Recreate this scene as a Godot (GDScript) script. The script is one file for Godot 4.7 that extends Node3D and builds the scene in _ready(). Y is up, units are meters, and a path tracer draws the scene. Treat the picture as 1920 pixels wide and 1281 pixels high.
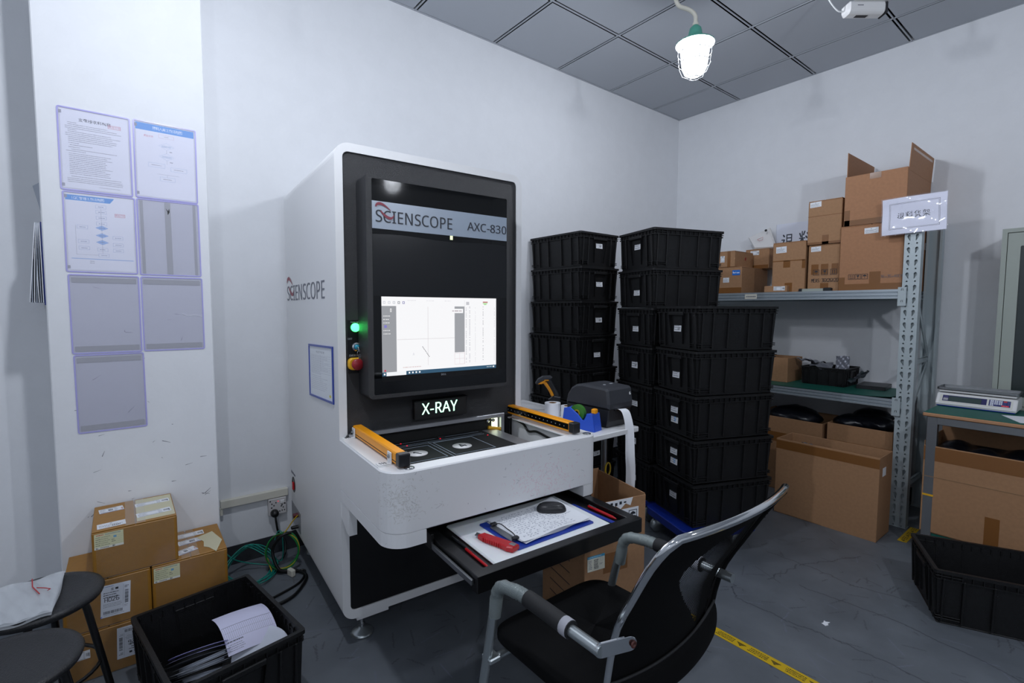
extends Node3D
# An inspection corner of a stock room: X-ray counter, totes, racking, cartons, chair. Corner of the walls at x = 0, z = 0; metres.

var M := {}
var T := {}
var used := {}
var rng := RandomNumberGenerator.new()
var font := SystemFont.new()
var tote_proto: Node3D
const MO := Vector3(-3.6635, 0, 1.0)
const MYAW := -0.0561
const CEIL := 3.165

func _ready() -> void:
	rng.seed = 7
	# ---------- camera, surroundings, lamps, exposure ----------
	var cam := Camera3D.new()
	cam.name = "camera"
	cam.fov = rad_to_deg(2.0 * atan(640.5 / 916.66))
	cam.position = Vector3(-4.2759, 1.335, 2.8412)
	cam.rotation = Vector3(-0.0656, -0.6645, 0.0035)
	cam.near = 0.02
	add_child(cam)
	cam.current = true
	var env := Environment.new()
	env.background_mode = Environment.BG_COLOR
	env.background_color = Color(0.02, 0.02, 0.025)
	env.tonemap_mode = Environment.TONE_MAPPER_LINEAR
	env.tonemap_exposure = 1.0
	env.sdfgi_enabled = true
	env.ssao_enabled = true
	env.ssil_enabled = true
	var we := WorldEnvironment.new()
	we.name = "surroundings"
	we.environment = env
	add_child(we)
	font.font_names = PackedStringArray(["Droid Sans"])
	make_textures()
	make_materials()
	hanging_lamp(Vector3(-1.86, 2.675, 1.32), 0.62, "caged pendant lamp with green cap glowing below the ceiling panels")
	hanging_lamp(Vector3(-2.68, 2.47, 3.6), 1.3, "caged pendant lamp with green cap over the aisle behind the chair")
	hanging_lamp(Vector3(-4.08, 2.6, 1.45), 1.2, "caged pendant lamp with green cap above the brown cartons by the pilaster")
	hanging_lamp(Vector3(-5.2, 2.55, 4.4), 1.1, "caged pendant lamp with green cap at the far end of the aisle")
	hanging_lamp(Vector3(-6, 2.55, 2.1), 0.16, "caged pendant lamp with green cap in the bay left of the pilaster")
	# ---------- setting ----------
	room()
	# ---------- things, large to small ----------
	xray_machine()
	tote_stacks()
	rack()
	rack_goods()
	right_table()
	steel_cabinet()
	mesh_chair()
	printer_table()
	stool_corner()
	left_cartons()
	sleeves()
	drawer_goods()
	wall_bits()
	floor_bits()

# ================= bookkeeping =================
func numbered(called: String) -> String:
	var n: int = used.get(called, 0)
	used[called] = n + 1
	return called if n == 0 else "%s_%03d" % [called, n]

func tag(o: Node3D, label: String, category: String, group := "") -> void:
	o.set_meta("label", label)
	o.set_meta("category", category)
	if group:
		o.set_meta("group", group)

func thing(called: String, label: String, category: String, at := Vector3.ZERO, yaw := 0.0, group := "") -> Node3D:
	var o := Node3D.new()
	o.name = numbered(called)
	o.position = at
	o.rotation.y = yaw
	tag(o, label, category, group)
	add_child(o, true)
	return o

func obj(called: String, s: SurfaceTool, m: Material, parent: Node, label := "") -> MeshInstance3D:
	var o := MeshInstance3D.new()
	o.name = called if parent != self else numbered(called)
	s.generate_normals()
	o.mesh = s.commit()
	o.material_override = m
	if label:
		o.set_meta("label", label)
	parent.add_child(o, true)
	return o

func struct(called: String, s: SurfaceTool, m: Material, parent: Node = self) -> MeshInstance3D:
	var o := obj(called, s, m, parent)
	if parent == self:
		o.set_meta("kind", "structure")
	return o

func stuff(o: Node) -> Node:
	o.set_meta("kind", "stuff")
	return o

# ================= shapes =================
func st() -> SurfaceTool:
	var s := SurfaceTool.new()
	s.begin(Mesh.PRIMITIVE_TRIANGLES)
	s.set_smooth_group(-1)
	return s

func tri(s: SurfaceTool, a: Vector3, b: Vector3, c: Vector3) -> void:   # counter-clockwise from outside
	s.add_vertex(a); s.add_vertex(c); s.add_vertex(b)

func quad(s: SurfaceTool, a: Vector3, b: Vector3, c: Vector3, d: Vector3) -> void:
	tri(s, a, b, c); tri(s, a, c, d)

func uvquad(s: SurfaceTool, a: Vector3, b: Vector3, c: Vector3, d: Vector3) -> void:   # a lower left, then round
	var p := [a, c, b, a, d, c]
	var u := [Vector2(0, 1), Vector2(1, 0), Vector2(1, 1), Vector2(0, 1), Vector2(0, 0), Vector2(1, 0)]
	for i in 6:
		s.set_uv(u[i]); s.add_vertex(p[i])

func facing(s: SurfaceTool, p: Array, mid: Vector3) -> void:
	var n: Vector3 = (p[1] - p[0]).cross(p[2] - p[0])
	var c: Vector3 = p[0]
	for i in range(1, p.size()):
		c += p[i]
	c /= p.size()
	if n.dot(c - mid) < 0:
		p.reverse()
	for i in range(1, p.size() - 1):
		tri(s, p[0], p[i], p[i + 1])

func cbox(s: SurfaceTool, lo: Vector3, hi: Vector3, c := 0.003, xf := Transform3D()) -> SurfaceTool:   # box with chamfered edges
	s.set_smooth_group(-1)
	var mid := (lo + hi) / 2
	var h := (hi - lo) / 2
	c = minf(c, minf(h.x, minf(h.y, h.z)) * 0.9)
	var pt := func(sx: int, sy: int, sz: int, k: int) -> Vector3:
		var v := Vector3(sx * h.x, sy * h.y, sz * h.z)
		for i in 3:
			if i != k:
				v[i] -= signf(v[i]) * c
		return xf * (mid + v)
	var wm := xf * mid
	for k in 3:
		for q in [-1, 1]:
			var f := []
			for ab in [[-1, -1], [1, -1], [1, 1], [-1, 1]]:
				var g := [0, 0, 0]
				g[k] = q; g[(k + 1) % 3] = ab[0]; g[(k + 2) % 3] = ab[1]
				f.append(pt.call(g[0], g[1], g[2], k))
			facing(s, f, wm)
	if c <= 0.0:
		return s
	for k in 3:
		var i := (k + 1) % 3
		var j := (k + 2) % 3
		for a in [-1, 1]:
			for b in [-1, 1]:
				var g := [0, 0, 0]
				g[i] = a; g[j] = b
				g[k] = -1
				var p0: Vector3 = pt.call(g[0], g[1], g[2], i)
				var p1: Vector3 = pt.call(g[0], g[1], g[2], j)
				g[k] = 1
				facing(s, [p0, p1, pt.call(g[0], g[1], g[2], j), pt.call(g[0], g[1], g[2], i)], wm)
	for a in [-1, 1]:
		for b in [-1, 1]:
			for d in [-1, 1]:
				facing(s, [pt.call(a, b, d, 0), pt.call(a, b, d, 1), pt.call(a, b, d, 2)], wm)
	return s

func box(lo: Vector3, hi: Vector3, c := 0.003) -> SurfaceTool:
	return cbox(st(), lo, hi, c)

func rrect(x0: float, y0: float, x1: float, y1: float, r, n := 6) -> PackedVector2Array:   # counter-clockwise; r one radius or [bl, br, tr, tl]
	var rr: Array = r if r is Array else [r, r, r, r]
	var out := PackedVector2Array()
	var cs := [Vector2(x0 + rr[0], y0 + rr[0]), Vector2(x1 - rr[1], y0 + rr[1]), Vector2(x1 - rr[2], y1 - rr[2]), Vector2(x0 + rr[3], y1 - rr[3])]
	for q in 4:
		for i in n + 1:
			var a := PI + q * PI / 2 + PI / 2 * i / n
			out.append(cs[q] + Vector2(cos(a), sin(a)) * rr[q])
	return out

func prism(s: SurfaceTool, poly: PackedVector2Array, z0: float, z1: float, xf := Transform3D(), bev := 0.0, front := true, back := true) -> SurfaceTool:   # polygon in x, y drawn out along z
	s.set_smooth_group(-1)
	var area := 0.0
	for i in poly.size():
		area += poly[i].cross(poly[(i + 1) % poly.size()])
	if area < 0:
		poly = poly.duplicate(); poly.reverse()
	var idx := Geometry2D.triangulate_polygon(poly)
	var n := poly.size()
	var inner := poly
	if bev > 0.0:
		inner = PackedVector2Array()
		for i in n:
			var e0 := (poly[i] - poly[(i + n - 1) % n]).normalized()
			var e1 := (poly[(i + 1) % n] - poly[i]).normalized()
			var nn := (Vector2(-e0.y, e0.x) + Vector2(-e1.y, e1.x)).normalized()
			inner.append(poly[i] + nn * bev)
	var v := func(p: Vector2, z: float) -> Vector3: return xf * Vector3(p.x, p.y, z)
	for i in range(0, idx.size(), 3):
		var a: Vector2 = inner[idx[i]]
		var b: Vector2 = inner[idx[i + 1]]
		var c: Vector2 = inner[idx[i + 2]]
		if (b - a).cross(c - a) < 0:
			var t := b
			b = c; c = t
		if front:
			for p in [a, c, b]:
				s.set_uv(p); s.add_vertex(v.call(p, z1))
		if back:
			for p in [a, b, c]:
				s.set_uv(p); s.add_vertex(v.call(p, z0))
	var u := 0.0
	for i in n:
		var a := poly[i]
		var b := poly[(i + 1) % n]
		var u2 := u + a.distance_to(b)
		var za := z0
		var zb := z1
		if bev > 0.0:
			zb = z1 - bev
			var ia := inner[i]
			var ib := inner[(i + 1) % n]
			quad(s, v.call(a, zb), v.call(b, zb), v.call(ib, z1), v.call(ia, z1))
			if back:
				za = z0 + bev
				quad(s, v.call(ia, z0), v.call(ib, z0), v.call(b, za), v.call(a, za))
		var q := [[a, za, u], [b, zb, u2], [b, za, u2], [a, za, u], [a, zb, u], [b, zb, u2]]
		for w in q:
			s.set_uv(Vector2(w[2], w[1])); s.add_vertex(v.call(w[0], w[1]))
		u = u2
	return s

func ring(s: SurfaceTool, outer: PackedVector2Array, inner: PackedVector2Array, z0: float, z1: float, xf := Transform3D()) -> SurfaceTool:   # frame between two outlines of equal count
	s.set_smooth_group(-1)
	var n := outer.size()
	for i in n:
		var j := (i + 1) % n
		var o0 := outer[i]
		var o1 := outer[j]
		var i0 := inner[i]
		var i1 := inner[j]
		quad(s, xf * Vector3(o0.x, o0.y, z1), xf * Vector3(o1.x, o1.y, z1), xf * Vector3(i1.x, i1.y, z1), xf * Vector3(i0.x, i0.y, z1))
		quad(s, xf * Vector3(i0.x, i0.y, z0), xf * Vector3(i1.x, i1.y, z0), xf * Vector3(o1.x, o1.y, z0), xf * Vector3(o0.x, o0.y, z0))
		quad(s, xf * Vector3(o0.x, o0.y, z0), xf * Vector3(o1.x, o1.y, z0), xf * Vector3(o1.x, o1.y, z1), xf * Vector3(o0.x, o0.y, z1))
		quad(s, xf * Vector3(i1.x, i1.y, z0), xf * Vector3(i0.x, i0.y, z0), xf * Vector3(i0.x, i0.y, z1), xf * Vector3(i1.x, i1.y, z1))
	return s

var group_no := 10
func lathe(s: SurfaceTool, prof: Array, n := 24, xf := Transform3D(), sharp := false) -> SurfaceTool:   # Vector2(radius, y) from the bottom up
	group_no += 1
	s.set_smooth_group(group_no)
	for i in prof.size() - 1:
		var a: Vector2 = prof[i]
		var b: Vector2 = prof[i + 1]
		if sharp:
			group_no += 1
			s.set_smooth_group(group_no)
		for k in n:
			var t0 := TAU * k / n
			var t1 := TAU * (k + 1) / n
			var p00 := xf * Vector3(a.x * cos(t0), a.y, -a.x * sin(t0))
			var p01 := xf * Vector3(a.x * cos(t1), a.y, -a.x * sin(t1))
			var p10 := xf * Vector3(b.x * cos(t0), b.y, -b.x * sin(t0))
			var p11 := xf * Vector3(b.x * cos(t1), b.y, -b.x * sin(t1))
			if a.x > 1e-6:
				tri(s, p00, p01, p11 if b.x > 1e-6 else p10)
			if b.x > 1e-6:
				tri(s, p00, p11, p10)
	s.set_smooth_group(-1)
	return s

func tube(s: SurfaceTool, pts: Array, r, n := 8, xf := Transform3D(), closed := false) -> SurfaceTool:
	group_no += 1
	s.set_smooth_group(group_no)
	var m := pts.size()
	var rings := []
	var up := Vector3.ZERO
	for i in m:
		var d: Vector3
		if closed:
			d = (pts[(i + 1) % m] - pts[(i + m - 1) % m]).normalized()
		else:
			d = (pts[mini(i + 1, m - 1)] - pts[maxi(i - 1, 0)]).normalized()
		if up == Vector3.ZERO:
			up = d.cross(Vector3.UP if absf(d.y) < 0.9 else Vector3.RIGHT).normalized()
		up = (up - d * up.dot(d)).normalized()
		var w := d.cross(up)
		var rad: float = r[i] if r is Array else r
		var ri := []
		for k in n:
			var a := TAU * k / n
			ri.append(xf * (pts[i] + (up * cos(a) + w * sin(a)) * rad))
		rings.append(ri)
	for i in (m if closed else m - 1):
		var q: Array = rings[(i + 1) % m]
		var p: Array = rings[i]
		for k in n:
			var l := (k + 1) % n
			quad(s, p[k], p[l], q[l], q[k])
	if not closed:
		group_no += 1
		s.set_smooth_group(group_no)
		for k in range(1, n - 1):
			tri(s, rings[0][0], rings[0][k + 1], rings[0][k])
			tri(s, rings[m - 1][0], rings[m - 1][k], rings[m - 1][k + 1])
	s.set_smooth_group(-1)
	return s

func curve(ctrl: Array, n := 8, closed := false) -> Array:   # Catmull-Rom through the points
	var out := []
	var m := ctrl.size()
	for i in (m if closed else m - 1):
		var p0: Vector3 = ctrl[(i + m - 1) % m] if closed else ctrl[maxi(i - 1, 0)]
		var p1: Vector3 = ctrl[i]
		var p2: Vector3 = ctrl[(i + 1) % m]
		var p3: Vector3 = ctrl[(i + 2) % m] if closed else ctrl[mini(i + 2, m - 1)]
		for k in n:
			out.append(p1.cubic_interpolate(p2, p0, p3, float(k) / n))
	if not closed:
		out.append(ctrl[m - 1])
	return out

func bend(pts: Array, r: float, n := 5) -> Array:   # straight runs joined by rounded bends
	var out := [pts[0]]
	for i in range(1, pts.size() - 1):
		var a: Vector3 = pts[i - 1]
		var b: Vector3 = pts[i]
		var c: Vector3 = pts[i + 1]
		var t := minf(r, 0.45 * minf(a.distance_to(b), b.distance_to(c)))
		var p := b + (a - b).normalized() * t
		var q := b + (c - b).normalized() * t
		for k in n + 1:
			var f := float(k) / n
			out.append(p.lerp(b, f).lerp(b.lerp(q, f), f))
	out.append(pts[-1])
	return out

func sheet(s: SurfaceTool, f: Callable, nu: int, nv: int, thick := 0.0) -> SurfaceTool:   # f(u, v) -> point; smooth, with uv; a second skin when thick
	for side in (2 if thick > 0.0 else 1):
		group_no += 1
		s.set_smooth_group(group_no)
		for i in nu:
			for j in nv:
				var c := [[i, j], [i + 1, j + 1], [i + 1, j], [i, j], [i, j + 1], [i + 1, j + 1]]
				if side == 1:
					c.reverse()
				for q in c:
					var u := float(q[0]) / nu
					var v := float(q[1]) / nv
					var p: Vector3 = f.call(u, v)
					if side == 1:
						var e := 0.001
						var nn: Vector3 = (f.call(u + e, v) - f.call(u - e, v)).cross(f.call(u, v + e) - f.call(u, v - e)).normalized()
						p -= nn * thick
					s.set_uv(Vector2(u, 1.0 - v)); s.add_vertex(p)
	s.set_smooth_group(-1)
	return s

func decal(parent: Node, m: Material, w: float, h: float, xf: Transform3D, called := "label", label := "") -> MeshInstance3D:   # a thin printed sticker, 0.6 mm thick
	var s := st()
	var t := 0.0006
	uvquad(s, xf * Vector3(-w / 2, -h / 2, t), xf * Vector3(w / 2, -h / 2, t), xf * Vector3(w / 2, h / 2, t), xf * Vector3(-w / 2, h / 2, t))
	var c := [Vector2(-w / 2, -h / 2), Vector2(w / 2, -h / 2), Vector2(w / 2, h / 2), Vector2(-w / 2, h / 2)]
	s.set_uv(Vector2(0.01, 0.01))
	for i in 4:
		var a: Vector2 = c[i]
		var b: Vector2 = c[(i + 1) % 4]
		quad(s, xf * Vector3(a.x, a.y, 0), xf * Vector3(b.x, b.y, 0), xf * Vector3(b.x, b.y, t), xf * Vector3(a.x, a.y, t))
	return obj(called, s, m, parent, label)

func F(x: float, y: float, z: float, yaw := 0.0, pitch := 0.0, roll := 0.0) -> Transform3D:
	return Transform3D(Basis.from_euler(Vector3(pitch, yaw, roll)), Vector3(x, y, z))

func lettering(parent: Node, text: String, w: float, h: float, xf: Transform3D, m: Material, called := "lettering") -> MeshInstance3D:
	var t := TextMesh.new()
	t.font = font
	t.font_size = 64
	t.pixel_size = 0.01
	t.depth = 0.03
	t.curve_step = 1.0
	t.text = text
	var b := t.get_aabb()
	var o := MeshInstance3D.new()
	o.name = called
	o.mesh = t
	o.material_override = m
	var sc := Vector3(w / b.size.x, h / b.size.y, 0.0012 / 0.03)
	o.transform = xf * Transform3D(Basis.from_scale(sc), Vector3(-b.get_center().x * sc.x, -b.get_center().y * sc.y, 0.0006))
	parent.add_child(o, true)
	return o

# ================= stroke lettering =================
const STROKES := {
	"A": "06 20 46;14 34", "B": "00 06 36 45 44 33 03;00 30 41 42 33", "C": "40 10 01 05 16 46", "D": "00 06 26 44 42 20 00", "E": "40 00 06 46;03 33", "F": "40 00 06;03 33", "G": "40 10 01 05 16 46 43 23",
	"H": "00 06;40 46;03 43", "I": "20 26", "K": "00 06;40 03 46", "L": "00 06 46", "M": "06 00 23 40 46", "N": "06 00 46 40", "O": "10 30 41 45 36 16 05 01 10", "P": "06 00 30 41 42 33 03", "Q": "10 30 41 45 36 16 05 01 10;34 46",
	"R": "06 00 30 41 42 33 03;23 46", "S": "40 10 01 02 13 33 44 45 36 06", "T": "00 40;20 26", "U": "00 05 16 36 45 40", "V": "00 26 40", "W": "00 16 23 36 40", "X": "00 46;40 06", "Y": "00 23 40;23 26", "Z": "00 40 06 46",
	"0": "10 30 41 45 36 16 05 01 10", "1": "11 20 26", "2": "01 10 30 41 42 06 46", "3": "00 40 23 33 44 45 36 06", "4": "36 30 04 44", "5": "40 00 03 33 44 45 36 06", "6": "40 10 01 05 16 36 45 44 33 03", "7": "00 40 16", "8": "13 01 10 30 41 33 13 04 05 16 36 45 44 33", "9": "06 36 45 41 30 10 01 02 13 43",
	"-": "13 33", ":": "22 22;25 25", ".": "26 26", "a": "13 33 44 46 16 05 14 44", "n": "03 06;04 13 33 44 46", "t": "21 25 36;03 43", "i": "23 26;21 21", "s": "43 13 04 34 45 36 06", "x": "13 46;43 16",
	"退": "41 81 85 45;43 83;41 48 67;65 88;85 76;11 22;04 24 16 07;07 28 99", "料": "20 29;04 44;01 13;40 32;24 07;24 47;61 72;53 64;57 96;80 89", "货": "30 03;22 25;50 54 84;81 53;26 29;26 76 79;56 47 19;67 99", "架": "01 41 34 24;20 21 04;61 64 84;61 81 84;06 96;45 49;46 09;46 99", "区": "90 10 19 99;82 28;33 77",
	"物": "11 03;02 32;20 29;07 35;60 43;51 91 79 68;71 54;82 56", "入": "41 43 09;42 99", "库": "40 51;02 92;02 09;24 84;43 26 86;54 59;17 97", "工": "12 82;52 58;08 98", "作": "20 04;22 29;50 43;42 92;62 69;64 94;66 96", "流": "01 12;03 14;09 16;31 91;60 53 84;45 38;65 69;85 88 99", "程": "30 11;02 42;20 29;23 06;23 45;51 54 94;51 91 94;56 96;75 79;49 99", "图": "00 09 99 90 00;40 23;42 72 26;33 77;55 66",
	"收": "11 16 36;30 39;60 43;52 92;82 49;54 99", "标": "20 29;02 42;22 06;22 45;52 92;44 99;74 79;65 57;85 97", "准": "01 13;08 15;30 14;23 29;50 62;42 92;44 94;46 96;49 99;62 69", "来": "12 82;05 95;50 59;55 08;55 98;23 34;73 64", "管": "20 02;12 42;60 52;62 92;03 93;25 75 77 27;25 29 79 77", "理": "01 31;04 34;08 37;21 28;51 55 95 91 51;53 93;71 79;57 97;49 99", "泰": "11 81;12 82;03 93;50 05;53 98;54 59;36 46;66 56;28 46;78 66", "捷": "10 19;03 33;06 35;41 91;43 93 96;45 95;60 69;66 96;57 49 99", "文": "40 51;02 92;22 89;72 09", "件": "20 04;22 29;50 43;42 92;36 96;62 69", "受": "70 11;21 32;41 52;80 62;03 93;14 74 09;25 99", "控": "10 19;03 33;06 35;50 61;42 92;53 44;73 94;45 95;65 69;39 99", "宝": "40 51;02 92;14 84;16 76;48 44;09 99;67 78", "来2": "",
}

func paths(ch: String) -> Array:
	var out := []
	if not STROKES.has(ch):
		return out
	for part in (STROKES[ch] as String).split(";", false):
		var line := []
		for q in part.split(" ", false):
			line.append(Vector2(int(q[0]), int(q[1])))
		out.append(line)
	return out

func is_wide(ch: String) -> bool:
	return ch.unicode_at(0) > 255

func ribbon(parent: Node, text: String, h: float, w_each: float, gap: float, thick: float, xf: Transform3D, m: Material, called := "lettering") -> MeshInstance3D:   # printed strokes, upper left corner at xf
	var s := st()
	var x := 0.0
	for ch in text:
		var wide := is_wide(ch)
		var sx := w_each / (9.0 if wide else 4.0)
		var sy := h / (9.0 if wide else 6.0)
		for line in paths(ch):
			for i in maxi(1, line.size() - 1):
				var a := Vector2(x + line[i].x * sx, -line[i].y * sy)
				var b2: Vector2 = line[mini(i + 1, line.size() - 1)]
				var b := Vector2(x + b2.x * sx, -b2.y * sy)
				var d := (b - a).normalized() if a != b else Vector2.RIGHT
				a -= d * thick * 0.4
				b += d * thick * 0.4
				var n := Vector2(-d.y, d.x) * thick / 2
				quad(s, xf * v3(a - n), xf * v3(b - n), xf * v3(b + n), xf * v3(a + n))
		x += w_each + gap
	return obj(called, s, m, parent)

func v3(p: Vector2) -> Vector3:
	return Vector3(p.x, p.y, 0.0007)

# ================= drawing on images =================
func img(w: int, h: int, c: Color) -> Image:
	var im := Image.create(w, h, false, Image.FORMAT_RGBA8)
	im.fill(c)
	return im

func fr(im: Image, x: float, y: float, w: float, h: float, c: Color) -> void:
	im.fill_rect(Rect2i(int(x), int(y), maxi(1, int(w)), maxi(1, int(h))), c)

func ln(im: Image, a: Vector2, b: Vector2, t: float, c: Color) -> void:
	var n := int(a.distance_to(b)) + 1
	for i in n + 1:
		var p := a.lerp(b, float(i) / n)
		fr(im, p.x - t / 2, p.y - t / 2, t, t, c)

func frame(im: Image, x: float, y: float, w: float, h: float, t: float, c: Color) -> void:
	fr(im, x, y, w, t, c); fr(im, x, y + h - t, w, t, c); fr(im, x, y, t, h, c); fr(im, x + w - t, y, t, h, c)

func wr(im: Image, text: String, x: float, y: float, w: float, h: float, gap: float, t: float, c: Color) -> void:
	for ch in text:
		var wide := is_wide(ch)
		var sc := Vector2(w / (9.0 if wide else 4.0), h / (9.0 if wide else 6.0))
		for line in paths(ch):
			for i in maxi(1, line.size() - 1):
				var b: Vector2 = line[mini(i + 1, line.size() - 1)]
				ln(im, Vector2(x, y) + line[i] * sc, Vector2(x, y) + b * sc, t, c)
		x += w + gap

func lines(im: Image, x: float, y: float, w: float, n: int, step: float, t: float, c: Color, ragged := 0.4) -> void:   # small print, too small to read
	for i in n:
		var e := x + w * (1.0 - rng.randf() * ragged)
		var q := x
		while q < e:
			var k := rng.randf_range(2, 7)
			fr(im, q, y + i * step, k, t, c)
			q += k + rng.randf_range(1, 3)

func bars(im: Image, x: float, y: float, w: float, h: float, c: Color, upright := false) -> void:
	var q := 0.0
	while q < (h if upright else w):
		var k := float(rng.randi_range(1, 4))
		if upright:
			fr(im, x, y + q, w, k, c)
		else:
			fr(im, x + q, y, k, h, c)
		q += k + rng.randi_range(1, 4)

func diamond(im: Image, cx: float, cy: float, w: float, h: float, edge: Color, fill: Color) -> void:
	for j in range(-int(h / 2), int(h / 2) + 1):
		var k := w / 2 * (1.0 - absf(j) / (h / 2))
		fr(im, cx - k, cy + j, 2 * k, 1, fill)
	for q in [[-1, 0, 0, -1], [0, -1, 1, 0], [1, 0, 0, 1], [0, 1, -1, 0]]:
		ln(im, Vector2(cx + q[0] * w / 2, cy + q[1] * h / 2), Vector2(cx + q[2] * w / 2, cy + q[3] * h / 2), 1, edge)

func keep(called: String, im: Image) -> void:
	T[called] = ImageTexture.create_from_image(im)

# ================= textures and materials =================
func noise_tex(freq: float, lo: float, hi: float, normal := false, octaves := 4, size := 512, bump := 4.0, seed_no := 3) -> NoiseTexture2D:
	var n := FastNoiseLite.new()
	n.noise_type = FastNoiseLite.TYPE_SIMPLEX_SMOOTH
	n.frequency = freq
	n.fractal_octaves = octaves
	n.seed = seed_no
	var t := NoiseTexture2D.new()
	t.width = size
	t.height = size
	t.seamless = true
	t.noise = n
	if normal:
		t.as_normal_map = true
		t.bump_strength = bump
	else:
		var g := Gradient.new()
		g.set_color(0, Color(lo, lo, lo))
		g.set_color(1, Color(hi, hi, hi))
		t.color_ramp = g
	return t

func make_textures() -> void:
	var ink := Color(0.16, 0.17, 0.2)
	var soft := Color(0.45, 0.46, 0.5)
	var paper := Color(0.93, 0.94, 0.97)
	var red := Color(0.78, 0.3, 0.35)
	var blue := Color(0.3, 0.62, 0.9)
	# receiving standard: a page of close print
	var im := img(420, 594, paper)
	wr(im, "宝泰捷收料标准", 112, 52, 24, 24, 5, 2, ink)
	frame(im, 292, 66, 82, 26, 2, red)
	wr(im, "受控文件", 298, 71, 16, 16, 3, 1, red)
	for row in [[44, 92, 60, 1], [44, 106, 320, 1], [28, 120, 350, 2], [44, 146, 60, 1], [44, 160, 320, 1], [28, 174, 340, 2], [44, 202, 330, 3], [44, 246, 70, 1], [52, 262, 150, 1], [44, 278, 80, 1], [60, 294, 320, 1], [28, 308, 120, 1], [44, 326, 270, 12], [52, 500, 320, 1]]:
		lines(im, row[0], row[1], row[2], row[3], 14, 4, ink.lerp(soft, 0.9), 0.25)
	lines(im, 28, 516, 350, 3, 13, 4, ink.lerp(soft, 0.9), 0.05)
	lines(im, 220, 566, 130, 1, 10, 3, soft, 0.1)
	keep("doc_standard", im)
	# warehouse flow chart under a blue band
	im = img(420, 594, paper)
	fr(im, 0, 0, 420, 56, blue)
	wr(im, "物料入库工作流程图", 120, 16, 21, 24, 3, 2, Color.WHITE)
	wr(im, "受控文件", 56, 92, 15, 16, 2, 1, red)
	frame(im, 160, 72, 110, 28, 1, Color(0.8, 0.6, 0.65)); lines(im, 200, 84, 30, 1, 8, 3, soft, 0.1)
	for y in [164, 250]:
		diamond(im, 215, y, 110, 56, Color(0.5, 0.65, 0.8), paper)
		lines(im, 180, y - 5, 70, 2, 9, 3, blue.lerp(ink, 0.3), 0.1)
		lines(im, 236, y + 38, 20, 1, 8, 6, soft, 0.1)
	for q in [[80, 312, 120], [240, 330, 120], [160, 420, 110]]:
		frame(im, q[0], q[1], q[2], 34, 1, Color(0.5, 0.65, 0.8))
		lines(im, q[0] + 24, q[1] + 15, q[2] - 48, 1, 8, 4, soft, 0.1)
	ln(im, Vector2(215, 196), Vector2(215, 222), 1, soft); ln(im, Vector2(215, 278), Vector2(215, 312), 1, soft); ln(im, Vector2(140, 400), Vector2(300, 400), 1, soft); ln(im, Vector2(215, 400), Vector2(215, 420), 1, soft)
	keep("doc_store", im)
	# second flow chart
	im = img(420, 594, paper)
	for j in 40:
		fr(im, 0, 10 + j, 300 - j * 0.7, 1, blue)
	wr(im, "IQC", 34, 22, 12, 18, 4, 2, Color.WHITE)
	wr(im, "管理工作流程图", 84, 20, 19, 21, 3, 2, Color.WHITE)
	frame(im, 300, 128, 66, 26, 2, red); wr(im, "受控文件", 304, 133, 13, 15, 2, 1, red)
	for q in [[180, 70], [180, 112], [180, 158], [180, 204], [60, 240], [280, 310], [64, 352], [280, 366], [180, 410], [66, 404], [280, 412], [186, 456]]:
		frame(im, q[0], q[1], 66, 27, 1, Color(0.45, 0.55, 0.75)); lines(im, q[0] + 16, q[1] + 12, 36, 1, 8, 4, Color(0.3, 0.4, 0.6), 0.1)
	for y in [252, 312, 366]:
		diamond(im, 214, y, 80, 38, Color(0.4, 0.55, 0.8), Color(0.62, 0.76, 0.94)); lines(im, 196, y - 2, 36, 1, 8, 4, Color(0.3, 0.4, 0.6), 0.1)
	ln(im, Vector2(213, 97), Vector2(213, 456), 1, soft); ln(im, Vector2(52, 240), Vector2(52, 470), 1, soft); ln(im, Vector2(52, 470), Vector2(186, 470), 1, soft)
	fr(im, 20, 500, 390, 5, Color(0.55, 0.7, 0.9)); lines(im, 130, 518, 30, 2, 14, 4, soft)
	keep("doc_check", im)
	# certificate in the blue frame
	im = img(300, 420, Color(0.9, 0.92, 0.94))
	wr(im, "标准作管理", 96, 34, 18, 18, 4, 1, soft)
	for i in 9:
		fr(im, 14, 70 + i * 18, 270, 1, Color(0.6, 0.62, 0.66)); lines(im, 22, 78 + i * 18, 240, 1, 8, 3, Color(0.65, 0.67, 0.72), 0.5)
	fr(im, 150, 60, 1, 250, Color(0.6, 0.62, 0.66)); lines(im, 22, 244, 240, 8, 16, 3, Color(0.68, 0.7, 0.75), 0.5)
	diamond(im, 268, 386, 22, 30, Color(0.85, 0.8, 0.2), Color(0.88, 0.84, 0.2))
	keep("doc_form", im)
	# machine screen
	im = img(640, 376, Color(0.97, 0.97, 0.98))
	fr(im, 0, 44, 72, 316, Color(0.6, 0.61, 0.63))
	for i in 5:
		frame(im, 8 + i * 24, 22, 11, 11, 2, [Color(0.75, 0.76, 0.8), Color(0.75, 0.76, 0.8), Color(0.7, 0.72, 0.76), Color(0.35, 0.37, 0.42), Color(0.3, 0.3, 0.6)][i])
	for x in [130, 230, 330]:
		lines(im, x, 16, 40, 1, 8, 2, Color(0.8, 0.8, 0.83), 0.1)
	frame(im, 42, 56, 7, 16, 2, Color.WHITE)
	for y in [90, 106, 122, 158, 174]:
		lines(im, 8, y, 32, 1, 8, 3, Color.WHITE, 0.1)
	fr(im, 12, 134, 13, 13, Color(0.52, 0.5, 0.78)); fr(im, 10, 346, 8, 8, Color(0.8, 0.25, 0.35))
	fr(im, 236, 46, 1, 290, Color(0.72, 0.68, 0.7)); fr(im, 76, 204, 312, 1, Color(0.72, 0.68, 0.7))
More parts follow.
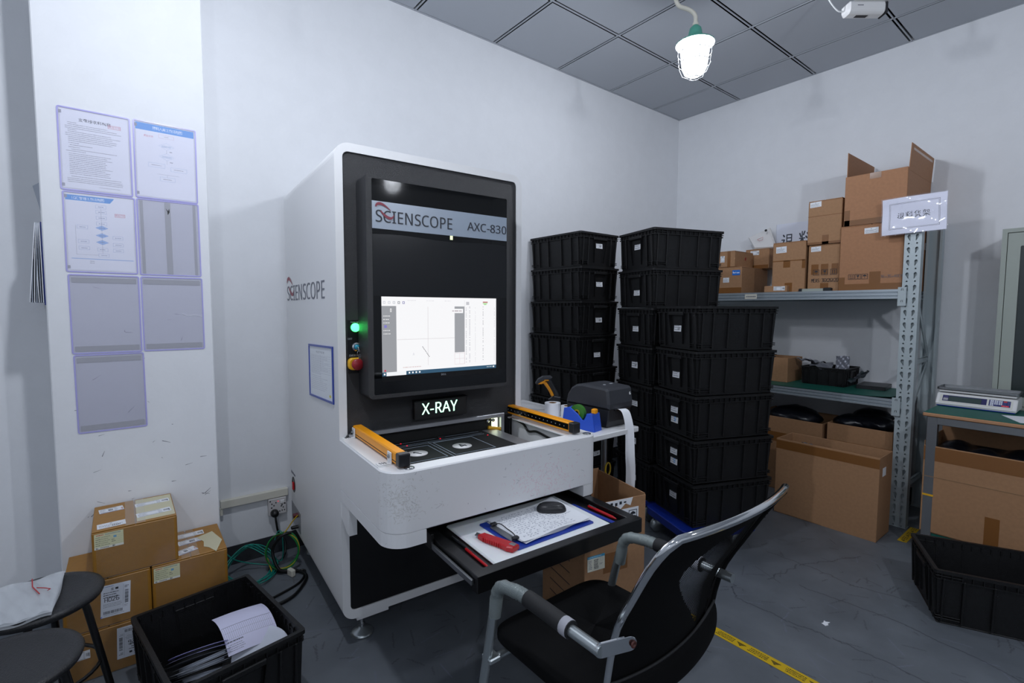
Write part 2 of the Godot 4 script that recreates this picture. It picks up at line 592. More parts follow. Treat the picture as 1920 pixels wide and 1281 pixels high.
	fr(im, 386, 44, 58, 236, Color(0.62, 0.63, 0.65)); fr(im, 366, 56, 70, 22, Color(0.97, 0.97, 0.98)); lines(im, 372, 65, 56, 1, 8, 4, Color(0.5, 0.4, 0.45), 0.05)
	for i in 9:
		fr(im, 206 + i * 4.4, 242 + i * 6.2, 3, 4, Color(0.15, 0.15, 0.17))
	wr(im, "A", 156, 272, 7, 12, 2, 1, Color(0.75, 0.75, 0.8)); lines(im, 104, 338, 94, 1, 8, 4, Color(0.85, 0.75, 0.75), 0.1)
	fr(im, 444, 12, 1, 330, Color(0.8, 0.78, 0.8)); frame(im, 386, 284, 58, 58, 1, Color(0.82, 0.7, 0.72)); fr(im, 414, 284, 1, 56, Color(0.85, 0.75, 0.78)); fr(im, 386, 312, 58, 1, Color(0.85, 0.75, 0.78))
	for i in 44:
		for x in [452, 472, 508, 556, 628]:
			if rng.randf() < 0.75:
				fr(im, x, 44 + i * 6.7, [5, 6, 2, 3, 3][[452, 472, 508, 556, 628].find(x)], 3, Color(0.72, 0.72, 0.75) if x != 556 else Color(0.35, 0.36, 0.4))
	fr(im, 454, 20, 18, 16, Color(0.78, 0.78, 0.8)); fr(im, 556, 18, 30, 5, Color(0.7, 0.35, 0.35)); fr(im, 556, 25, 28, 4, Color(0.6, 0.85, 0.5)); fr(im, 562, 31, 16, 4, Color(0.6, 0.85, 0.5))
	fr(im, 0, 358, 640, 18, Color(0.2, 0.34, 0.44)); fr(im, 20, 358, 100, 18, Color(0.95, 0.96, 0.97))
	for x in [7, 132, 150, 168, 186, 620]:
		fr(im, x, 363, 8, 8, Color.WHITE)
	lines(im, 580, 365, 34, 1, 8, 3, Color.WHITE, 0.1)
	keep("screen", im)
	# small stock labels
	for k in 3:
		im = img(120, 84, Color(0.9, 0.91, 0.93))
		fr(im, 54, 12, 9, 8, soft); lines(im, 8, 34, 104, 2, 14, 5, ink, 0.3)
		if k == 1:
			lines(im, 62, 50, 36, 2, 10, 7, ink, 0.1)
		elif k == 2:
			wr(im, "3" if rng.randf() < 0.5 else "6", 58, 36, 22, 34, 3, 6, Color(0.35, 0.65, 0.9))
		lines(im, 10, 66, 90, 1, 10, 5, ink, 0.5)
		keep("stock_%d" % k, im)
	# shipping label H026
	im = img(200, 290, Color(0.86, 0.88, 0.92))
	fr(im, 10, 10, 8, 8, Color(0.15, 0.25, 0.7)); lines(im, 22, 12, 60, 1, 8, 5, Color(0.2, 0.3, 0.6), 0.1)
	wr(im, "宝", 66, 30, 20, 22, 6, 2, ink); fr(im, 96, 32, 20, 18, ink); lines(im, 16, 66, 110, 3, 20, 8, ink, 0.3)
	wr(im, "H026", 26, 116, 18, 34, 8, 4, ink); lines(im, 16, 170, 130, 3, 13, 4, soft, 0.2)
	fr(im, 150, 20, 1, 210, soft); bars(im, 162, 76, 24, 116, ink, true); bars(im, 18, 236, 126, 26, ink); lines(im, 20, 270, 150, 1, 8, 4, soft, 0.1); lines(im, 160, 34, 26, 2, 12, 6, ink); lines(im, 158, 210, 30, 2, 12, 4, soft)
	for j in 12:
		fr(im, 0, 278 + j, 12 - j, 1, Color(0.2, 0.35, 0.85))
	keep("ship", im)
	# cream maker's label
	im = img(300, 200, Color(0.83, 0.83, 0.68))
	lines(im, 22, 12, 80, 1, 8, 12, Color(0.75, 0.15, 0.15), 0.05); lines(im, 112, 12, 170, 2, 9, 5, Color(0.25, 0.4, 0.55), 0.1)
	for y in [42, 68, 94, 120, 146]:
		lines(im, 14, y, 46, 1, 8, 9, Color(0.2, 0.22, 0.2), 0.05); fr(im, 66, y + 14, 220, 1, Color(0.5, 0.5, 0.42)); lines(im, 72, y + 2, 90, 1, 8, 6, Color(0.4, 0.42, 0.34), 0.4)
	fr(im, 66, 36, 1, 132, Color(0.5, 0.5, 0.42)); lines(im, 176, 98, 40, 2, 24, 8, Color(0.2, 0.22, 0.2)); fr(im, 196, 52, 32, 28, Color(0.45, 0.65, 0.78)); fr(im, 0, 172, 300, 28, Color(0.88, 0.88, 0.84)); lines(im, 14, 178, 30, 2, 9, 7, ink); lines(im, 60, 180, 90, 1, 9, 9, ink); bars(im, 184, 174, 26, 22, ink)
	keep("maker", im)
	# long carrier strips
	for k in 2:
		im = img(320, 110, Color(0.9, 0.91, 0.93))
		lines(im, 30, 8, 200, 1, 8, 9, ink, 0.1); bars(im, 120 if k else 250, 34, 60, 44, ink); lines(im, 14, 30, 90, 5, 14, 6, soft, 0.4); lines(im, 200, 30, 44, 5, 14, 5, soft, 0.4); bars(im, 296, 40, 14, 50, ink, true); lines(im, 20, 98, 240, 1, 8, 6, ink, 0.2)
		if k == 1:
			fr(im, 286, 60, 18, 18, Color(0.85, 0.4, 0.3)); fr(im, 0, 106, 320, 4, Color(0.25, 0.3, 0.7))
		keep("strip_%d" % k, im)
	im = img(200, 150, Color(0.86, 0.86, 0.8))
	fr(im, 0, 0, 200, 24, Color(0.25, 0.6, 0.75)); lines(im, 10, 8, 170, 1, 8, 8, Color(0.8, 0.9, 0.95), 0.1); lines(im, 12, 40, 40, 6, 16, 8, soft, 0.2); lines(im, 74, 40, 50, 7, 14, 10, ink, 0.1); lines(im, 140, 86, 40, 2, 10, 5, soft); frame(im, 150, 34, 30, 30, 1, soft)
	keep("blue_top", im)
	im = img(160, 84, Color(0.12, 0.45, 0.82))
	wr(im, "Mantissa", 14, 26, 12, 26, 5, 4, Color.WHITE)
	keep("brand_blue", im)
	# handwritten page
	im = img(420, 594, Color(0.94, 0.95, 0.97))
	for r in 15:
		var y := 44.0 + r * 35
		var x := 34.0 + 30.0 * float(r % 4 == 0)
		while x < 385 - rng.randf() * 90:
			if rng.randf() < 0.86:
				for k in 4:
					var a := Vector2(x + rng.randf() * 13, y + rng.randf() * 15)
					ln(im, a, a + (Vector2(rng.randf_range(5, 12), rng.randf_range(-3, 1)) if k % 2 else Vector2(rng.randf_range(-4, 2), rng.randf_range(6, 13))), 2, Color(0.40, 0.43, 0.52))
			x += 21
	keep("hand", im)
	# signs
	im = img(600, 420, Color(0.93, 0.94, 0.99))
	frame(im, 70, 62, 470, 300, 3, ink); frame(im, 80, 72, 450, 280, 2, ink)
	wr(im, "退料货架", 152, 172, 62, 70, 17, 5, ink)
	keep("sign_rack", im)
	im = img(800, 380, Color(0.88, 0.9, 0.95))
	fr(im, 0, 0, 6, 380, Color(0.75, 0.77, 0.82))
	wr(im, "退料区", 90, 130, 150, 190, 95, 15, Color(0.22, 0.25, 0.3))
	keep("sign_wall", im)
	# keypad plate of the counting scale
	im = img(640, 150, Color(0.83, 0.83, 0.8))
	fr(im, 26, 8, 396, 112, Color(0.14, 0.14, 0.36)); fr(im, 440, 8, 180, 112, Color(0.16, 0.17, 0.4))
	fr(im, 34, 60, 44, 44, Color(0.65, 0.65, 0.66)); lines(im, 36, 20, 44, 3, 12, 5, Color(0.4, 0.4, 0.6), 0.2)
	for i in 10:
		var x := 450 + (i % 3) * 36
		var y := 14 + (i / 3) * 26
		fr(im, x, y, 30, 21, Color(0.85, 0.87, 0.92)); wr(im, str((i + 1) % 10), x + 11, y + 5, 8, 11, 0, 2, Color(0.2, 0.2, 0.3))
	fr(im, 560, 14, 30, 20, Color(0.85, 0.25, 0.22)); fr(im, 548, 92, 62, 22, Color(0.9, 0.1, 0.2)); lines(im, 560, 100, 40, 1, 8, 6, Color(1, 0.7, 0.7), 0.1)
	for q in [[596, 16], [560, 40], [596, 40], [560, 66], [596, 66], [490, 96]]:
		lines(im, q[0], q[1] + 4, 24, 2, 7, 3, Color(0.5, 0.55, 0.75), 0.1)
	keep("keypad", im)
	# chequered reel list in the tote
	im = img(300, 300, Color(0.8, 0.8, 0.9))
	for i in 26:
		fr(im, 6 + i * 11, 130, 1, 80, soft)
	fr(im, 6, 128, 288, 2, ink); fr(im, 6, 168, 288, 1, soft); fr(im, 6, 210, 288, 1, soft)
	lines(im, 12, 220, 90, 1, 9, 8, ink, 0.1); lines(im, 12, 240, 120, 4, 12, 4, soft)
	keep("list", im)
	# yellow hazard tape
	im = img(512, 64, Color(0.82, 0.68, 0.08))
	for i in 3:
		var x := 20 + i * 170
		for j in 26:
			fr(im, x + 28 - j, 16 + j, 2 * j, 1, Color(0.1, 0.1, 0.08))
		frame(im, x + 8, 26, 40, 10, 2, Color(0.82, 0.68, 0.08)); lines(im, x + 64, 16, 92, 3, 13, 7, Color(0.16, 0.15, 0.08), 0.05)
	keep("hazard", im)
	# floor paint: mottling, scuffs, fine cracks; 6.6 m by 6.6 m, u along x from -6.6 to 0, v along z from 0
	var fn := FastNoiseLite.new()
	fn.frequency = 0.012
	fn.fractal_octaves = 5
	fn.seed = 5
	var a := fn.get_image(1536, 1536)
	a.convert(Image.FORMAT_RGBA8)
	im = img(1536, 1536, Color(0.375, 0.40, 0.435))
	a.adjust_bcs(1.0, 0.5, 0.0)
	im.blend_rect(fade(a, 0.16), Rect2i(0, 0, 1536, 1536), Vector2i.ZERO)
	var P := func(x: float, z: float) -> Vector2: return Vector2((x + 6.6) / 6.6 * 1536, z / 6.6 * 1536)
	for q in 1500:
		var p: Vector2 = P.call(rng.randf_range(-4.8, -0.3), rng.randf_range(0.2, 4.2))
		var ang := rng.randf() * TAU
		var l := rng.randf_range(3, 24)
		ln(im, p, p + Vector2(cos(ang), sin(ang)) * l, 1, Color(0.3, 0.31, 0.34, 1) if rng.randf() < 0.7 else Color(0.43, 0.45, 0.5))
	for crack in [[[-1.54, 1.65], [-1.52, 1.86], [-1.55, 2.05], [-1.48, 2.29]], [[-2.1, 1.76], [-2.09, 1.99], [-2.06, 2.15], [-2.06, 2.39], [-2.0, 2.9]], [[-1.82, 1.78], [-1.55, 1.82], [-1.2, 1.98]], [[-2.0, 1.7], [-2.1, 1.76]], [[-1.75, 1.9], [-1.72, 2.3], [-1.8, 2.8]]]:
		for i in crack.size() - 1:
			var p0: Vector2 = P.call(crack[i][0], crack[i][1])
			var p1: Vector2 = P.call(crack[i + 1][0], crack[i + 1][1])
			var last := p0
			for k in range(1, 9):
				var p := p0.lerp(p1, k / 8.0) + Vector2(rng.randf_range(-3, 3), rng.randf_range(-3, 3))
				ln(im, last, p, 1, Color(0.25, 0.26, 0.29)); last = p
	keep("floor", im)
	# scuffs and marker rubbings on the white tray; u runs round its outer edge
	im = img(1200, 256, Color(0.91, 0.915, 0.925))
	for q in 60:   # grey rub marks at the near corner, thin
		var c := Vector2(rng.randfn(310, 30), rng.randfn(150, 48))
		for k in 7:
			var e := c + Vector2(rng.randfn(0, 9), rng.randfn(0, 9))
			var an := rng.randf() * TAU
			ln(im, e, e + Vector2(cos(an), sin(an)) * rng.randf_range(1, 7), 1, Color(0.85, 0.85, 0.85).lerp(Color(0.74, 0.73, 0.71), rng.randf() * rng.randf()))
	for q in 330:   # pink marker rubbed off
		var c := Vector2(rng.randfn(640, 46), rng.randfn(128, 34))
		ln(im, c, c + Vector2(rng.randf_range(-5, 5), rng.randf_range(-8, 8)), 1, Color(0.91, 0.86, 0.88).lerp(Color(0.89, 0.72, 0.77), rng.randf() * 0.7))
	for q in 26:
		var c := Vector2(rng.randf_range(330, 770), rng.randf_range(30, 230))
		ln(im, c, c + Vector2(rng.randf_range(-14, 14), rng.randf_range(-9, 9)), 1, Color(0.7, 0.7, 0.72))
	keep("tray", im)

func fade(a: Image, k: float) -> Image:
	var out := Image.create(a.get_width(), a.get_height(), false, Image.FORMAT_RGBA8)
	var d := a.get_data()
	for i in range(0, d.size(), 4):
		d[i + 3] = int(255 * k)
	out.set_data(a.get_width(), a.get_height(), false, Image.FORMAT_RGBA8, d)
	return out

func mat(called: String, c: Color, rough := 0.6, metal := 0.0, spec := 0.5) -> StandardMaterial3D:
	var m := StandardMaterial3D.new()
	m.resource_name = called
	m.albedo_color = c
	m.roughness = rough
	m.metallic = metal
	m.metallic_specular = spec
	M[called] = m
	return m

func tmat(called: String, tex: String, rough := 0.6) -> StandardMaterial3D:
	var m := mat(called, Color.WHITE, rough)
	m.albedo_texture = T[tex]
	m.texture_repeat = false
	return m

func tri_tex(m: StandardMaterial3D, t: Texture2D, scale: float) -> void:
	m.albedo_texture = t
	m.uv1_triplanar = true
	m.uv1_scale = Vector3.ONE * scale

func tri_normal(m: StandardMaterial3D, t: Texture2D, scale: float, k: float) -> void:
	m.normal_enabled = true
	m.normal_texture = t
	m.normal_scale = k
	m.uv1_triplanar = true
	m.uv1_scale = Vector3.ONE * scale

func glow(called: String, c: Color, e: float) -> StandardMaterial3D:
	var m := mat(called, c, 0.4)
	m.emission_enabled = true
	m.emission = c
	m.emission_energy_multiplier = e
	return m

func make_materials() -> void:
	var mottle := noise_tex(0.01, 0.985, 1.0)
	var fibre := noise_tex(0.05, 0.93, 1.0, false, 5, 512, 4.0, 9)
	var grain := noise_tex(0.18, 0, 1, true, 2, 512, 3.0, 11)
	var plaster := noise_tex(0.03, 0, 1, true, 4, 512, 2.0, 21)
	var m := mat("wall", Color(0.90, 0.91, 0.925), 0.75)
	tri_tex(m, mottle, 0.7)
	tri_normal(m, plaster, 1.2, 0.10)
	m = mat("panel", Color(0.70, 0.72, 0.75), 0.6)
	m = mat("tee", Color(0.70, 0.72, 0.75), 0.5)
	mat("void", Color(0.05, 0.05, 0.06), 0.9)
	m = tmat("floor", "floor", 0.42)
	m.normal_enabled = true
	m.normal_texture = plaster
	m.normal_scale = 0.15
	mat("skirting", Color(0.17, 0.18, 0.2), 0.5)
	m = mat("white_metal", Color(0.90, 0.905, 0.91), 0.38)
	m = tmat("tray_skin", "tray", 0.4)
	m.albedo_color = Color(1.0, 1.0, 1.0)
	m.texture_repeat = true
	m = mat("powder_black", Color(0.12, 0.125, 0.138), 0.42, 0.0, 0.6)
	tri_normal(m, grain, 5.0, 1.6)
	mat("gloss_black", Color(0.035, 0.04, 0.045), 0.04, 0.0, 0.5)
	mat("film_black", Color(0.07, 0.078, 0.09), 0.2, 0.0, 0.5)
	mat("band", Color(0.60, 0.65, 0.71), 0.3)
	mat("ink", Color(0.13, 0.15, 0.19), 0.5)
	mat("grey_ink", Color(0.42, 0.43, 0.47), 0.5)
	mat("maroon", Color(0.55, 0.22, 0.28), 0.5)
	mat("pale_ink", Color(0.62, 0.64, 0.66), 0.5)
	mat("satin_black", Color(0.07, 0.07, 0.075), 0.28)
	mat("matte_black", Color(0.04, 0.05, 0.055), 0.7)
	mat("alu", Color(0.72, 0.73, 0.75), 0.38, 0.8)
	mat("chrome", Color(0.86, 0.87, 0.88), 0.1, 1.0)
	mat("worn_chrome", Color(0.70, 0.73, 0.74), 0.3, 0.85)
	mat("steel", Color(0.6, 0.61, 0.62), 0.3, 0.9)
	mat("amber", Color(0.95, 0.62, 0.06), 0.4)
	mat("yellow", Color(0.9, 0.68, 0.1), 0.45)
	mat("red", Color(0.72, 0.07, 0.11), 0.35)
	mat("deep_red", Color(0.58, 0.12, 0.16), 0.4)
	mat("maroon_dark", Color(0.32, 0.07, 0.10), 0.5)
	mat("cyan", Color(0.2, 0.6, 0.72), 0.4)
	m = glow("green_light", Color(0.25, 1.0, 0.45), 5.0)
	glow("xray_text", Color(0.72, 1.0, 0.86), 2.4)
	glow("red_dot", Color(1.0, 0.1, 0.2), 1.2)
	glow("strip_light", Color(0.95, 1.0, 0.86), 2.0)
	m = tmat("screen", "screen", 0.2)
	m.albedo_color = Color(0.02, 0.02, 0.02)
	m.emission_enabled = true
	m.emission_texture = T["screen"]
	m.emission = Color.BLACK
	m.emission_energy_multiplier = 1.0
	m = mat("tote", Color(0.085, 0.087, 0.093), 0.45, 0.0, 0.4)
	tri_normal(m, grain, 3.0, 0.5)
	m = mat("kraft", Color(0.66, 0.50, 0.36), 0.75)
	tri_tex(m, fibre, 1.6)
	m = mat("kraft_yellow", Color(0.64, 0.45, 0.15), 0.45)
	tri_tex(m, fibre, 1.6)
	m = mat("kraft_pink", Color(0.68, 0.49, 0.35), 0.7)
	tri_tex(m, fibre, 1.6)
	m = mat("kraft_edge", Color(0.55, 0.43, 0.31), 0.85)
	m = mat("tape", Color(0.50, 0.33, 0.17), 0.2)
	m.clearcoat_enabled = true
	m.clearcoat = 0.3
	m = mat("clear_tape", Color(0.85, 0.85, 0.82, 0.05), 0.12)
	m.transparency = BaseMaterial3D.TRANSPARENCY_ALPHA
	for n in ["stock_0", "stock_1", "stock_2", "ship", "maker", "strip_0", "strip_1", "blue_top", "brand_blue", "list", "keypad", "hazard"]:
		tmat(n, n, 0.5)
	for n in ["doc_standard", "doc_store", "doc_check", "doc_form", "hand", "sign_rack", "sign_wall"]:
		tmat(n, n, 0.55)
	m = mat("galvanised", Color(0.70, 0.745, 0.76), 0.36, 0.15)
	mat("zinc", Color(0.70, 0.74, 0.77), 0.3, 0.5)
	mat("deck_grey", Color(0.32, 0.35, 0.37), 0.5)
	m = mat("green_mat", Color(0.05, 0.36, 0.31), 0.5)
	m = mat("wood_edge", Color(0.70, 0.52, 0.38), 0.5)
	mat("cabinet", Color(0.62, 0.65, 0.62), 0.45)
	mat("cabinet_dark", Color(0.2, 0.23, 0.23), 0.15)
	mat("paper", Color(0.93, 0.94, 0.96), 0.7)
	mat("paper_grey", Color(0.66, 0.69, 0.74), 0.7)
	mat("white_plastic", Color(0.88, 0.88, 0.88), 0.35)
	mat("warm_plastic", Color(0.84, 0.83, 0.78), 0.4)
	mat("socket", Color(0.78, 0.77, 0.77), 0.35)
	m = mat("foam", Color(0.93, 0.94, 0.95), 0.5)
	m.subsurf_scatter_enabled = true
	m.subsurf_scatter_strength = 0.2
	m = mat("pvc_rim", Color(0.68, 0.67, 0.88), 0.25)
	m = mat("pvc", Color(0.80, 0.80, 0.88, 0.26), 0.1)
	m.transparency = BaseMaterial3D.TRANSPARENCY_ALPHA
	m = mat("pvc_clear", Color(0.86, 0.86, 0.96, 0.1), 0.06)
	m.transparency = BaseMaterial3D.TRANSPARENCY_ALPHA
	mat("old_glue", Color(0.64, 0.645, 0.68), 0.8)
	m = mat("bag", Color(0.88, 0.90, 0.92, 0.45), 0.14)
	m.transparency = BaseMaterial3D.TRANSPARENCY_ALPHA
	m = mat("silver_bag", Color(0.50, 0.51, 0.55), 0.28, 0.35)
	m = mat("dark_bag", Color(0.10, 0.11, 0.14), 0.3)
	mat("royal", Color(0.13, 0.24, 0.62), 0.3)
	mat("dolly", Color(0.06, 0.17, 0.55), 0.4)
	mat("dispenser", Color(0.16, 0.34, 0.80), 0.4)
	mat("printer", Color(0.20, 0.21, 0.235), 0.45)
	mat("printer_dark", Color(0.12, 0.125, 0.14), 0.4)
	mat("cable_teal", Color(0.03, 0.52, 0.47), 0.4)
	mat("cable_green", Color(0.04, 0.45, 0.2), 0.4)
	mat("cable_yellow", Color(0.72, 0.60, 0.12), 0.4)
	mat("bolt_hole", Color(0.30, 0.13, 0.10), 0.5)
	mat("cable_black", Color(0.04, 0.045, 0.05), 0.4)
	mat("cable_white", Color(0.85, 0.86, 0.86), 0.4)
	m = mat("stool", Color(0.12, 0.125, 0.135), 0.45)
	tri_normal(m, grain, 2.0, 0.4)
	m = mat("mesh_cloth", Color(0.05, 0.052, 0.057), 0.9, 0.0, 0.25)
	mat("foam_grip", Color(0.10, 0.105, 0.115), 0.75)
	mat("lamp_green", Color(0.34, 0.64, 0.57), 0.45)
	mat("reel", Color(0.30, 0.31, 0.34), 0.25)
	m = mat("reel_clear", Color(0.85, 0.87, 0.92, 0.6), 0.15)
	m.transparency = BaseMaterial3D.TRANSPARENCY_ALPHA
	mat("tape_green", Color(0.25, 0.5, 0.2), 0.3)
	m = mat("lamp_glass", Color(1, 1, 1), 0.3)
	m.emission_enabled = true
	m.emission = Color(0.95, 0.98, 1.0)
	m.emission_energy_multiplier = 2.6
	m = mat("lcd", Color(0.23, 0.29, 0.28), 0.15)
	m = mat("film_wrap", Color(0.52, 0.56, 0.56), 0.22, 0.3)
	tri_normal(m, grain, 6.0, 2.0)
	mat("warm_tape", Color(0.80, 0.78, 0.66), 0.5)
	m = tmat("hazard_long", "hazard", 0.5)
	m.texture_repeat = true
	m.uv1_scale = Vector3(4.4, 1, 1)
	mat("black_edge", Color(0.1, 0.1, 0.11), 0.4)

# ================= lamps =================
func hanging_lamp(at: Vector3, energy: float, label: String) -> void:   # at = middle of the glass
	var o := thing("pendant_lamp", label, "lamp", at, 0.0, "caged pendant lamps")
	var p := [Vector3(0, 0.165, 0), Vector3(0, 0.215, 0), Vector3(-0.03, 0.24, -0.02), Vector3(-0.075, 0.255, -0.055), Vector3(-0.09, 0.29, -0.065), Vector3(-0.09, CEIL - at.y, -0.065)]
	obj("conduit", tube(st(), bend(p, 0.02), 0.0105, 10), M.warm_plastic, o)
	obj("collar", lathe(st(), [Vector2(0.012, 0.158), Vector2(0.0155, 0.160), Vector2(0.0155, 0.172), Vector2(0.0115, 0.174)], 18, Transform3D(), true), M.warm_plastic, o)
	obj("cap", lathe(st(), [Vector2(0.098, 0.062), Vector2(0.099, 0.067), Vector2(0.088, 0.074), Vector2(0.060, 0.083), Vector2(0.052, 0.088), Vector2(0.038, 0.094), Vector2(0.034, 0.125), Vector2(0.029, 0.145), Vector2(0.016, 0.158), Vector2(0.013, 0.162), Vector2(0.0, 0.162)], 32), M.lamp_green, o)
	obj("reflector", lathe(st(), [Vector2(0.098, 0.062), Vector2(0.066, 0.068), Vector2(0.0, 0.070)], 32), M.white_plastic, o)
	var globe := obj("glass_globe", lathe(st(), [Vector2(0.0, -0.100), Vector2(0.03, -0.098), Vector2(0.05, -0.086), Vector2(0.063, -0.058), Vector2(0.070, -0.01), Vector2(0.074, 0.035), Vector2(0.076, 0.060), Vector2(0.0, 0.061)], 28), M.lamp_glass, o)
	globe.set_meta("label", "glowing white glass globe")
	var g := st()
	for k in 6:
		var a := TAU * k / 6 + 0.2
		var d := Vector3(cos(a), 0, sin(a))
		tube(g, [d * 0.090 + Vector3(0, 0.063, 0), d * 0.085 + Vector3(0, 0.0, 0), d * 0.079 + Vector3(0, -0.05, 0), d * 0.062 + Vector3(0, -0.09, 0), d * 0.03 + Vector3(0, -0.108, 0)], 0.0016, 6)
	for rr in [[0.03, -0.108], [0.082, -0.035], [0.087, 0.018]]:
		var c := []
		for k in 24:
			c.append(Vector3(cos(TAU * k / 24) * rr[0], rr[1], sin(TAU * k / 24) * rr[0]))
		tube(g, c, 0.0016, 6, Transform3D(), true)
	obj("wire_guard", g, M.steel, o)
	for q in [[0.028, 0.62], [-0.055, 0.38]]:   # the long bulb: its upper part is hooded by the reflector
		var l := OmniLight3D.new()
		l.name = "lamp_light"
		l.light_color = Color(0.94, 0.96, 1.0)
		l.light_energy = energy * q[1]
		l.light_size = 0.04
		l.omni_range = 14.0
		l.omni_attenuation = 2.0
		l.shadow_enabled = true
		l.position = Vector3(0, q[0], 0)
		o.add_child(l, true)

# ================= setting =================
func room() -> void:
	var s := st()
	var x0 := -6.6
	var z1 := 6.6
	s.set_smooth_group(-1)
	uvquad(s, Vector3(x0, 0, z1), Vector3(0, 0, z1), Vector3(0, 0, 0), Vector3(x0, 0, 0))
	var fl := struct("floor", s, M.floor)
	cbox(s, Vector3.ZERO, Vector3.ZERO)
	var b := box(Vector3(x0, -0.1, 0), Vector3(0, -0.001, z1), 0.0)
	struct("floor_slab", b, M.skirting, fl)
	struct("wall_back", box(Vector3(x0 - 0.1, -0.1, -0.1), Vector3(0.1, 3.5, 0), 0), M.wall)
	struct("wall_right", box(Vector3(0, -0.1, 0), Vector3(0.1, 3.5, z1), 0), M.wall)
	struct("wall_left", box(Vector3(x0 - 0.1, -0.1, 0), Vector3(x0, 3.5, z1), 0), M.wall)
	struct("wall_front", box(Vector3(x0 - 0.1, -0.1, z1), Vector3(0.1, 3.5, z1 + 0.1), 0), M.wall)
	struct("wall_pilaster", box(Vector3(-4.52, 0, 0), Vector3(-3.982, CEIL, 0.3), 0.004), M.wall)
	var sc := st()
	for k in 34:
		var px := rng.randf_range(-4.48, -4.02)
		var py := 0.5 + 1.0 * pow(rng.randf(), 2.0)
		var an := rng.randfn(0.2, 0.5)
		var le := rng.randf_range(0.002, 0.016)
		var wd := rng.randf_range(0.0006, 0.0016)
		var d := Vector3(cos(an), sin(an), 0) * le
		var n := Vector3(-sin(an), cos(an), 0) * wd
		var c0 := Vector3(px, py, 0.3004)
		quad(sc, c0 - d - n, c0 + d - n * 0.3, c0 + d + n * 0.3, c0 - d + n)
	stuff(struct("scuff", sc, M.grey_ink, get_node("wall_pilaster")))
	struct("baseboard_back", box(Vector3(-3.98, 0, 0), Vector3(0, 0.1, 0.004), 0.001), M.skirting)
	struct("baseboard_left", box(Vector3(x0, 0, 0), Vector3(-4.53, 0.1, 0.004), 0.001), M.skirting)
	struct("baseboard_right", box(Vector3(-0.004, 0, 0.01), Vector3(0, 0.1, z1), 0.001), M.skirting)
	# suspended ceiling: slab, tees, one mesh per panel, all alike panels share theirs
	var c := struct("ceiling", box(Vector3(x0, 3.30, 0), Vector3(0, 3.42, z1), 0), M.void)
	var xs := [0.0]
	var zs := [0.0]
	var x := -0.4215
	while x > x0:
		xs.append(x); x -= 0.6
	xs.append(x0)
	var z := 0.597
	while z < z1:
		zs.append(z); z += 0.6
	zs.append(z1)
	var te := st()
	for i in range(1, xs.size() - 1):
		cbox(te, Vector3(xs[i] - 0.004, CEIL, 0), Vector3(xs[i] + 0.004, CEIL + 0.008, z1), 0.001)
	for i in range(1, zs.size() - 1):
		cbox(te, Vector3(x0, CEIL, zs[i] - 0.004), Vector3(0, CEIL + 0.0075, zs[i] + 0.004), 0.001)
	for q in [[Vector3(x0, CEIL, 0), Vector3(0, CEIL + 0.008, 0.012)], [Vector3(-0.012, CEIL, 0), Vector3(0, CEIL + 0.008, z1)]]:
		cbox(te, q[0], q[1], 0.001)
	struct("trim_tee_grid", te, M.tee, c)
	var shared := {}
	for i in xs.size() - 1:
		for j in zs.size() - 1:
			var w := absf(xs[i] - xs[i + 1]) - 0.031
			var d: float = zs[j + 1] - zs[j] - 0.031
			var key := "%d_%d" % [roundi(w * 1000), roundi(d * 1000)]
			if w < 0.03 or d < 0.03:
				continue
			var o := MeshInstance3D.new()
			if not shared.has(key):
				var ps := cbox(st(), Vector3(-w / 2, 0, -d / 2), Vector3(w / 2, 0.003, d / 2), 0.001)
				ps.generate_normals()
				shared[key] = ps.commit()
			o.mesh = shared[key]
			o.material_override = M.panel
			o.name = "ceiling_panel"
			o.position = Vector3((xs[i] + xs[i + 1]) / 2, CEIL + 0.001 + 0.0015 * rng.randf(), (zs[j] + zs[j + 1]) / 2)
			o.rotation = Vector3(rng.randf_range(-0.004, 0.004), 0, rng.randf_range(-0.004, 0.004))
			c.add_child(o, true)

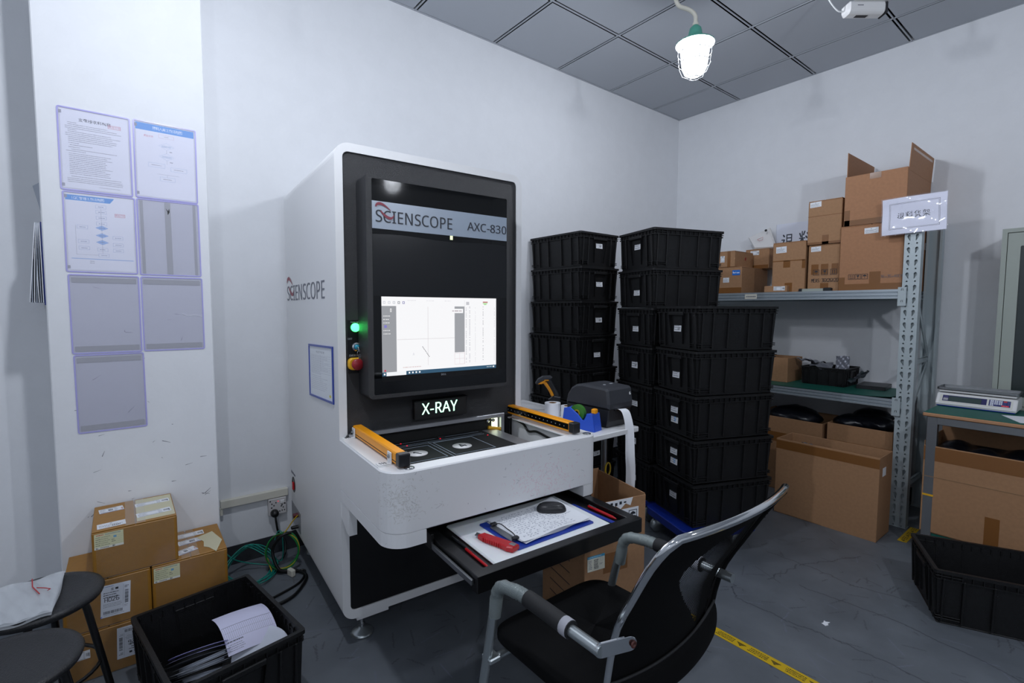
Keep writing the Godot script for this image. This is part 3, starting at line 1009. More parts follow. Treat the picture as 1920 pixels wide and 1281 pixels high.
# ================= X-ray counter =================
func xray_machine() -> void:
	var o := thing("xray_machine", "tall white and black X-ray reel counter with glowing screen, yellow light bars and open drawer", "machine", MO, MYAW)
	var W := 0.848
	var zb := -0.965
	var outer := rrect(0, 0.115, W, 1.95, [0.05, 0.05, 0.055, 0.055], 8)
	var inner := rrect(0.03, 0.150, 0.818, 1.918, 0.022, 8)
	obj("cabinet_body", prism(st(), outer, zb, -0.014), M.white_metal, o)
	obj("front_rim", ring(st(), outer, inner, -0.0145, 0.0), M.white_metal, o, "white rounded front rim")
	# black front, in three pieces round the loading slot
	var up := PackedVector2Array(rrect(0.0315, 0.843, 0.8165, 1.9165, [0.0, 0.0, 0.02, 0.02], 6))
	obj("front_panel", prism(st(), up, -0.013, -0.004), M.powder_black, o, "black speckled upper front panel")
	obj("front_panel", prism(st(), rrect(0.0315, 0.1515, 0.8165, 0.60, [0.02, 0.02, 0.0, 0.0], 6), -0.013, -0.004), M.satin_black, o, "plain black lower front panel")
	obj("front_panel", box(Vector3(0.747, 0.60, -0.013), Vector3(0.8165, 0.843, -0.004), 0.001), M.satin_black, o)
	# slot frame
	obj("slot_frame", box(Vector3(0.032, 0.838, -0.006), Vector3(0.747, 0.856, 0.012), 0.002), M.alu, o, "silver frame of the loading slot")
	obj("slot_frame", box(Vector3(0.729, 0.62, -0.006), Vector3(0.747, 0.856, 0.0118), 0.002), M.alu, o)
	# what shows in the slot
	obj("slot_back", box(Vector3(0.032, 0.62, -0.0138), Vector3(0.729, 0.838, -0.0125), 0), M.matte_black, o)
	obj("work_light", box(Vector3(0.690, 0.785, -0.012), Vector3(0.722, 0.832, -0.008), 0.001), M.strip_light, o, "glowing yellow-white strip inside the slot")
	obj("guide_rod", tube(st(), [Vector3(0.665, 0.795, 0.0), Vector3(0.724, 0.783, 0.012)], 0.008, 10), M.yellow, o)
	var sc := st()
	for x in [0.665, 0.694]:
		lathe(sc, [Vector2(0.0, 0.0), Vector2(0.008, 0.0), Vector2(0.008, 0.006), Vector2(0.0, 0.008)], 12, Transform3D(Basis(Vector3.RIGHT, PI / 2), Vector3(x, 0.825, -0.006)))
	obj("screw", sc, M.chrome, o)
	# monitor door
	var dz := 0.11
	var dout := rrect(0.079, 1.0, 0.705, 1.83, [0.02, 0.02, 0.03, 0.03], 6)
	var din := rrect(0.100, 1.015, 0.690, 1.806, 0.006, 6)
	var door := obj("monitor_door", prism(st(), dout, -0.004, dz - 0.004), M.powder_black, o, "black proud monitor housing")
	obj("bezel", ring(st(), dout, din, dz - 0.0042, dz), M.powder_black, door)
	obj("glass_panel", prism(st(), din, dz - 0.0041, dz - 0.0015), M.gloss_black, door, "glossy black glass")
	# protective film below the name band, its upper edge a little wavy
	var film := PackedVector2Array([Vector2(0.101, 1.384), Vector2(0.689, 1.384)])
	for i in 21:
		var f := 1.0 - i / 20.0
		film.append(Vector2(0.101 + 0.588 * f, 1.607 + 0.004 * sin(f * 9.0) - 0.004 * maxf(0.0, f - 0.5)))
	obj("protective_film", prism(st(), film, dz - 0.0016, dz - 0.0008), M.film_black, door, "dull film over the glass")
	obj("protective_film", prism(st(), rrect(0.101, 1.016, 0.689, 1.076, 0.002), dz - 0.0016, dz - 0.0008), M.film_black, door)
	var band := obj("name_band", box(Vector3(0.1005, 1.628, dz - 0.0018), Vector3(0.6895, 1.727, dz - 0.0002), 0), M.band, door, "pale blue-grey name band")
	lettering(band, "SCIENSCOPE", 0.312, 0.0435, F(0.270, 1.674, dz - 0.0002), M.ink)
	lettering(band, "AXC-830", 0.192, 0.034, F(0.591, 1.673, dz - 0.0002), M.ink)
	swoosh(band, F(0.112, 1.6515, dz + 0.0012), 0.0435)
	obj("indicator", box(Vector3(0.417, 1.612, dz - 0.0016), Vector3(0.429, 1.628, dz - 0.0005), 0), glow("pale_light", Color(0.9, 0.95, 0.75), 0.8), door)
	var scr := st()
	uvquad(scr, Vector3(0.131, 1.083, dz - 0.0003), Vector3(0.636, 1.083, dz - 0.0003), Vector3(0.636, 1.381, dz - 0.0003), Vector3(0.131, 1.381, dz - 0.0003))
	var sp := obj("screen", scr, M.screen, door, "bright white program window on the screen")
	obj("screen_bezel", ring(st(), rrect(0.130, 1.062, 0.650, 1.3825, 0.004), rrect(0.131, 1.083, 0.636, 1.3815, 0.001), dz - 0.0014, dz - 0.0004), M.satin_black, door)
	lettering(sp, "DELL", 0.022, 0.007, F(0.385, 1.0735, dz - 0.0004), M.pale_ink)
	var al := AreaLight3D.new()
	al.name = "screen_light"
	al.area_size = Vector2(0.50, 0.29)
	al.light_energy = 0.18
	al.light_color = Color(0.95, 0.97, 1.0)
	al.area_range = 8.0
	al.shadow_enabled = true
	al.position = Vector3(0.383, 1.232, dz + 0.004)
	al.rotation.y = PI
	o.add_child(al)
	# control column
	var cp := obj("control_plate", box(Vector3(0.0375, 1.088, -0.004), Vector3(0.1, 1.292, -0.002), 0.001), M.satin_black, o)
	lettering(cp, "Power Light", 0.034, 0.007, F(0.067, 1.284, -0.002), M.pale_ink)
	lettering(cp, "OFF", 0.016, 0.007, F(0.047, 1.221, -0.002), M.pale_ink)
	lettering(cp, "ON", 0.011, 0.007, F(0.088, 1.221, -0.002), M.pale_ink)
	lettering(cp, "EMERGENCY", 0.052, 0.008, F(0.069, 1.157, -0.002), M.pale_ink)
	var face := Basis(Vector3.RIGHT, PI / 2)
	obj("power_light", lathe(st(), [Vector2(0.0, 0.0), Vector2(0.0165, 0.0), Vector2(0.0165, 0.006), Vector2(0.012, 0.011), Vector2(0, 0.013)], 20, Transform3D(face, Vector3(0.067, 1.264, -0.002))), M.green_light, o, "lit green power lamp")
	var ks := obj("key_switch", lathe(st(), [Vector2(0.0, 0.0), Vector2(0.0165, 0.0), Vector2(0.0165, 0.008), Vector2(0.012, 0.011), Vector2(0.012, 0.006), Vector2(0.0, 0.006)], 20, Transform3D(face, Vector3(0.069, 1.19, -0.002)), true), M.chrome, o)
	obj("lock_barrel", lathe(st(), [Vector2(0.0, 0.005), Vector2(0.009, 0.005), Vector2(0.009, 0.016), Vector2(0.0, 0.017)], 16, Transform3D(face, Vector3(0.069, 1.19, -0.002))), M.cyan, ks)
	obj("key", tube(st(), bend([Vector3(0.069, 1.19, 0.014), Vector3(0.069, 1.19, 0.026), Vector3(0.074, 1.172, 0.026)], 0.004), 0.0022, 6), M.chrome, ks)
	var kr := []
	for k in 14:
		kr.append(Vector3(0.074 + 0.008 * sin(TAU * k / 14), 1.168 + 0.009 * cos(TAU * k / 14), 0.024))
	obj("key_ring", tube(st(), kr, 0.001, 6, Transform3D(), true), M.chrome, ks)
	obj("key", prism(st(), PackedVector2Array([Vector2(0.068, 1.158), Vector2(0.071, 1.148), Vector2(0.0715, 1.128), Vector2(0.0745, 1.126), Vector2(0.0765, 1.148), Vector2(0.081, 1.156), Vector2(0.078, 1.163), Vector2(0.071, 1.163)]), 0.022, 0.0245), M.steel, ks)
	var es := obj("stop_button", prism(st(), rrect(0.0345, 1.103, 0.100, 1.149, [0.016, 0.021, 0.021, 0.016], 5), -0.002, 0.022, Transform3D(), 0.004), M.yellow, o, "yellow guard of the emergency stop")
	obj("button_head", lathe(st(), [Vector2(0.012, 0.02), Vector2(0.0125, 0.032), Vector2(0.021, 0.035), Vector2(0.022, 0.044), Vector2(0.018, 0.049), Vector2(0.0, 0.051)], 22, Transform3D(face, Vector3(0.062, 1.126, -0.004))), M.deep_red, es, "red mushroom head")
	# lit X-RAY box
	var xb := obj("warning_box", box(Vector3(0.297, 0.879, -0.004), Vector3(0.541, 0.957, 0.020), 0.002), M.satin_black, o, "black box with glowing green X-RAY lettering")
	obj("sun_shade", box(Vector3(0.297, 0.955, -0.004), Vector3(0.541, 0.960, 0.034), 0.001), M.matte_black, xb)
	lettering(xb, "X-RAY", 0.166, 0.046, F(0.412, 0.9215, 0.020), M.xray_text)
	# loading tray
	var tw := 0.872
	var td := 0.495
	var r := 0.075
	var u := PackedVector2Array([Vector2(0, 0.001)])
	for i in 9:
		var a := PI + PI / 2 * i / 8
		u.append(Vector2(r + r * cos(a), -(td - r) + r * sin(a)))
	for i in 9:
		var a := -PI / 2 + PI / 2 * i / 8
		u.append(Vector2(tw - 0.045 + 0.045 * cos(a), -(td - 0.045) + 0.045 * sin(a)))
	u.append_array(PackedVector2Array([Vector2(tw, 0.001), Vector2(0.797, 0.001), Vector2(0.797, -0.43), Vector2(0.099, -0.43), Vector2(0.099, 0.001)]))
	# outline lies in (x, -z); drawn upwards
	var flat := Transform3D(Basis(Vector3.RIGHT, Vector3(0, 0, -1), Vector3.UP), Vector3.ZERO)
	var tray := obj("loading_tray", st_join([prism(st(), u, 0.645, 0.84, flat, 0.004)]), tray_material(), o, "white scuffed front tray")
	# skirt below the drawer line: left and right ends only
	var le := PackedVector2Array()
	var ri := PackedVector2Array()
	le.append(Vector2(0, 0.0005))
	for i in 9:
		var a := PI + PI / 2 * i / 8
		le.append(Vector2(r + r * cos(a), -(td - r) + r * sin(a)))
	le.append_array(PackedVector2Array([Vector2(0.127, -td), Vector2(0.127, 0.0005)]))
	ri.append_array(PackedVector2Array([Vector2(0.795, 0.0005), Vector2(0.795, -td)]))
	for i in 9:
		var a := -PI / 2 + PI / 2 * i / 8
		ri.append(Vector2(tw - 0.045 + 0.045 * cos(a), -(td - 0.045) + 0.045 * sin(a)))
	ri.append(Vector2(tw, 0.0005))
	obj("skirt", prism(st(), le, 0.602, 0.6451, flat), tray_material(), tray)
	obj("skirt", prism(st(), ri, 0.602, 0.6451, flat), M.white_metal, tray)
	obj("tray_top", box(Vector3(0.004, 0.8398, 0.0), Vector3(0.096, 0.842, 0.41), 0.0005), M.white_metal, tray)
	for q in [Vector3(0.084, 0.84, 0.465), Vector3(0.838, 0.84, 0.465)]:
		obj("cap_button", lathe(st(), [Vector2(0.0, 0.0), Vector2(0.017, 0.0), Vector2(0.016, 0.003), Vector2(0.0, 0.0035)], 24, Transform3D(Basis(), q)), M.steel, tray, "round steel button cap")
	obj("support_arm", prism(st(), PackedVector2Array([Vector2(0.0, 0.62), Vector2(0.0, 0.535), Vector2(0.07, 0.50), Vector2(0.10, 0.50), Vector2(0.10, 0.585), Vector2(0.09, 0.61), Vector2(0.08, 0.62)]), -0.03, -0.002, Transform3D(Basis(Vector3(0, 0, 1), Vector3.UP, Vector3(-1, 0, 0)), Vector3.ZERO)), M.white_metal, o, "white bracket under the tray")
	# reel deck
	var dk := obj("reel_deck", box(Vector3(0.102, 0.772, -0.0035), Vector3(0.626, 0.79, 0.428), 0.002), M.matte_black, o, "black deck with numbered quarters")
	obj("deck_bottom", box(Vector3(0.099, 0.646, -0.0035), Vector3(0.797, 0.66, 0.43), 0.001), M.cabinet, tray)
	obj("carriage_plate", box(Vector3(0.628, 0.764, -0.0035), Vector3(0.70, 0.786, 0.428), 0.002), M.alu, o)
	var lq := st()
	for q in [[0.140, 0.098, 0.318, 0.272], [0.352, 0.078, 0.530, 0.272]]:
		for e in [[q[0], q[1], q[2], q[1]], [q[0], q[3], q[2], q[3]], [q[0], q[1], q[0], q[3]], [q[2], q[1], q[2], q[3]]]:
			cbox(lq, Vector3(e[0] - 0.0012, 0.79, e[1] - 0.0012), Vector3(e[2] + 0.0012, 0.7906, e[3] + 0.0012), 0)
	for zz in [0.02, 0.05, 0.068]:
		cbox(lq, Vector3(0.13, 0.79, zz), Vector3(0.60, 0.7906, zz + 0.0016), 0)
	cbox(lq, Vector3(0.336, 0.79, 0.06), Vector3(0.338, 0.7906, 0.42), 0)
	obj("deck_line", lq, M.band, dk)
	for q in [["1", 0.238, 0.179], ["4", 0.428, 0.182]]:
		var d := obj("number_disc", lathe(st(), [Vector2(0.0, 0.0), Vector2(0.039, 0.0), Vector2(0.039, 0.0012), Vector2(0.0, 0.0013)], 32, Transform3D(Basis(), Vector3(q[1], 0.79, q[2]))), M.white_plastic, dk, "white disc numbered " + q[0])
		var tb := Basis(Vector3.UP, 0.5) * Basis(Vector3.RIGHT, -PI / 2)
		ribbon(d, q[0], 0.034, 0.026, 0.0, 0.006, Transform3D(tb, Vector3(q[1], 0.7913, q[2]) - tb * Vector3(0.013, -0.017, 0)), M.ink, "numeral")
	for q in [Vector3(0.235, 0.791, 0.022), Vector3(0.245, 0.791, 0.062), Vector3(0.40, 0.793, 0.045), Vector3(0.60, 0.791, 0.10)]:
		obj("laser_dot", lathe(st(), [Vector2(0.0, 0.0), Vector2(0.0035, 0.0), Vector2(0.0, 0.002)], 10, Transform3D(Basis(), q)), M.red_dot, dk)
	obj("sensor", box(Vector3(0.392, 0.79, 0.03), Vector3(0.425, 0.80, 0.04), 0.001), M.printer_dark, dk)
	# light bars
	light_bar(o, 0.052, 0.088, -0.06, 0.465, false)
	light_bar(o, 0.776, 0.812, -0.04, 0.455, true)
	obj("bar_cable", tube(st(), curve([Vector3(0.07, 0.862, -0.05), Vector3(0.05, 0.862, 0.0), Vector3(0.028, 0.848, 0.006), Vector3(0.022, 0.842, 0.012)], 6), 0.005, 8), M.cable_black, o)
	obj("inner_cable", tube(st(), curve([Vector3(0.77, 0.70, 0.012), Vector3(0.772, 0.80, 0.015), Vector3(0.775, 0.828, 0.03), Vector3(0.789, 0.815, 0.10), Vector3(0.79, 0.79, 0.14), Vector3(0.79, 0.80, 0.20), Vector3(0.79, 0.79, 0.30), Vector3(0.79, 0.80, 0.38)], 6), 0.005, 8), M.cable_black, o)
	obj("inner_ledge", box(Vector3(0.772, 0.826, 0.0), Vector3(0.797, 0.832, 0.43), 0.001), M.white_metal, tray)
	# drawer
	var dx0 := 0.158
	var dx1 := 0.830
	var dr := obj("drawer", box(Vector3(dx0, 0.572, 0.10), Vector3(dx1, 0.580, 0.752), 0.001), M.satin_black, o, "black pull-out drawer")
	obj("drawer_side", box(Vector3(dx0, 0.556, 0.10), Vector3(dx0 + 0.038, 0.6005, 0.752), 0.002), M.satin_black, dr)
	obj("drawer_side", box(Vector3(dx1 - 0.038, 0.556, 0.10), Vector3(dx1, 0.6005, 0.752), 0.002), M.satin_black, dr)
	obj("drawer_front", box(Vector3(dx0 - 0.002, 0.550, 0.722), Vector3(dx1 + 0.002, 0.602, 0.757), 0.002), M.satin_black, dr)
	for x in [dx0 - 0.012, dx1 + 0.004]:
		obj("slide_rail", box(Vector3(x, 0.572, 0.08), Vector3(x + 0.008, 0.588, 0.74), 0.001), M.steel, dr)
	obj("drawer_hanger", box(Vector3(dx0 - 0.014, 0.569, -0.003), Vector3(dx0 - 0.004, 0.62, 0.49), 0.001), M.satin_black, o)
	obj("drawer_hanger", box(Vector3(dx1 + 0.004, 0.592, -0.003), Vector3(dx1 + 0.014, 0.62, 0.49), 0.001), M.satin_black, o)
	# feet
	for q in [[0.095, -0.07], [W - 0.095, -0.07], [0.095, zb + 0.08], [W - 0.095, zb + 0.08]]:
		var f := obj("levelling_foot", lathe(st(), [Vector2(0.0, 0.0), Vector2(0.046, 0.0), Vector2(0.046, 0.006), Vector2(0.038, 0.013), Vector2(0.016, 0.022), Vector2(0.010, 0.03), Vector2(0.0, 0.03)], 28, Transform3D(Basis(), Vector3(q[0], 0, q[1]))), M.worn_chrome, o, "round chrome levelling foot")
		obj("stud", lathe(st(), [Vector2(0.008, 0.028), Vector2(0.012, 0.029), Vector2(0.012, 0.042), Vector2(0.008, 0.043), Vector2(0.008, 0.118)], 12, Transform3D(Basis(), Vector3(q[0], 0, q[1])), true), M.chrome, f)
	obj("base_plate", box(Vector3(0.055, 0.100, -0.20), Vector3(0.185, 0.1155, -0.004), 0.001), M.white_metal, o)
	# left side: name, switch, connector recess
	var sideb := Basis(Vector3.UP, -PI / 2)
	lettering(o, "SCIENSCOPE", 0.76, 0.074, Transform3D(sideb, Vector3(-0.0002, 1.4135, -0.552)), M.grey_ink)
	swoosh(o, Transform3D(sideb * Basis.from_scale(Vector3(1.4, 1, 1)), Vector3(-0.0014, 1.376, -0.93)), 0.074)
	var sw := obj("main_switch", lathe(st(), [Vector2(0.0, -0.002), Vector2(0.040, -0.002), Vector2(0.042, 0.0012), Vector2(0.037, 0.0025), Vector2(0.036, 0.0005), Vector2(0.0, 0.0004)], 28, Transform3D(Basis(Vector3(0, 0, 1), PI / 2), Vector3(0, 0.394, -0.90))), M.printer_dark, o, "round recessed main switch")
	obj("red_lever", box(Vector3(-0.010, 0.372, -0.895), Vector3(-0.0006, 0.412, -0.875), 0.002), M.red, sw)
	lettering(o, "Main Power", 0.10, 0.014, Transform3D(sideb, Vector3(-0.0002, 0.455, -0.90)), M.grey_ink)
	var rc := obj("connector_plate", box(Vector3(-0.003, 0.18, -0.955), Vector3(-0.0002, 0.29, -0.74), 0.001), M.alu, o, "grey connector plate")
	obj("connector", lathe(st(), [Vector2(0.0, 0.0), Vector2(0.012, 0.0), Vector2(0.012, 0.022), Vector2(0, 0.024)], 16, Transform3D(Basis(Vector3(0, 0, 1), PI / 2), Vector3(-0.003, 0.262, -0.80)), true), M.maroon_dark, rc, "maroon plug")
	obj("connector", lathe(st(), [Vector2(0.0, 0.0), Vector2(0.009, 0.0), Vector2(0.009, 0.03), Vector2(0.006, 0.034), Vector2(0, 0.034)], 14, Transform3D(Basis(Vector3(0, 0, 1), PI / 2), Vector3(-0.003, 0.20, -0.80)), true), M.cable_black, rc)
	# framed certificate stuck to the side
	var cf := thing("certificate_frame", "blue-edged certificate sheet stuck on the white side of the X-ray machine", "document", MO + Basis(Vector3.UP, MYAW) * Vector3(-0.001, 1.068, -0.258), MYAW - PI / 2)
	var fo := PackedVector2Array([Vector2(-0.200, -0.124), Vector2(0.198, -0.104), Vector2(0.197, 0.121), Vector2(-0.202, 0.109)])
	var fi := PackedVector2Array([Vector2(-0.188, -0.115), Vector2(0.186, -0.096), Vector2(0.185, 0.113), Vector2(-0.19, 0.101)])
	obj("frame", ring(st(), fo, fi, 0.0, 0.004), M.royal, cf)
	var fs := st()
	uvquad(fs, Vector3(-0.188, -0.115, 0.001), Vector3(0.186, -0.096, 0.001), Vector3(0.185, 0.113, 0.001), Vector3(-0.19, 0.101, 0.001))
	obj("sheet", fs, M.doc_form, cf)

func st_join(a: Array) -> SurfaceTool:
	return a[0]

func tray_material() -> StandardMaterial3D:
	var m: StandardMaterial3D = M.tray_skin
	m.uv1_scale = Vector3(0.5, 3.5, 1)
	return m

func swoosh(parent: Node, xf: Transform3D, h: float) -> void:   # the two red arcs round the S and C
	var s := st()
	for arc in [[Vector2(0.05, 1.25), Vector2(0.12, 1.62), Vector2(0.55, 1.72), Vector2(1.35, 1.05)], [Vector2(0.45, 0.95), Vector2(1.0, 0.35), Vector2(1.5, 0.2), Vector2(1.62, 0.72)]]:
		var last := Vector2.ZERO
		var lastn := Vector2.ZERO
		for i in 15:
			var t := i / 14.0
			var p: Vector2 = arc[0].bezier_interpolate(arc[1], arc[2], arc[3], t) * h
			var d: Vector2 = (arc[0].bezier_derivative(arc[1], arc[2], arc[3], t) as Vector2).normalized()
			var n := Vector2(-d.y, d.x) * h * 0.075 * (0.25 + 1.3 * sin(PI * clampf(t * 0.9 + 0.1, 0, 1)))
			if i > 0:
				quad(s, xf * v3(last - lastn), xf * v3(p - n), xf * v3(p + n), xf * v3(last + lastn))
			last = p
			lastn = n
	obj("emblem", s, M.maroon, parent, "red swoosh emblem")

func light_bar(o: Node3D, x0: float, x1: float, z0: float, z1: float, eyes_left: bool) -> void:
	var y0 := 0.847
	var y1 := 0.886
	var b := obj("light_bar", box(Vector3(x0, y0, z0 + 0.02), Vector3(x1, y1, z1 - 0.03), 0.004), M.amber, o, "amber safety light bar")
	obj("end_cap", box(Vector3(x0 - 0.001, y0 - 0.001, z1 - 0.03), Vector3(x1 + 0.001, y1 + 0.001, z1), 0.003), M.printer_dark, b)
	obj("end_cap", box(Vector3(x0 - 0.001, y0 - 0.001, z0), Vector3(x1 + 0.001, y1 + 0.001, z0 + 0.02), 0.003), M.printer_dark, b)
	var xe := x0 if eyes_left else x1
	obj("lens_strip", box(Vector3(xe - 0.0012, y0 + 0.009, z0 + 0.022), Vector3(xe + 0.0012, y1 - 0.006, z1 - 0.032), 0.0005), M.gloss_black, b, "black lens strip")
	if eyes_left:
		var d := st()
		for i in 16:
			var z := z0 + 0.04 + i * 0.0265
			cbox(d, Vector3(xe - 0.002, y0 + 0.019, z), Vector3(xe - 0.001, y0 + 0.0225, z + 0.0035), 0)
		obj("lens", d, M.pale_ink, b)
	else:
		obj("groove", box(Vector3(x0 - 0.0006, y0 + 0.010, z0 + 0.022), Vector3(x0 + 0.001, y0 + 0.0125, z1 - 0.032), 0), M.matte_black, b)
		for z in [z0 + 0.075, z1 - 0.075]:
			var br := obj("bracket", box(Vector3(x0 - 0.005, 0.8418, z - 0.016), Vector3(x0 - 0.001, 0.880, z + 0.016), 0.001), M.white_metal, b, "white angle bracket")
			cbox_into(br, Vector3(x0 - 0.044, 0.8418, z - 0.014), Vector3(x0 - 0.001, 0.8458, z + 0.014))
			obj("bolt", lathe(st(), [Vector2(0.0, 0.0), Vector2(0.007, 0.0), Vector2(0.007, 0.003), Vector2(0.004, 0.0035), Vector2(0.004, 0.007), Vector2(0, 0.0075)], 10, Transform3D(Basis(Vector3(0, 0, 1), PI / 2), Vector3(x0 - 0.005, 0.866, z))), M.steel, b)
			var sl := st()
			for k in 3:
				tube(sl, [Vector3(x0 - 0.036 + k * 0.008, 0.8459, z - 0.007), Vector3(x0 - 0.032 + k * 0.008, 0.8459, z + 0.007)], 0.0014, 5)
			obj("slot", sl, M.printer_dark, b)

func cbox_into(o: MeshInstance3D, lo: Vector3, hi: Vector3) -> void:   # joins another plate to a part already made
	var s := SurfaceTool.new()
	s.begin(Mesh.PRIMITIVE_TRIANGLES)
	s.append_from(o.mesh, 0, Transform3D())
	var t := box(lo, hi, 0.001)
	t.generate_normals()
	s.append_from(t.commit(), 0, Transform3D())
	o.mesh = s.commit()

# ================= things lying in the drawer =================
func drawer_goods() -> void:
	var B := Transform3D(Basis(Vector3.UP, MYAW), MO)
	var place := func(x: float, z: float, y: float) -> Vector3: return B * Vector3(x, y, z)
	var y0 := 0.5804
	# foam sheet
	var o := thing("foam_sheet", "translucent white foam sheet lining the open black drawer", "foam", place.call(0.483, 0.535, y0), MYAW)
	obj("sheet", box(Vector3(-0.237, 0, -0.14), Vector3(0.245, 0.010, 0.176), 0.004), M.foam, o)
	var yf := y0 + 0.0103
	# clipboard and papers; its long side runs to the right
	o = thing("clipboard", "blue clipboard with dark spring clamp lying on the foam in the drawer", "clipboard", place.call(0.51, 0.566, yf), MYAW + 0.03)
	obj("board", prism(st(), rrect(-0.168, -0.112, 0.168, 0.112, 0.008), 0.0, 0.003, Transform3D(Basis(Vector3.RIGHT, -PI / 2), Vector3.ZERO)), M.royal, o)
	obj("clamp", box(Vector3(-0.156, 0.003, -0.062), Vector3(-0.134, 0.010, 0.062), 0.002), M.steel, o)
	obj("clamp_lever", tube(st(), curve([Vector3(-0.146, 0.013, -0.062), Vector3(-0.126, 0.018, -0.045), Vector3(-0.126, 0.016, 0.0), Vector3(-0.132, 0.018, 0.04), Vector3(-0.136, 0.013, 0.062)], 5), 0.0018, 6), M.printer_dark, o)
	for z in [-0.062, 0.062]:
		obj("clamp_foot", box(Vector3(-0.152, 0.010, z - 0.008), Vector3(-0.128, 0.019, z + 0.008), 0.003), M.printer_dark, o)
	o = thing("paper_stack", "stack of handwritten sheets curling on the blue clipboard", "paper", place.call(0.525, 0.556, yf + 0.0032), MYAW + 0.03)
	for k in 4:
		var yaw := [0.05, -0.03, 0.02, 0.0][k] as float
		var yb := 0.0005 + k * 0.0022
		var fn := func(u: float, v: float) -> Vector3:
			var p := Vector3((u - 0.5) * 0.297, yb, -(v - 0.5) * 0.208).rotated(Vector3.UP, yaw)
			p.y += 0.010 * pow(u, 6.0) * (0.4 + v) * (k + 1) / 4.0 + 0.006 * pow(1.0 - v, 5.0) * (0.5 + 0.5 * sin(u * 9.0 + k))
			return p
		# print runs across the page: turn the picture with the page
		obj("sheet", sheet(st(), fn, 14, 10), M.hand if k == 3 else M.paper, o)
	o = thing("computer_mouse", "slim black wireless mouse resting on the handwritten sheets", "mouse", place.call(0.607, 0.527, yf + 0.0135), MYAW - 0.62)
	var ms := st()
	group_no += 1
	ms.set_smooth_group(group_no)
	var mf := func(u: float, v: float) -> Vector3:
		var a := u * TAU
		var e := v * PI / 2
		var c := cos(a)
		var q := sin(a)
		var rx := 0.054 * signf(c) * pow(absf(c), 0.75)
		var rz := 0.030 * signf(q) * pow(absf(q), 0.75)
		return Vector3(rx * pow(cos(e), 0.45), 0.026 * pow(sin(e), 0.8) * (1.0 - 0.25 * (rx / 0.054 * cos(e)) ** 2), rz * pow(cos(e), 0.45))
	obj("shell", sheet(ms, mf, 32, 10), M.printer_dark, o)
	obj("wheel", tube(st(), [Vector3(-0.040, 0.0205, -0.003), Vector3(-0.040, 0.0205, 0.003)], 0.004, 10), M.matte_black, o)
	o = thing("utility_knife", "red utility knife with steel blade lying in the drawer beside the clipboard", "knife", place.call(0.315, 0.610, yf + 0.009), MYAW - 1.25)
	var kb := PackedVector2Array([Vector2(-0.068, -0.009), Vector2(-0.03, -0.013), Vector2(0.02, -0.012), Vector2(0.055, -0.016), Vector2(0.076, -0.012), Vector2(0.078, 0.010), Vector2(0.05, 0.013), Vector2(0.0, 0.011), Vector2(-0.06, 0.009)])
	obj("handle", prism(st(), kb, -0.008, 0.008, Transform3D(Basis(Vector3.RIGHT, -PI / 2), Vector3.ZERO), 0.003), M.red, o)
	o.scale = Vector3(1.0, 1.1, 1.45)
	obj("blade", prism(st(), PackedVector2Array([Vector2(-0.066, -0.007), Vector2(-0.066, 0.007), Vector2(-0.092, 0.007), Vector2(-0.084, -0.007)]), -0.0006, 0.0006, Transform3D(Basis(Vector3.RIGHT, -PI / 2), Vector3.ZERO)), M.steel, o)
	var gr := st()
	for k in 11:
		cbox(gr, Vector3(-0.045 + k * 0.009, -0.006, 0.0105), Vector3(-0.041 + k * 0.009, 0.007, 0.0145), 0.001)
	obj("grip_rib", gr, M.red, o)
	obj("screw", box(Vector3(0.052, 0.0075, -0.007), Vector3(0.072, 0.0095, 0.004), 0.001), M.steel, o)
	var pens := [["red", "ballpoint_pen", "red pen lying along the left edge of the drawer", 0.2245, 0.640, 0.0, M.red], ["black", "ballpoint_pen", "black pen at the left of the drawer behind the red one", 0.229, 0.545, 0.04, M.printer_dark], ["marker", "marker_pen", "red marker pen at the right end of the drawer", 0.776, 0.615, 0.02, M.red]]
	for q in pens:
		o = thing(q[1], q[2], "pen", place.call(q[3], q[4], y0), MYAW + q[5])
		var rr := 0.0055 if q[0] == "marker" else 0.0042
		var turn := Transform3D(Basis(Vector3.RIGHT, PI / 2), Vector3(0, rr, 0))
		obj("barrel", lathe(st(), [Vector2(0.0, -0.07), Vector2(rr * 0.8, -0.07), Vector2(rr, -0.066), Vector2(rr, 0.05), Vector2(rr * 0.55, 0.064), Vector2(0.0015, 0.07), Vector2(0.0, 0.072)], 12, turn), q[6], o)
		obj("clip", box(Vector3(-0.0015, rr * 1.9, -0.068), Vector3(0.0015, rr * 2.3, -0.03), 0.0004), M.steel if q[0] != "red" else M.red, o)
	o = thing("ruler", "blue plastic strip lying under the red marker in the drawer", "ruler", place.call(0.748, 0.60, y0), MYAW + 0.07)
	obj("strip", box(Vector3(-0.010, 0, -0.11), Vector3(0.008, 0.003, 0.11), 0.0008), M.royal, o)

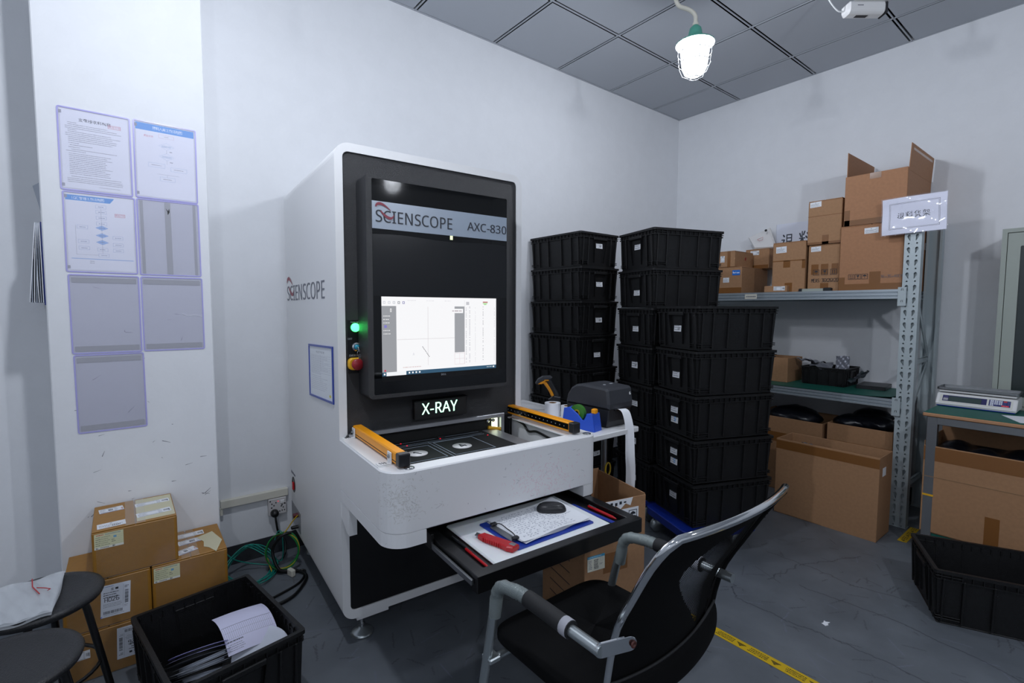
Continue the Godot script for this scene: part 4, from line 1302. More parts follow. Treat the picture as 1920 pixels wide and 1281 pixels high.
# ================= totes =================
func make_tote(parent_label: String) -> Node3D:
	var o := thing("stacking_tote", parent_label, "tote")
	var L := 0.2625
	var Wd := 0.196
	var H := 0.238
	var s := st()
	# shell: outer and inner skin, floor
	var oc := [Vector3(0.252, 0.226, 0.1855), Vector3(0.240, 0.004, 0.1735)]
	var ic := [Vector3(0.249, 0.226, 0.1825), Vector3(0.237, 0.010, 0.1705)]
	var sg := [[-1, 1], [1, 1], [1, -1], [-1, -1]]
	for k in 4:
		var a: Array = sg[k]
		var b: Array = sg[(k + 1) % 4]
		var P := func(c: Vector3, q: Array) -> Vector3: return Vector3(c.x * q[0], c.y, c.z * q[1])
		quad(s, P.call(oc[1], a), P.call(oc[1], b), P.call(oc[0], b), P.call(oc[0], a))
		quad(s, P.call(ic[1], b), P.call(ic[1], a), P.call(ic[0], a), P.call(ic[0], b))
	quad(s, Vector3(-0.237, 0.010, 0.1705), Vector3(0.237, 0.010, 0.1705), Vector3(0.237, 0.010, -0.1705), Vector3(-0.237, 0.010, -0.1705))
	quad(s, Vector3(-0.24, 0.004, -0.1735), Vector3(0.24, 0.004, -0.1735), Vector3(0.24, 0.004, 0.1735), Vector3(-0.24, 0.004, 0.1735))
	cbox(s, Vector3(-0.243, 0.0, -0.1765), Vector3(0.243, 0.006, 0.1765), 0.002)
	obj("body", s, M.tote, o)
	# outside ribs, gussets and corner bars, moulded in one
	s = st()
	var lean := atan2(0.012, 0.222)
	for side in [-1, 1]:
		for fx in [-0.93, -0.66, -0.27, 0.27, 0.66, 0.93]:
			cbox(s, Vector3(fx * 0.246 - 0.004, 0.014, -0.004), Vector3(fx * 0.246 + 0.004, 0.205, 0.012), 0.0015, Transform3D(Basis(Vector3.UP, 0 if side > 0 else PI) * Basis(Vector3.RIGHT, lean), Basis(Vector3.UP, 0 if side > 0 else PI) * Vector3(0, 0, 0.1735)))
		for fz in [-0.90, -0.62, 0.62, 0.90]:
			cbox(s, Vector3(fz * 0.18 - 0.004, 0.014, -0.004), Vector3(fz * 0.18 + 0.004, 0.205, 0.012), 0.0015, Transform3D(Basis(Vector3.UP, PI / 2 * side) * Basis(Vector3.RIGHT, lean), Basis(Vector3.UP, PI / 2 * side) * Vector3(0, 0, 0.240)))
		for k in 15:
			var x := -0.238 + k * 0.034
			cbox(s, Vector3(x - 0.0015, 0.203, side * 0.1845 - 0.008), Vector3(x + 0.0015, 0.226, side * 0.1845 + 0.009), 0)
		for k in 11:
			var z := -0.17 + k * 0.034
			cbox(s, Vector3(side * 0.2505 - 0.008, 0.203, z - 0.0015), Vector3(side * 0.2505 + 0.009, 0.226, z + 0.0015), 0)
		for e in [-1, 1]:
			for yy in [0.024, 0.034]:
				cbox(s, Vector3(minf(e * 0.168, e * 0.2505), yy, side * 0.178 - 0.006), Vector3(maxf(e * 0.168, e * 0.2505), yy + 0.0045, side * 0.178 + 0.0085), 0.001)
				cbox(s, Vector3(side * 0.2445 - 0.006, yy, minf(e * 0.115, e * 0.1835)), Vector3(side * 0.2445 + 0.0085, yy + 0.0045, maxf(e * 0.115, e * 0.1835)), 0.001)
			cbox(s, Vector3(minf(e * 0.17, e * 0.258), 0.212, side * 0.186 - 0.004), Vector3(maxf(e * 0.17, e * 0.258), 0.2155, side * 0.186 + 0.0075), 0.0008)
	obj("rib", stuff_mark(s), M.tote, o)
	s = st()
	ring(s, rrect(-L, -Wd, L, Wd, 0.012, 4), rrect(-0.248, -0.1815, 0.248, 0.1815, 0.006, 4), 0.2245, H, Transform3D(Basis(Vector3.RIGHT, -PI / 2), Vector3.ZERO))
	ring(s, rrect(-0.2595, -0.193, 0.2595, 0.193, 0.012, 4), rrect(-0.249, -0.1825, 0.249, 0.1825, 0.006, 4), 0.199, 0.2035, Transform3D(Basis(Vector3.RIGHT, -PI / 2), Vector3.ZERO))
	obj("rim", s, M.tote, o)
	for side in [-1, 1]:
		s = st()
		var hx := Transform3D(Basis(Vector3.UP, PI / 2 * side), Vector3.ZERO)
		cbox(s, Vector3(-0.066, 0.187, 0.246), Vector3(0.066, 0.207, 0.2665), 0.003, hx)
		for e in [-1, 1]:
			facing(s, [hx * Vector3(e * 0.064, 0.19, 0.245), hx * Vector3(e * 0.064, 0.19, 0.264), hx * Vector3(e * 0.050, 0.03, 0.2465), hx * Vector3(e * 0.050, 0.03, 0.238)], hx * Vector3(0, 0.1, 0.2))
			facing(s, [hx * Vector3(e * 0.058, 0.19, 0.245), hx * Vector3(e * 0.058, 0.19, 0.264), hx * Vector3(e * 0.044, 0.03, 0.2465), hx * Vector3(e * 0.044, 0.03, 0.238)], hx * Vector3(e * 0.2, 0.1, 0.2))
		obj("grip", s, M.tote, o)
	return o

func stuff_mark(s: SurfaceTool) -> SurfaceTool:
	return s

func put_tote(at: Vector3, yaw: float, label: String, group: String, stickers: Array) -> Node3D:
	var o: Node3D
	if tote_proto == null:
		o = make_tote(label)
		tote_proto = o.duplicate()
	else:
		o = tote_proto.duplicate()
		o.name = numbered("stacking_tote")
		add_child(o, true)
	tag(o, label, "tote", group)
	if group == "":
		o.remove_meta("group")
	o.position = at
	o.rotation.y = yaw
	for q in stickers:   # on the short end at local -x
		decal(o, M[q[0]], 0.064, 0.056 if q.size() < 4 else 0.066, Transform3D(Basis(Vector3.UP, -PI / 2) * Basis(Vector3.RIGHT, -0.054), Vector3(-0.2462 - 0.054 * (q[2] - 0.118), q[2], q[1])), "sticker", "white stock sticker")
	return o

func tote_stacks() -> void:
	var ord := ["lowest", "second from the bottom", "third from the bottom", "fourth from the bottom", "fifth from the bottom", "second from the top", "topmost"]
	# F: five on the blue dolly, nearest the chair
	var yaw := -0.382
	var B := Basis(Vector3.UP, yaw)
	var near := Vector3(-1.948, 0.158, 1.432)
	var mid := near + B * Vector3(0.2625, 0, -0.196)
	var nf := ["lowest of the five", "second from the bottom, with two stickers", "middle one with two stickers", "second from the top, one sticker", "topmost of the five"]
	for i in 5:
		var stk := [["stock_0", 0.0, 0.135]]
		if i == 3:
			stk = [["stock_0", 0.0, 0.105]]
		if i == 1 or i == 2:
			stk = [["stock_0", 0.0, 0.146], ["stock_2", 0.0, 0.088]]
		if i == 4:
			stk = [["stock_1", 0.0, 0.125]]
		put_tote(mid + Vector3(rng.randf_range(-0.003, 0.003), 0.24 * i, rng.randf_range(-0.003, 0.003)), yaw + rng.randf_range(-0.01, 0.01), "black tote on the blue dolly, " + nf[i], "totes on the blue dolly", stk)
	# dolly
	var d := thing("platform_dolly", "blue plastic platform dolly carrying the five black totes", "dolly", Vector3(mid.x, 0, mid.z) + B * Vector3(-0.005, 0, 0.0), yaw)
	obj("deck", prism(st(), rrect(-0.31, -0.225, 0.16, 0.19, 0.05, 6), 0.112, 0.1575, Transform3D(Basis(Vector3.RIGHT, -PI / 2), Vector3(0, 0, 0)), 0.004), M.dolly, d)
	var ds := st()
	for i in 16:
		for j in 2:
			cbox(ds, Vector3(-0.292 + j * 0.012, 0.157, -0.2 + i * 0.026), Vector3(-0.286 + j * 0.012, 0.1585, -0.188 + i * 0.026), 0)
	obj("tread", ds, M.dolly, d)
	for q in [[-1, -1], [-1, 1], [1, -1], [1, 1]]:
		var cst := obj("caster", lathe(st(), [Vector2(0.0, -0.013), Vector2(0.044, -0.013), Vector2(0.0475, -0.008), Vector2(0.0475, 0.008), Vector2(0.044, 0.013), Vector2(0.0, 0.013)], 20, Transform3D(Basis(Vector3.RIGHT, PI / 2), Vector3(q[0] * 0.17 - 0.075, 0.0475, q[1] * 0.14))), M.worn_chrome, d)
		obj("fork", box(Vector3(q[0] * 0.17 - 0.095, 0.05, q[1] * 0.14 - 0.02), Vector3(q[0] * 0.17 - 0.055, 0.112, q[1] * 0.14 - 0.016), 0.001), M.steel, cst)
	# M: seven, the tall middle stack
	yaw = -0.319
	B = Basis(Vector3.UP, yaw)
	near = Vector3(-1.811, 0.148, 1.052)
	mid = near + B * Vector3(0.2625, 0, -0.196)
	var d2 := thing("platform_dolly", "platform dolly hidden under the tall middle stack of totes", "dolly", Vector3(mid.x, 0, mid.z), yaw)
	obj("deck", prism(st(), rrect(-0.25, -0.17, 0.25, 0.18, 0.04, 5), 0.112, 0.1475, Transform3D(Basis(Vector3.RIGHT, -PI / 2), Vector3.ZERO), 0.004), M.dolly, d2)
	for q in [[-1, -1], [-1, 1], [1, -1], [1, 1]]:
		obj("caster", lathe(st(), [Vector2(0.0, -0.013), Vector2(0.05, -0.013), Vector2(0.056, -0.008), Vector2(0.056, 0.008), Vector2(0.05, 0.013), Vector2(0.0, 0.013)], 20, Transform3D(Basis(Vector3.RIGHT, PI / 2), Vector3(q[0] * 0.19, 0.056, q[1] * 0.13))), M.worn_chrome, d2)
	for i in 7:
		var y: float = [0.12, 0.12, 0.12, 0.13, 0.118, 0.105, 0.152][i]
		put_tote(mid + Vector3(rng.randf_range(-0.004, 0.004), 0.24 * i, rng.randf_range(-0.004, 0.004)), yaw + rng.randf_range(-0.012, 0.012), "black tote in the tall middle stack, " + ord[i], "totes of the tall middle stack", [["stock_%d" % (i % 2), 0.008, y, 1] if i in [1, 3] else ["stock_0", 0.008, y]])
	# T: eight against the back wall, long sides to the machine
	near = Vector3(-1.898, 0.0, 0.545)
	mid = Vector3(near.x + 0.196, 0, near.z - 0.2625)
	ord = ["lowest", "second from the bottom", "third from the bottom", "fourth from the bottom", "fourth from the top", "third from the top", "second from the top", "topmost"]
	for i in 8:
		var y: float = [0.1, 0.1, 0.1, 0.11, 0.105, 0.115, 0.13, 0.16][i]
		put_tote(mid + Vector3(rng.randf_range(-0.006, 0.006), 0.2325 * i, rng.randf_range(-0.004, 0.004)), PI / 2 + rng.randf_range(-0.01, 0.01), "black tote in the stack at the back wall, " + ord[i], "totes stacked at the back wall", [["stock_%d" % (i % 2), 0.0, y]])
	for n in get_children():   # the eight at the wall are a slightly lower pattern
		if n.has_meta("group") and n.get_meta("group") == "totes stacked at the back wall":
			n.scale.y = 0.2325 / 0.24

# ================= racking =================
func upright_face(s: SurfaceTool, w: float, h: float) -> void:   # pierced front face in x, y with real keyhole slots and bolt holes
	var pitch := 0.075
	var y := 0.0
	while y < h - 0.001:
		var y1 := minf(y + pitch, h)
		for col in 2:
			var e := 1.0 if col == 0 else -1.0
			var xc := -w * 0.24 * e
			for side in [-1.0, 1.0]:
				var xo := (-w / 2 if side < 0 else 0.0) if col == 0 else (0.0 if side < 0 else w / 2)
				var p := PackedVector2Array([Vector2(xo, y), Vector2(xc, y)])
				if y1 - y > pitch * 0.9:
					for q in [[0.0, 0.0066], [0.0034, 0.008], [0.0048, 0.0115], [0.0034, 0.015], [0.0, 0.0164]]:
						p.append(Vector2(xc + side * q[0], y + q[1]))
					p.append(Vector2(xc + e * 0.006, y + 0.026))
					p.append(Vector2(xc + e * 0.005 + side * 0.002, y + 0.031))
					for q in [[0.0078, 0.049], [0.0085, 0.056], [0.005, 0.063], [0.0, 0.065]]:
						p.append(Vector2(xc + side * q[0], y + q[1]))
				p.append(Vector2(xc, y1))
				p.append(Vector2(xo, y1))
				prism(s, p, -0.002, 0.0)
		y = y1

func rack() -> void:
	var z1 := 1.994
	var z0 := 0.10
	var o := thing("storage_rack", "pale grey steel storage rack with pierced uprights along the right wall", "rack", Vector3(0, 0, 0))
	var fx := -0.58
	for q in [[fx, z1, 1.86, 1.0], [fx, z0, 1.86, 1.0], [-0.035, z1, 1.92, -1.0], [-0.035, z0, 1.92, -1.0]]:
		var s := st()
		upright_face(s, 0.082, q[2])
		cbox(s, Vector3(-0.041, 0, -0.055), Vector3(-0.039, q[2], -0.002), 0)
		cbox(s, Vector3(0.039, 0, -0.055), Vector3(0.041, q[2], -0.002), 0)
		cbox(s, Vector3(-0.041, 0, -0.057), Vector3(-0.028, q[2], -0.055), 0)
		cbox(s, Vector3(0.028, 0, -0.057), Vector3(0.041, q[2], -0.055), 0)
		cbox(s, Vector3(-0.038, 0, -0.022), Vector3(0.038, q[2], -0.020), 0)
		cbox(s, Vector3(-0.045, 0, -0.06), Vector3(0.045, 0.004, 0.004), 0.001)
		var u := obj("upright", s, M.galvanised, o)
		u.transform = Transform3D(Basis(Vector3.UP, -PI / 2 * q[3]), Vector3(q[0], 0, q[1]))
	for lev in [[1.409, 1.466], [0.735, 0.790]]:
		for x in [fx - 0.012, -0.075]:
			var s := st()
			var pr := PackedVector2Array()
			var h: float = lev[1] - lev[0]
			for k in [[0.04, 0], [0, 0], [0, 0.18], [0.007, 0.24], [0.007, 0.30], [0, 0.36], [0, 0.56], [0.007, 0.62], [0.007, 0.68], [0, 0.74], [0, 1], [0.04, 1]]:
				pr.append(Vector2(k[0], lev[0] + k[1] * h))
			prism(s, pr, z0 + 0.041, z1 - 0.0415, Transform3D(Basis(), Vector3(x, 0, 0)))
			obj("beam", s, M.zinc, o, "grooved shelf beam")
		obj("shelf_deck", box(Vector3(fx + 0.028, lev[1] - 0.022, z0 + 0.05), Vector3(-0.076, lev[1] - 0.004, z1 - 0.05), 0.001), M.deck_grey, o)
		for z in [z1 - 0.036, z0 + 0.036]:
			var e := st()
			cbox(e, Vector3(fx - 0.014, lev[0] - 0.045, z - 0.021), Vector3(fx - 0.0105, lev[1] + 0.012, z + 0.021), 0.001)
			obj("beam_hook", e, M.galvanised, o)
			var hk := st()
			for yy in [lev[0] - 0.022, lev[0] + 0.048]:
				tube(hk, [Vector3(fx - 0.0145, yy, z - 0.004), Vector3(fx - 0.0145, yy + 0.012, z - 0.003), Vector3(fx - 0.0145, yy + 0.012, z + 0.004), Vector3(fx - 0.0145, yy, z + 0.005)], 0.0012, 5)
			obj("hook_slot", hk, M.printer_dark, o)
	# end-frame bracing
	for z in [z1 - 0.005, z0 + 0.005]:
		for q in [[Vector3(-0.535, 1.60, z), Vector3(-0.06, 1.03, z)], [Vector3(-0.06, 0.995, z), Vector3(-0.535, 0.56, z)], [Vector3(-0.525, 0.22, z), Vector3(-0.06, 0.22, z)], [Vector3(-0.525, 1.012, z), Vector3(-0.06, 1.012, z)]]:
			var a: Vector3 = q[0]
			var b: Vector3 = q[1]
			var dd := (b - a).normalized()
			var bs := Basis(dd, Vector3(0, 0, 1).cross(dd), Vector3(0, 0, 1))
			var s := st()
			var l := a.distance_to(b)
			cbox(s, Vector3(0, -0.016, -0.001), Vector3(l, 0.016, 0.001), 0, Transform3D(bs, a))
			cbox(s, Vector3(0, 0.014, -0.014), Vector3(l, 0.016, 0.001), 0, Transform3D(bs, a))
			obj("brace", s, M.galvanised, o)
	# price strip on the beam
	var beam_label := thing("shelf_label", "small cream label stuck on the upper beam of the rack", "label", Vector3(fx - 0.0125, 1.437, 1.045), -PI / 2)
	obj("sticker", box(Vector3(-0.045, -0.018, 0), Vector3(0.045, 0.018, 0.0008), 0), M.warm_plastic, beam_label)
	var ls := st()
	for k in 7:
		cbox(ls, Vector3(-0.035 + k * 0.0105, -0.004, 0.0008), Vector3(-0.027 + k * 0.0105, 0.004, 0.0011), 0)
	obj("print", ls, M.grey_ink, beam_label)

func carton(label: String, at: Vector3, yaw: float, size: Vector3, m: String, tapes := [], closed := true, called := "carton") -> Node3D:   # origin at the middle of the base; front is +z
	var o := thing(called, label, "carton", at, yaw)
	var w := size.x / 2
	var h := size.y
	var d := size.z / 2
	if closed:
		obj("body", box(Vector3(-w, 0, -d), Vector3(w, h - 0.005, d), 0.004), M[m], o)
		obj("flap", box(Vector3(-w + 0.001, h - 0.0055, -d + 0.001), Vector3(-0.0015, h, d - 0.001), 0.0015), M[m], o)
		obj("flap", box(Vector3(0.0015, h - 0.0055, -d + 0.001), Vector3(w - 0.001, h, d - 0.001), 0.0015), M[m], o)
	else:
		var s := st()
		var t := 0.005
		cbox(s, Vector3(-w, 0, -d), Vector3(w, t, d), 0.001)
		cbox(s, Vector3(-w, 0, d - t), Vector3(w, h, d), 0.0015)
		cbox(s, Vector3(-w, 0, -d), Vector3(w, h, -d + t), 0.0015)
		cbox(s, Vector3(-w, 0, -d + t), Vector3(-w + t, h, d - t), 0.0015)
		cbox(s, Vector3(w - t, 0, -d + t), Vector3(w, h, d - t), 0.0015)
		obj("body", s, M[m], o)
	for q in tapes:   # [x0, y0, x1, y1] on the front
		obj("tape", box(Vector3(q[0], q[1], d - 0.001), Vector3(q[2], q[3], d + 0.0006), 0), M.tape if q.size() < 5 else M.clear_tape, o, "brown packing tape" if q.size() < 5 else "clear packing tape")
	return o

func symbol(parent: Node, kind: String, xf: Transform3D, a: float) -> void:   # printed handling marks, side a
	var s := st()
	var put := func(p: Array) -> void:
		var poly := PackedVector2Array()
		for q in p:
			poly.append(Vector2(q[0], q[1]) * a)
		prism(s, poly, 0.0, 0.0006, xf)
	for q in [[[0, 0], [1, 0], [1, 0.06], [0, 0.06]], [[0, 0.94], [1, 0.94], [1, 1], [0, 1]], [[0, 0], [0.06, 0], [0.06, 1], [0, 1]], [[0.94, 0], [1, 0], [1, 1], [0.94, 1]]]:
		put.call(q)
	if kind == "umbrella":
		put.call([[0.16, 0.55], [0.84, 0.55], [0.76, 0.72], [0.6, 0.8], [0.5, 0.86], [0.4, 0.8], [0.24, 0.72]])
		put.call([[0.47, 0.16], [0.53, 0.16], [0.53, 0.56], [0.47, 0.56]])
	elif kind == "glass":
		put.call([[0.28, 0.85], [0.32, 0.55], [0.47, 0.45], [0.53, 0.45], [0.68, 0.55], [0.72, 0.85], [0.55, 0.85], [0.5, 0.65], [0.42, 0.85]])
		put.call([[0.47, 0.2], [0.53, 0.2], [0.53, 0.47], [0.47, 0.47]])
		put.call([[0.34, 0.14], [0.66, 0.14], [0.66, 0.2], [0.34, 0.2]])
	else:
		for x in [0.25, 0.58]:
			put.call([[x, 0.62], [x + 0.18, 0.62], [x + 0.09, 0.86]])
			put.call([[x + 0.06, 0.24], [x + 0.12, 0.24], [x + 0.12, 0.63], [x + 0.06, 0.63]])
		put.call([[0.2, 0.14], [0.8, 0.14], [0.8, 0.2], [0.2, 0.2]])
	obj("handling_mark", s, M.ink, parent)

func rack_carton(label: String, z0: float, z1: float, y0: float, y1: float, xf: float, m: String, tapes := [], xb := -0.03, closed := true) -> Node3D:
	return carton(label, Vector3((xf + xb) / 2, y0, (z0 + z1) / 2), -PI / 2, Vector3(z1 - z0, y1 - y0, xb - xf), m, tapes, closed)

func rack_goods() -> void:
	var ys := 1.4625
	# low box with a blue sticker
	var o := rack_carton("brown carton with a bright blue sticker at the left end of the top shelf", 0.70, 0.938, ys, 1.672, -0.53, "kraft", [[-0.119, 0.0, 0.119, 0.05]], -0.10)
	decal(o, M.brand_blue, 0.062, 0.040, F(0.075, 0.165, 0.216), "sticker", "bright blue sticker")
	decal(o, M.stock_0, 0.05, 0.038, F(-0.005, 0.11, 0.216), "sticker")
	o = rack_carton("small brown carton with a red emblem lying on the blue-stickered carton", 0.70, 0.878, 1.674, 1.80, -0.53, "kraft", [[0.03, 0.0, 0.055, 0.125]], -0.232)
	decal(o, M.strip_0, 0.05, 0.035, F(-0.01, 0.065, 0.150, 0, 0, PI / 2), "sticker")
	obj("emblem", prism(st(), PackedVector2Array([Vector2(-0.01, -0.012), Vector2(0.008, -0.01), Vector2(0.012, 0.014), Vector2(-0.006, 0.012)]), 0, 0.0006, F(0.0892, 0.07, -0.02, PI / 2)), M.deep_red, o, "small red emblem")
	o = rack_carton("brown carton behind the red-emblem carton with a white pouch on it", 0.80, 0.992, 1.674, 1.835, -0.205, "kraft", [[-0.09, 0.0, 0.09, 0.03]], -0.03)
	decal(o, M.strip_0, 0.07, 0.035, F(-0.02, 0.13, 0.0876), "sticker")
	# white pouch leaning over it
	o = thing("mailing_pouch", "white padded pouch with a red mark leaning on the wall above the cartons", "pouch", Vector3(-0.11, 1.845, 0.90), -PI / 2)
	obj("pouch", prism(st(), PackedVector2Array([Vector2(-0.06, -0.005), Vector2(0.115, -0.008), Vector2(0.085, 0.07), Vector2(0.045, 0.165), Vector2(-0.125, 0.10)]), 0.0, 0.035, Transform3D(Basis(Vector3.RIGHT, -0.15), Vector3(0, 0, 0.0)), 0.012), M.white_plastic, o)
	obj("grommet", lathe(st(), [Vector2(0.0, 0.0), Vector2(0.010, 0.0), Vector2(0.010, 0.003), Vector2(0.0, 0.003)], 12, Transform3D(Basis(Vector3.RIGHT, PI / 2 - 0.15), Vector3(0.042, 0.138, 0.057))), M.printer_dark, o)
	var rm := st()
	tube(rm, [Vector3(-0.03, 0.072, 0.0475), Vector3(-0.012, 0.06, 0.0455), Vector3(0.012, 0.066, 0.046), Vector3(0.016, 0.088, 0.0495), Vector3(-0.028, 0.074, 0.0475)], 0.0013, 5)
	obj("red_mark", rm, M.red, o)
	# square box with a cut label
	o = rack_carton("square brown carton with a slanted white label between the blue-stickered carton and the twin stack", 1.165, 1.388, ys, 1.825, -0.53, "kraft", [[-0.11, 0.225, 0.11, 0.232], [-0.035, 0.18, 0.012, 0.23], [-0.02, 0.0, 0.03, 0.07], [0.09, 0.17, 0.111, 0.23]])
	decal(o, M.stock_0, 0.072, 0.045, F(-0.052, 0.31, 0.250, 0, 0, 0.03), "sticker")
	o = thing("flat_carton", "thin flat brown carton with white label lying in front of the square carton", "carton", Vector3(-0.555, ys + 0.004, 1.21), -PI / 2)
	obj("body", box(Vector3(-0.08, 0, -0.025), Vector3(0.08, 0.046, 0.018), 0.004), M.kraft, o)
	decal(o, M.strip_0, 0.078, 0.03, F(0.028, 0.026, 0.0184), "sticker")
	o = thing("scanner_bar", "grey flat bar with black ends lying on the top shelf edge", "bar", Vector3(-0.562, ys, 1.475), -PI / 2)
	obj("bar", box(Vector3(-0.085, 0, -0.018), Vector3(0.05, 0.022, 0.018), 0.004), M.cabinet, o)
	obj("end", box(Vector3(-0.105, 0, -0.02), Vector3(-0.084, 0.024, 0.02), 0.004), M.printer_dark, o)
	obj("end", box(Vector3(0.049, 0, -0.02), Vector3(0.095, 0.026, 0.02), 0.004), M.printer_dark, o)
	# twin stack
	o = rack_carton("brown carton printed with size and handling marks under the taped carton on the top shelf", 1.402, 1.596, ys, 1.786, -0.52, "kraft", [[-0.075, 0.12, -0.03, 0.19], [-0.015, 0.12, 0.03, 0.19], [0.05, 0.12, 0.09, 0.19], [-0.015, 0.0, 0.035, 0.06]])
	decal(o, M.stock_0, 0.062, 0.034, F(-0.05, 0.295, 0.245, 0, 0, 0.03), "sticker")
	for k in 3:
		symbol(o, ["umbrella", "glass", "up"][k], F(-0.062 + k * 0.053, 0.115, 0.2462), 0.038)
	ribbon(o, "MEAS:36X26X20", 0.022, 0.0095, 0.0032, 0.0026, F(-0.07, 0.09, 0.2458), M.ink, "print")
	o = rack_carton("taped brown carton upper of the twin stack beside the open carton", 1.394, 1.60, 1.788, 2.085, -0.53, "kraft", [[-0.102, 0.19, 0.102, 0.194], [-0.01, 0.0, 0.03, 0.06], [-0.1, 0.0, 0.1, 0.016]])
	decal(o, M.stock_0, 0.07, 0.036, F(-0.058, 0.272, 0.250, 0, 0, 0.03), "sticker")
	# the big pair at the end
	o = rack_carton("large brown carton with handling marks directly under the open-flapped carton", 1.604, 1.945, ys, 1.884, -0.55, "kraft_pink", [[-0.168, 0.0, 0.168, 0.045], [0.0, 0.045, 0.06, 0.12], [-0.17, 0.045, -0.135, 0.09]], -0.015)
	decal(o, M.stock_0, 0.075, 0.036, F(0.0, 0.38, 0.268, 0, 0, 0.02), "sticker")
	for k in 3:
		symbol(o, ["up", "glass", "umbrella"][k], F(-0.115 + k * 0.037, 0.075, 0.2686), 0.033)
	ribbon(o, "36x35x40CM", 0.016, 0.0085, 0.003, 0.0018, F(0.06, 0.095, 0.2682), M.grey_ink, "print")
	decal(o, M.stock_1, 0.03, 0.045, F(0.1712, 0.30, -0.21, PI / 2), "sticker")
	o = rack_carton("large open carton with two flaps standing up at the end of the top shelf", 1.618, 1.945, 1.886, 2.203, -0.55, "kraft_pink", [[-0.16, 0.0, 0.16, 0.035], [0.045, 0.0, 0.105, 0.12], [-0.163, 0.0, -0.13, 0.1], [-0.03, 0.28, 0.03, 0.317]], -0.02, false)
	var fl := st()
	cbox(fl, Vector3(-0.245, 0, -0.002), Vector3(0.265, 0.16, 0.002), 0.001, Transform3D(Basis(Vector3.UP, PI / 2) * Basis(Vector3.RIGHT, 0.05), Vector3(0.1625, 0.300, 0.0)))
	obj("flap", fl, M.kraft_pink, o, "right flap standing up")
	obj("tape", box(Vector3(0.1665, 0.425, -0.235), Vector3(0.1715, 0.462, 0.20), 0.0), M.clear_tape, o)
	fl = st()
	cbox(fl, Vector3(-0.265, 0, -0.002), Vector3(0.245, 0.16, 0.002), 0.001, Transform3D(Basis(Vector3.UP, -PI / 2) * Basis(Vector3.RIGHT, 0.0), Vector3(-0.1615, 0.317, 0.0)))
	obj("flap", fl, M.kraft_pink, o, "left flap standing up")
	# laminated sign on the upright
	o = thing("rack_sign", "laminated white sign with four black characters fixed to the rack upright", "sign", Vector3(-0.606, 1.904, 1.994), -PI / 2)
	o.rotation.z = 0.02
	var sg := func(u: float, v: float) -> Vector3:
		return Vector3((u - 0.5) * 0.302, (v - 0.5) * 0.214, 0.006 * sin(u * 5.0) * v + 0.004 * sin(v * 7.0 + u * 3.0))
	obj("sheet", sheet(st(), sg, 16, 12, 0.001), M.sign_rack, o)
	var lam := func(u: float, v: float) -> Vector3:
		return Vector3((u - 0.5) * 0.314, (v - 0.5) * 0.226, 0.0022 + 0.006 * sin(u * 5.0) * v + 0.004 * sin(v * 7.0 + u * 3.0) + 0.0015 * sin(u * 31.0) * sin(v * 23.0) * (absf(u - 0.5) + absf(v - 0.5)))
	obj("laminate", sheet(st(), lam, 30, 24), M.pvc_clear, o, "glossy clear laminate")
	obj("tie", box(Vector3(-0.03, -0.05, -0.024), Vector3(0.03, 0.05, -0.0065), 0.002), M.clear_tape, o)
	# sign on the wall behind
	o = thing("wall_sign", "white wall sign with grey characters half hidden behind the top shelf cartons", "sign", Vector3(0, 1.94, 1.155), -PI / 2)
	obj("board", box(Vector3(-0.205, -0.13, 0.0), Vector3(0.235, 0.105, 0.003), 0.0005), M.white_plastic, o)
	var sq := st()
	uvquad(sq, Vector3(-0.205, -0.13, 0.0033), Vector3(0.235, -0.13, 0.0033), Vector3(0.235, 0.105, 0.0033), Vector3(-0.205, 0.105, 0.0033))
	obj("print", sq, M.sign_wall, o)
	# lower shelf
	var y2 := 0.7865
	o = thing("shelf_mat", "dark green rubber mat on the lower shelf of the rack", "mat", Vector3(-0.33, y2, 1.05))
	var mf := func(u: float, v: float) -> Vector3:
		var x := -0.262 + u * 0.51
		return Vector3(x, 0.0042 + 0.012 * pow(maxf(0.0, (v - 0.9) / 0.1), 2.0) * (1.0 - u), -0.88 + v * 1.77)
	obj("mat", sheet(st(), mf, 4, 60, 0.003), M.green_mat, o)
	var ym := y2 + 0.0045
	o = carton("small brown carton at the left of the lower shelf beside the black bin", Vector3(-0.27, ym, 1.12), -PI / 2, Vector3(0.25, 0.185, 0.26), "kraft", [], false)
	var scale_bin := tote_proto.duplicate()
	scale_bin.name = numbered("stacking_tote")
	add_child(scale_bin, true)
	tag(scale_bin, "small black bin heaped with silver bags on the green shelf mat", "tote")
	if scale_bin.has_meta("group"):
		scale_bin.remove_meta("group")
	scale_bin.transform = Transform3D(Basis(Vector3.UP, PI / 2) * Basis.from_scale(Vector3(0.56, 0.56, 0.74)), Vector3(-0.20, ym, 1.46))
	silver_bag("silver antistatic bag lying flat on the heap in the small black bin", Vector3(-0.25, ym + 0.142, 1.42), Vector3(0.05, 0.3, 0.12), 0.2, 0.14)
	silver_bag("crumpled silver bag at the left of the heap in the small black bin", Vector3(-0.22, ym + 0.162, 1.34), Vector3(0.1, -0.3, -0.15), 0.18, 0.12)
	silver_bag("silver bag standing up at the right end of the small black bin", Vector3(-0.25, ym + 0.168, 1.555), Vector3(1.25, -1.2, 0.1), 0.08, 0.10)
	silver_bag("silver bag sliding off the small black bin onto the flat tray", Vector3(-0.28, ym + 0.082, 1.665), Vector3(0.0, -0.2, 0.0), 0.10, 0.12, -0.75)
	o = thing("flat_tray", "flat black tray on the green mat at the right end of the lower shelf", "tray", Vector3(-0.17, ym, 1.72), 0.1)
	obj("tray", box(Vector3(-0.12, 0, -0.075), Vector3(0.12, 0.028, 0.09), 0.003), M.printer_dark, o)
	# floor level
	o = thing("carton", "long open brown carton on the floor in front of the rack", "carton", Vector3(-0.82, 0, 1.70), -PI / 2)
	var bx := 0.283
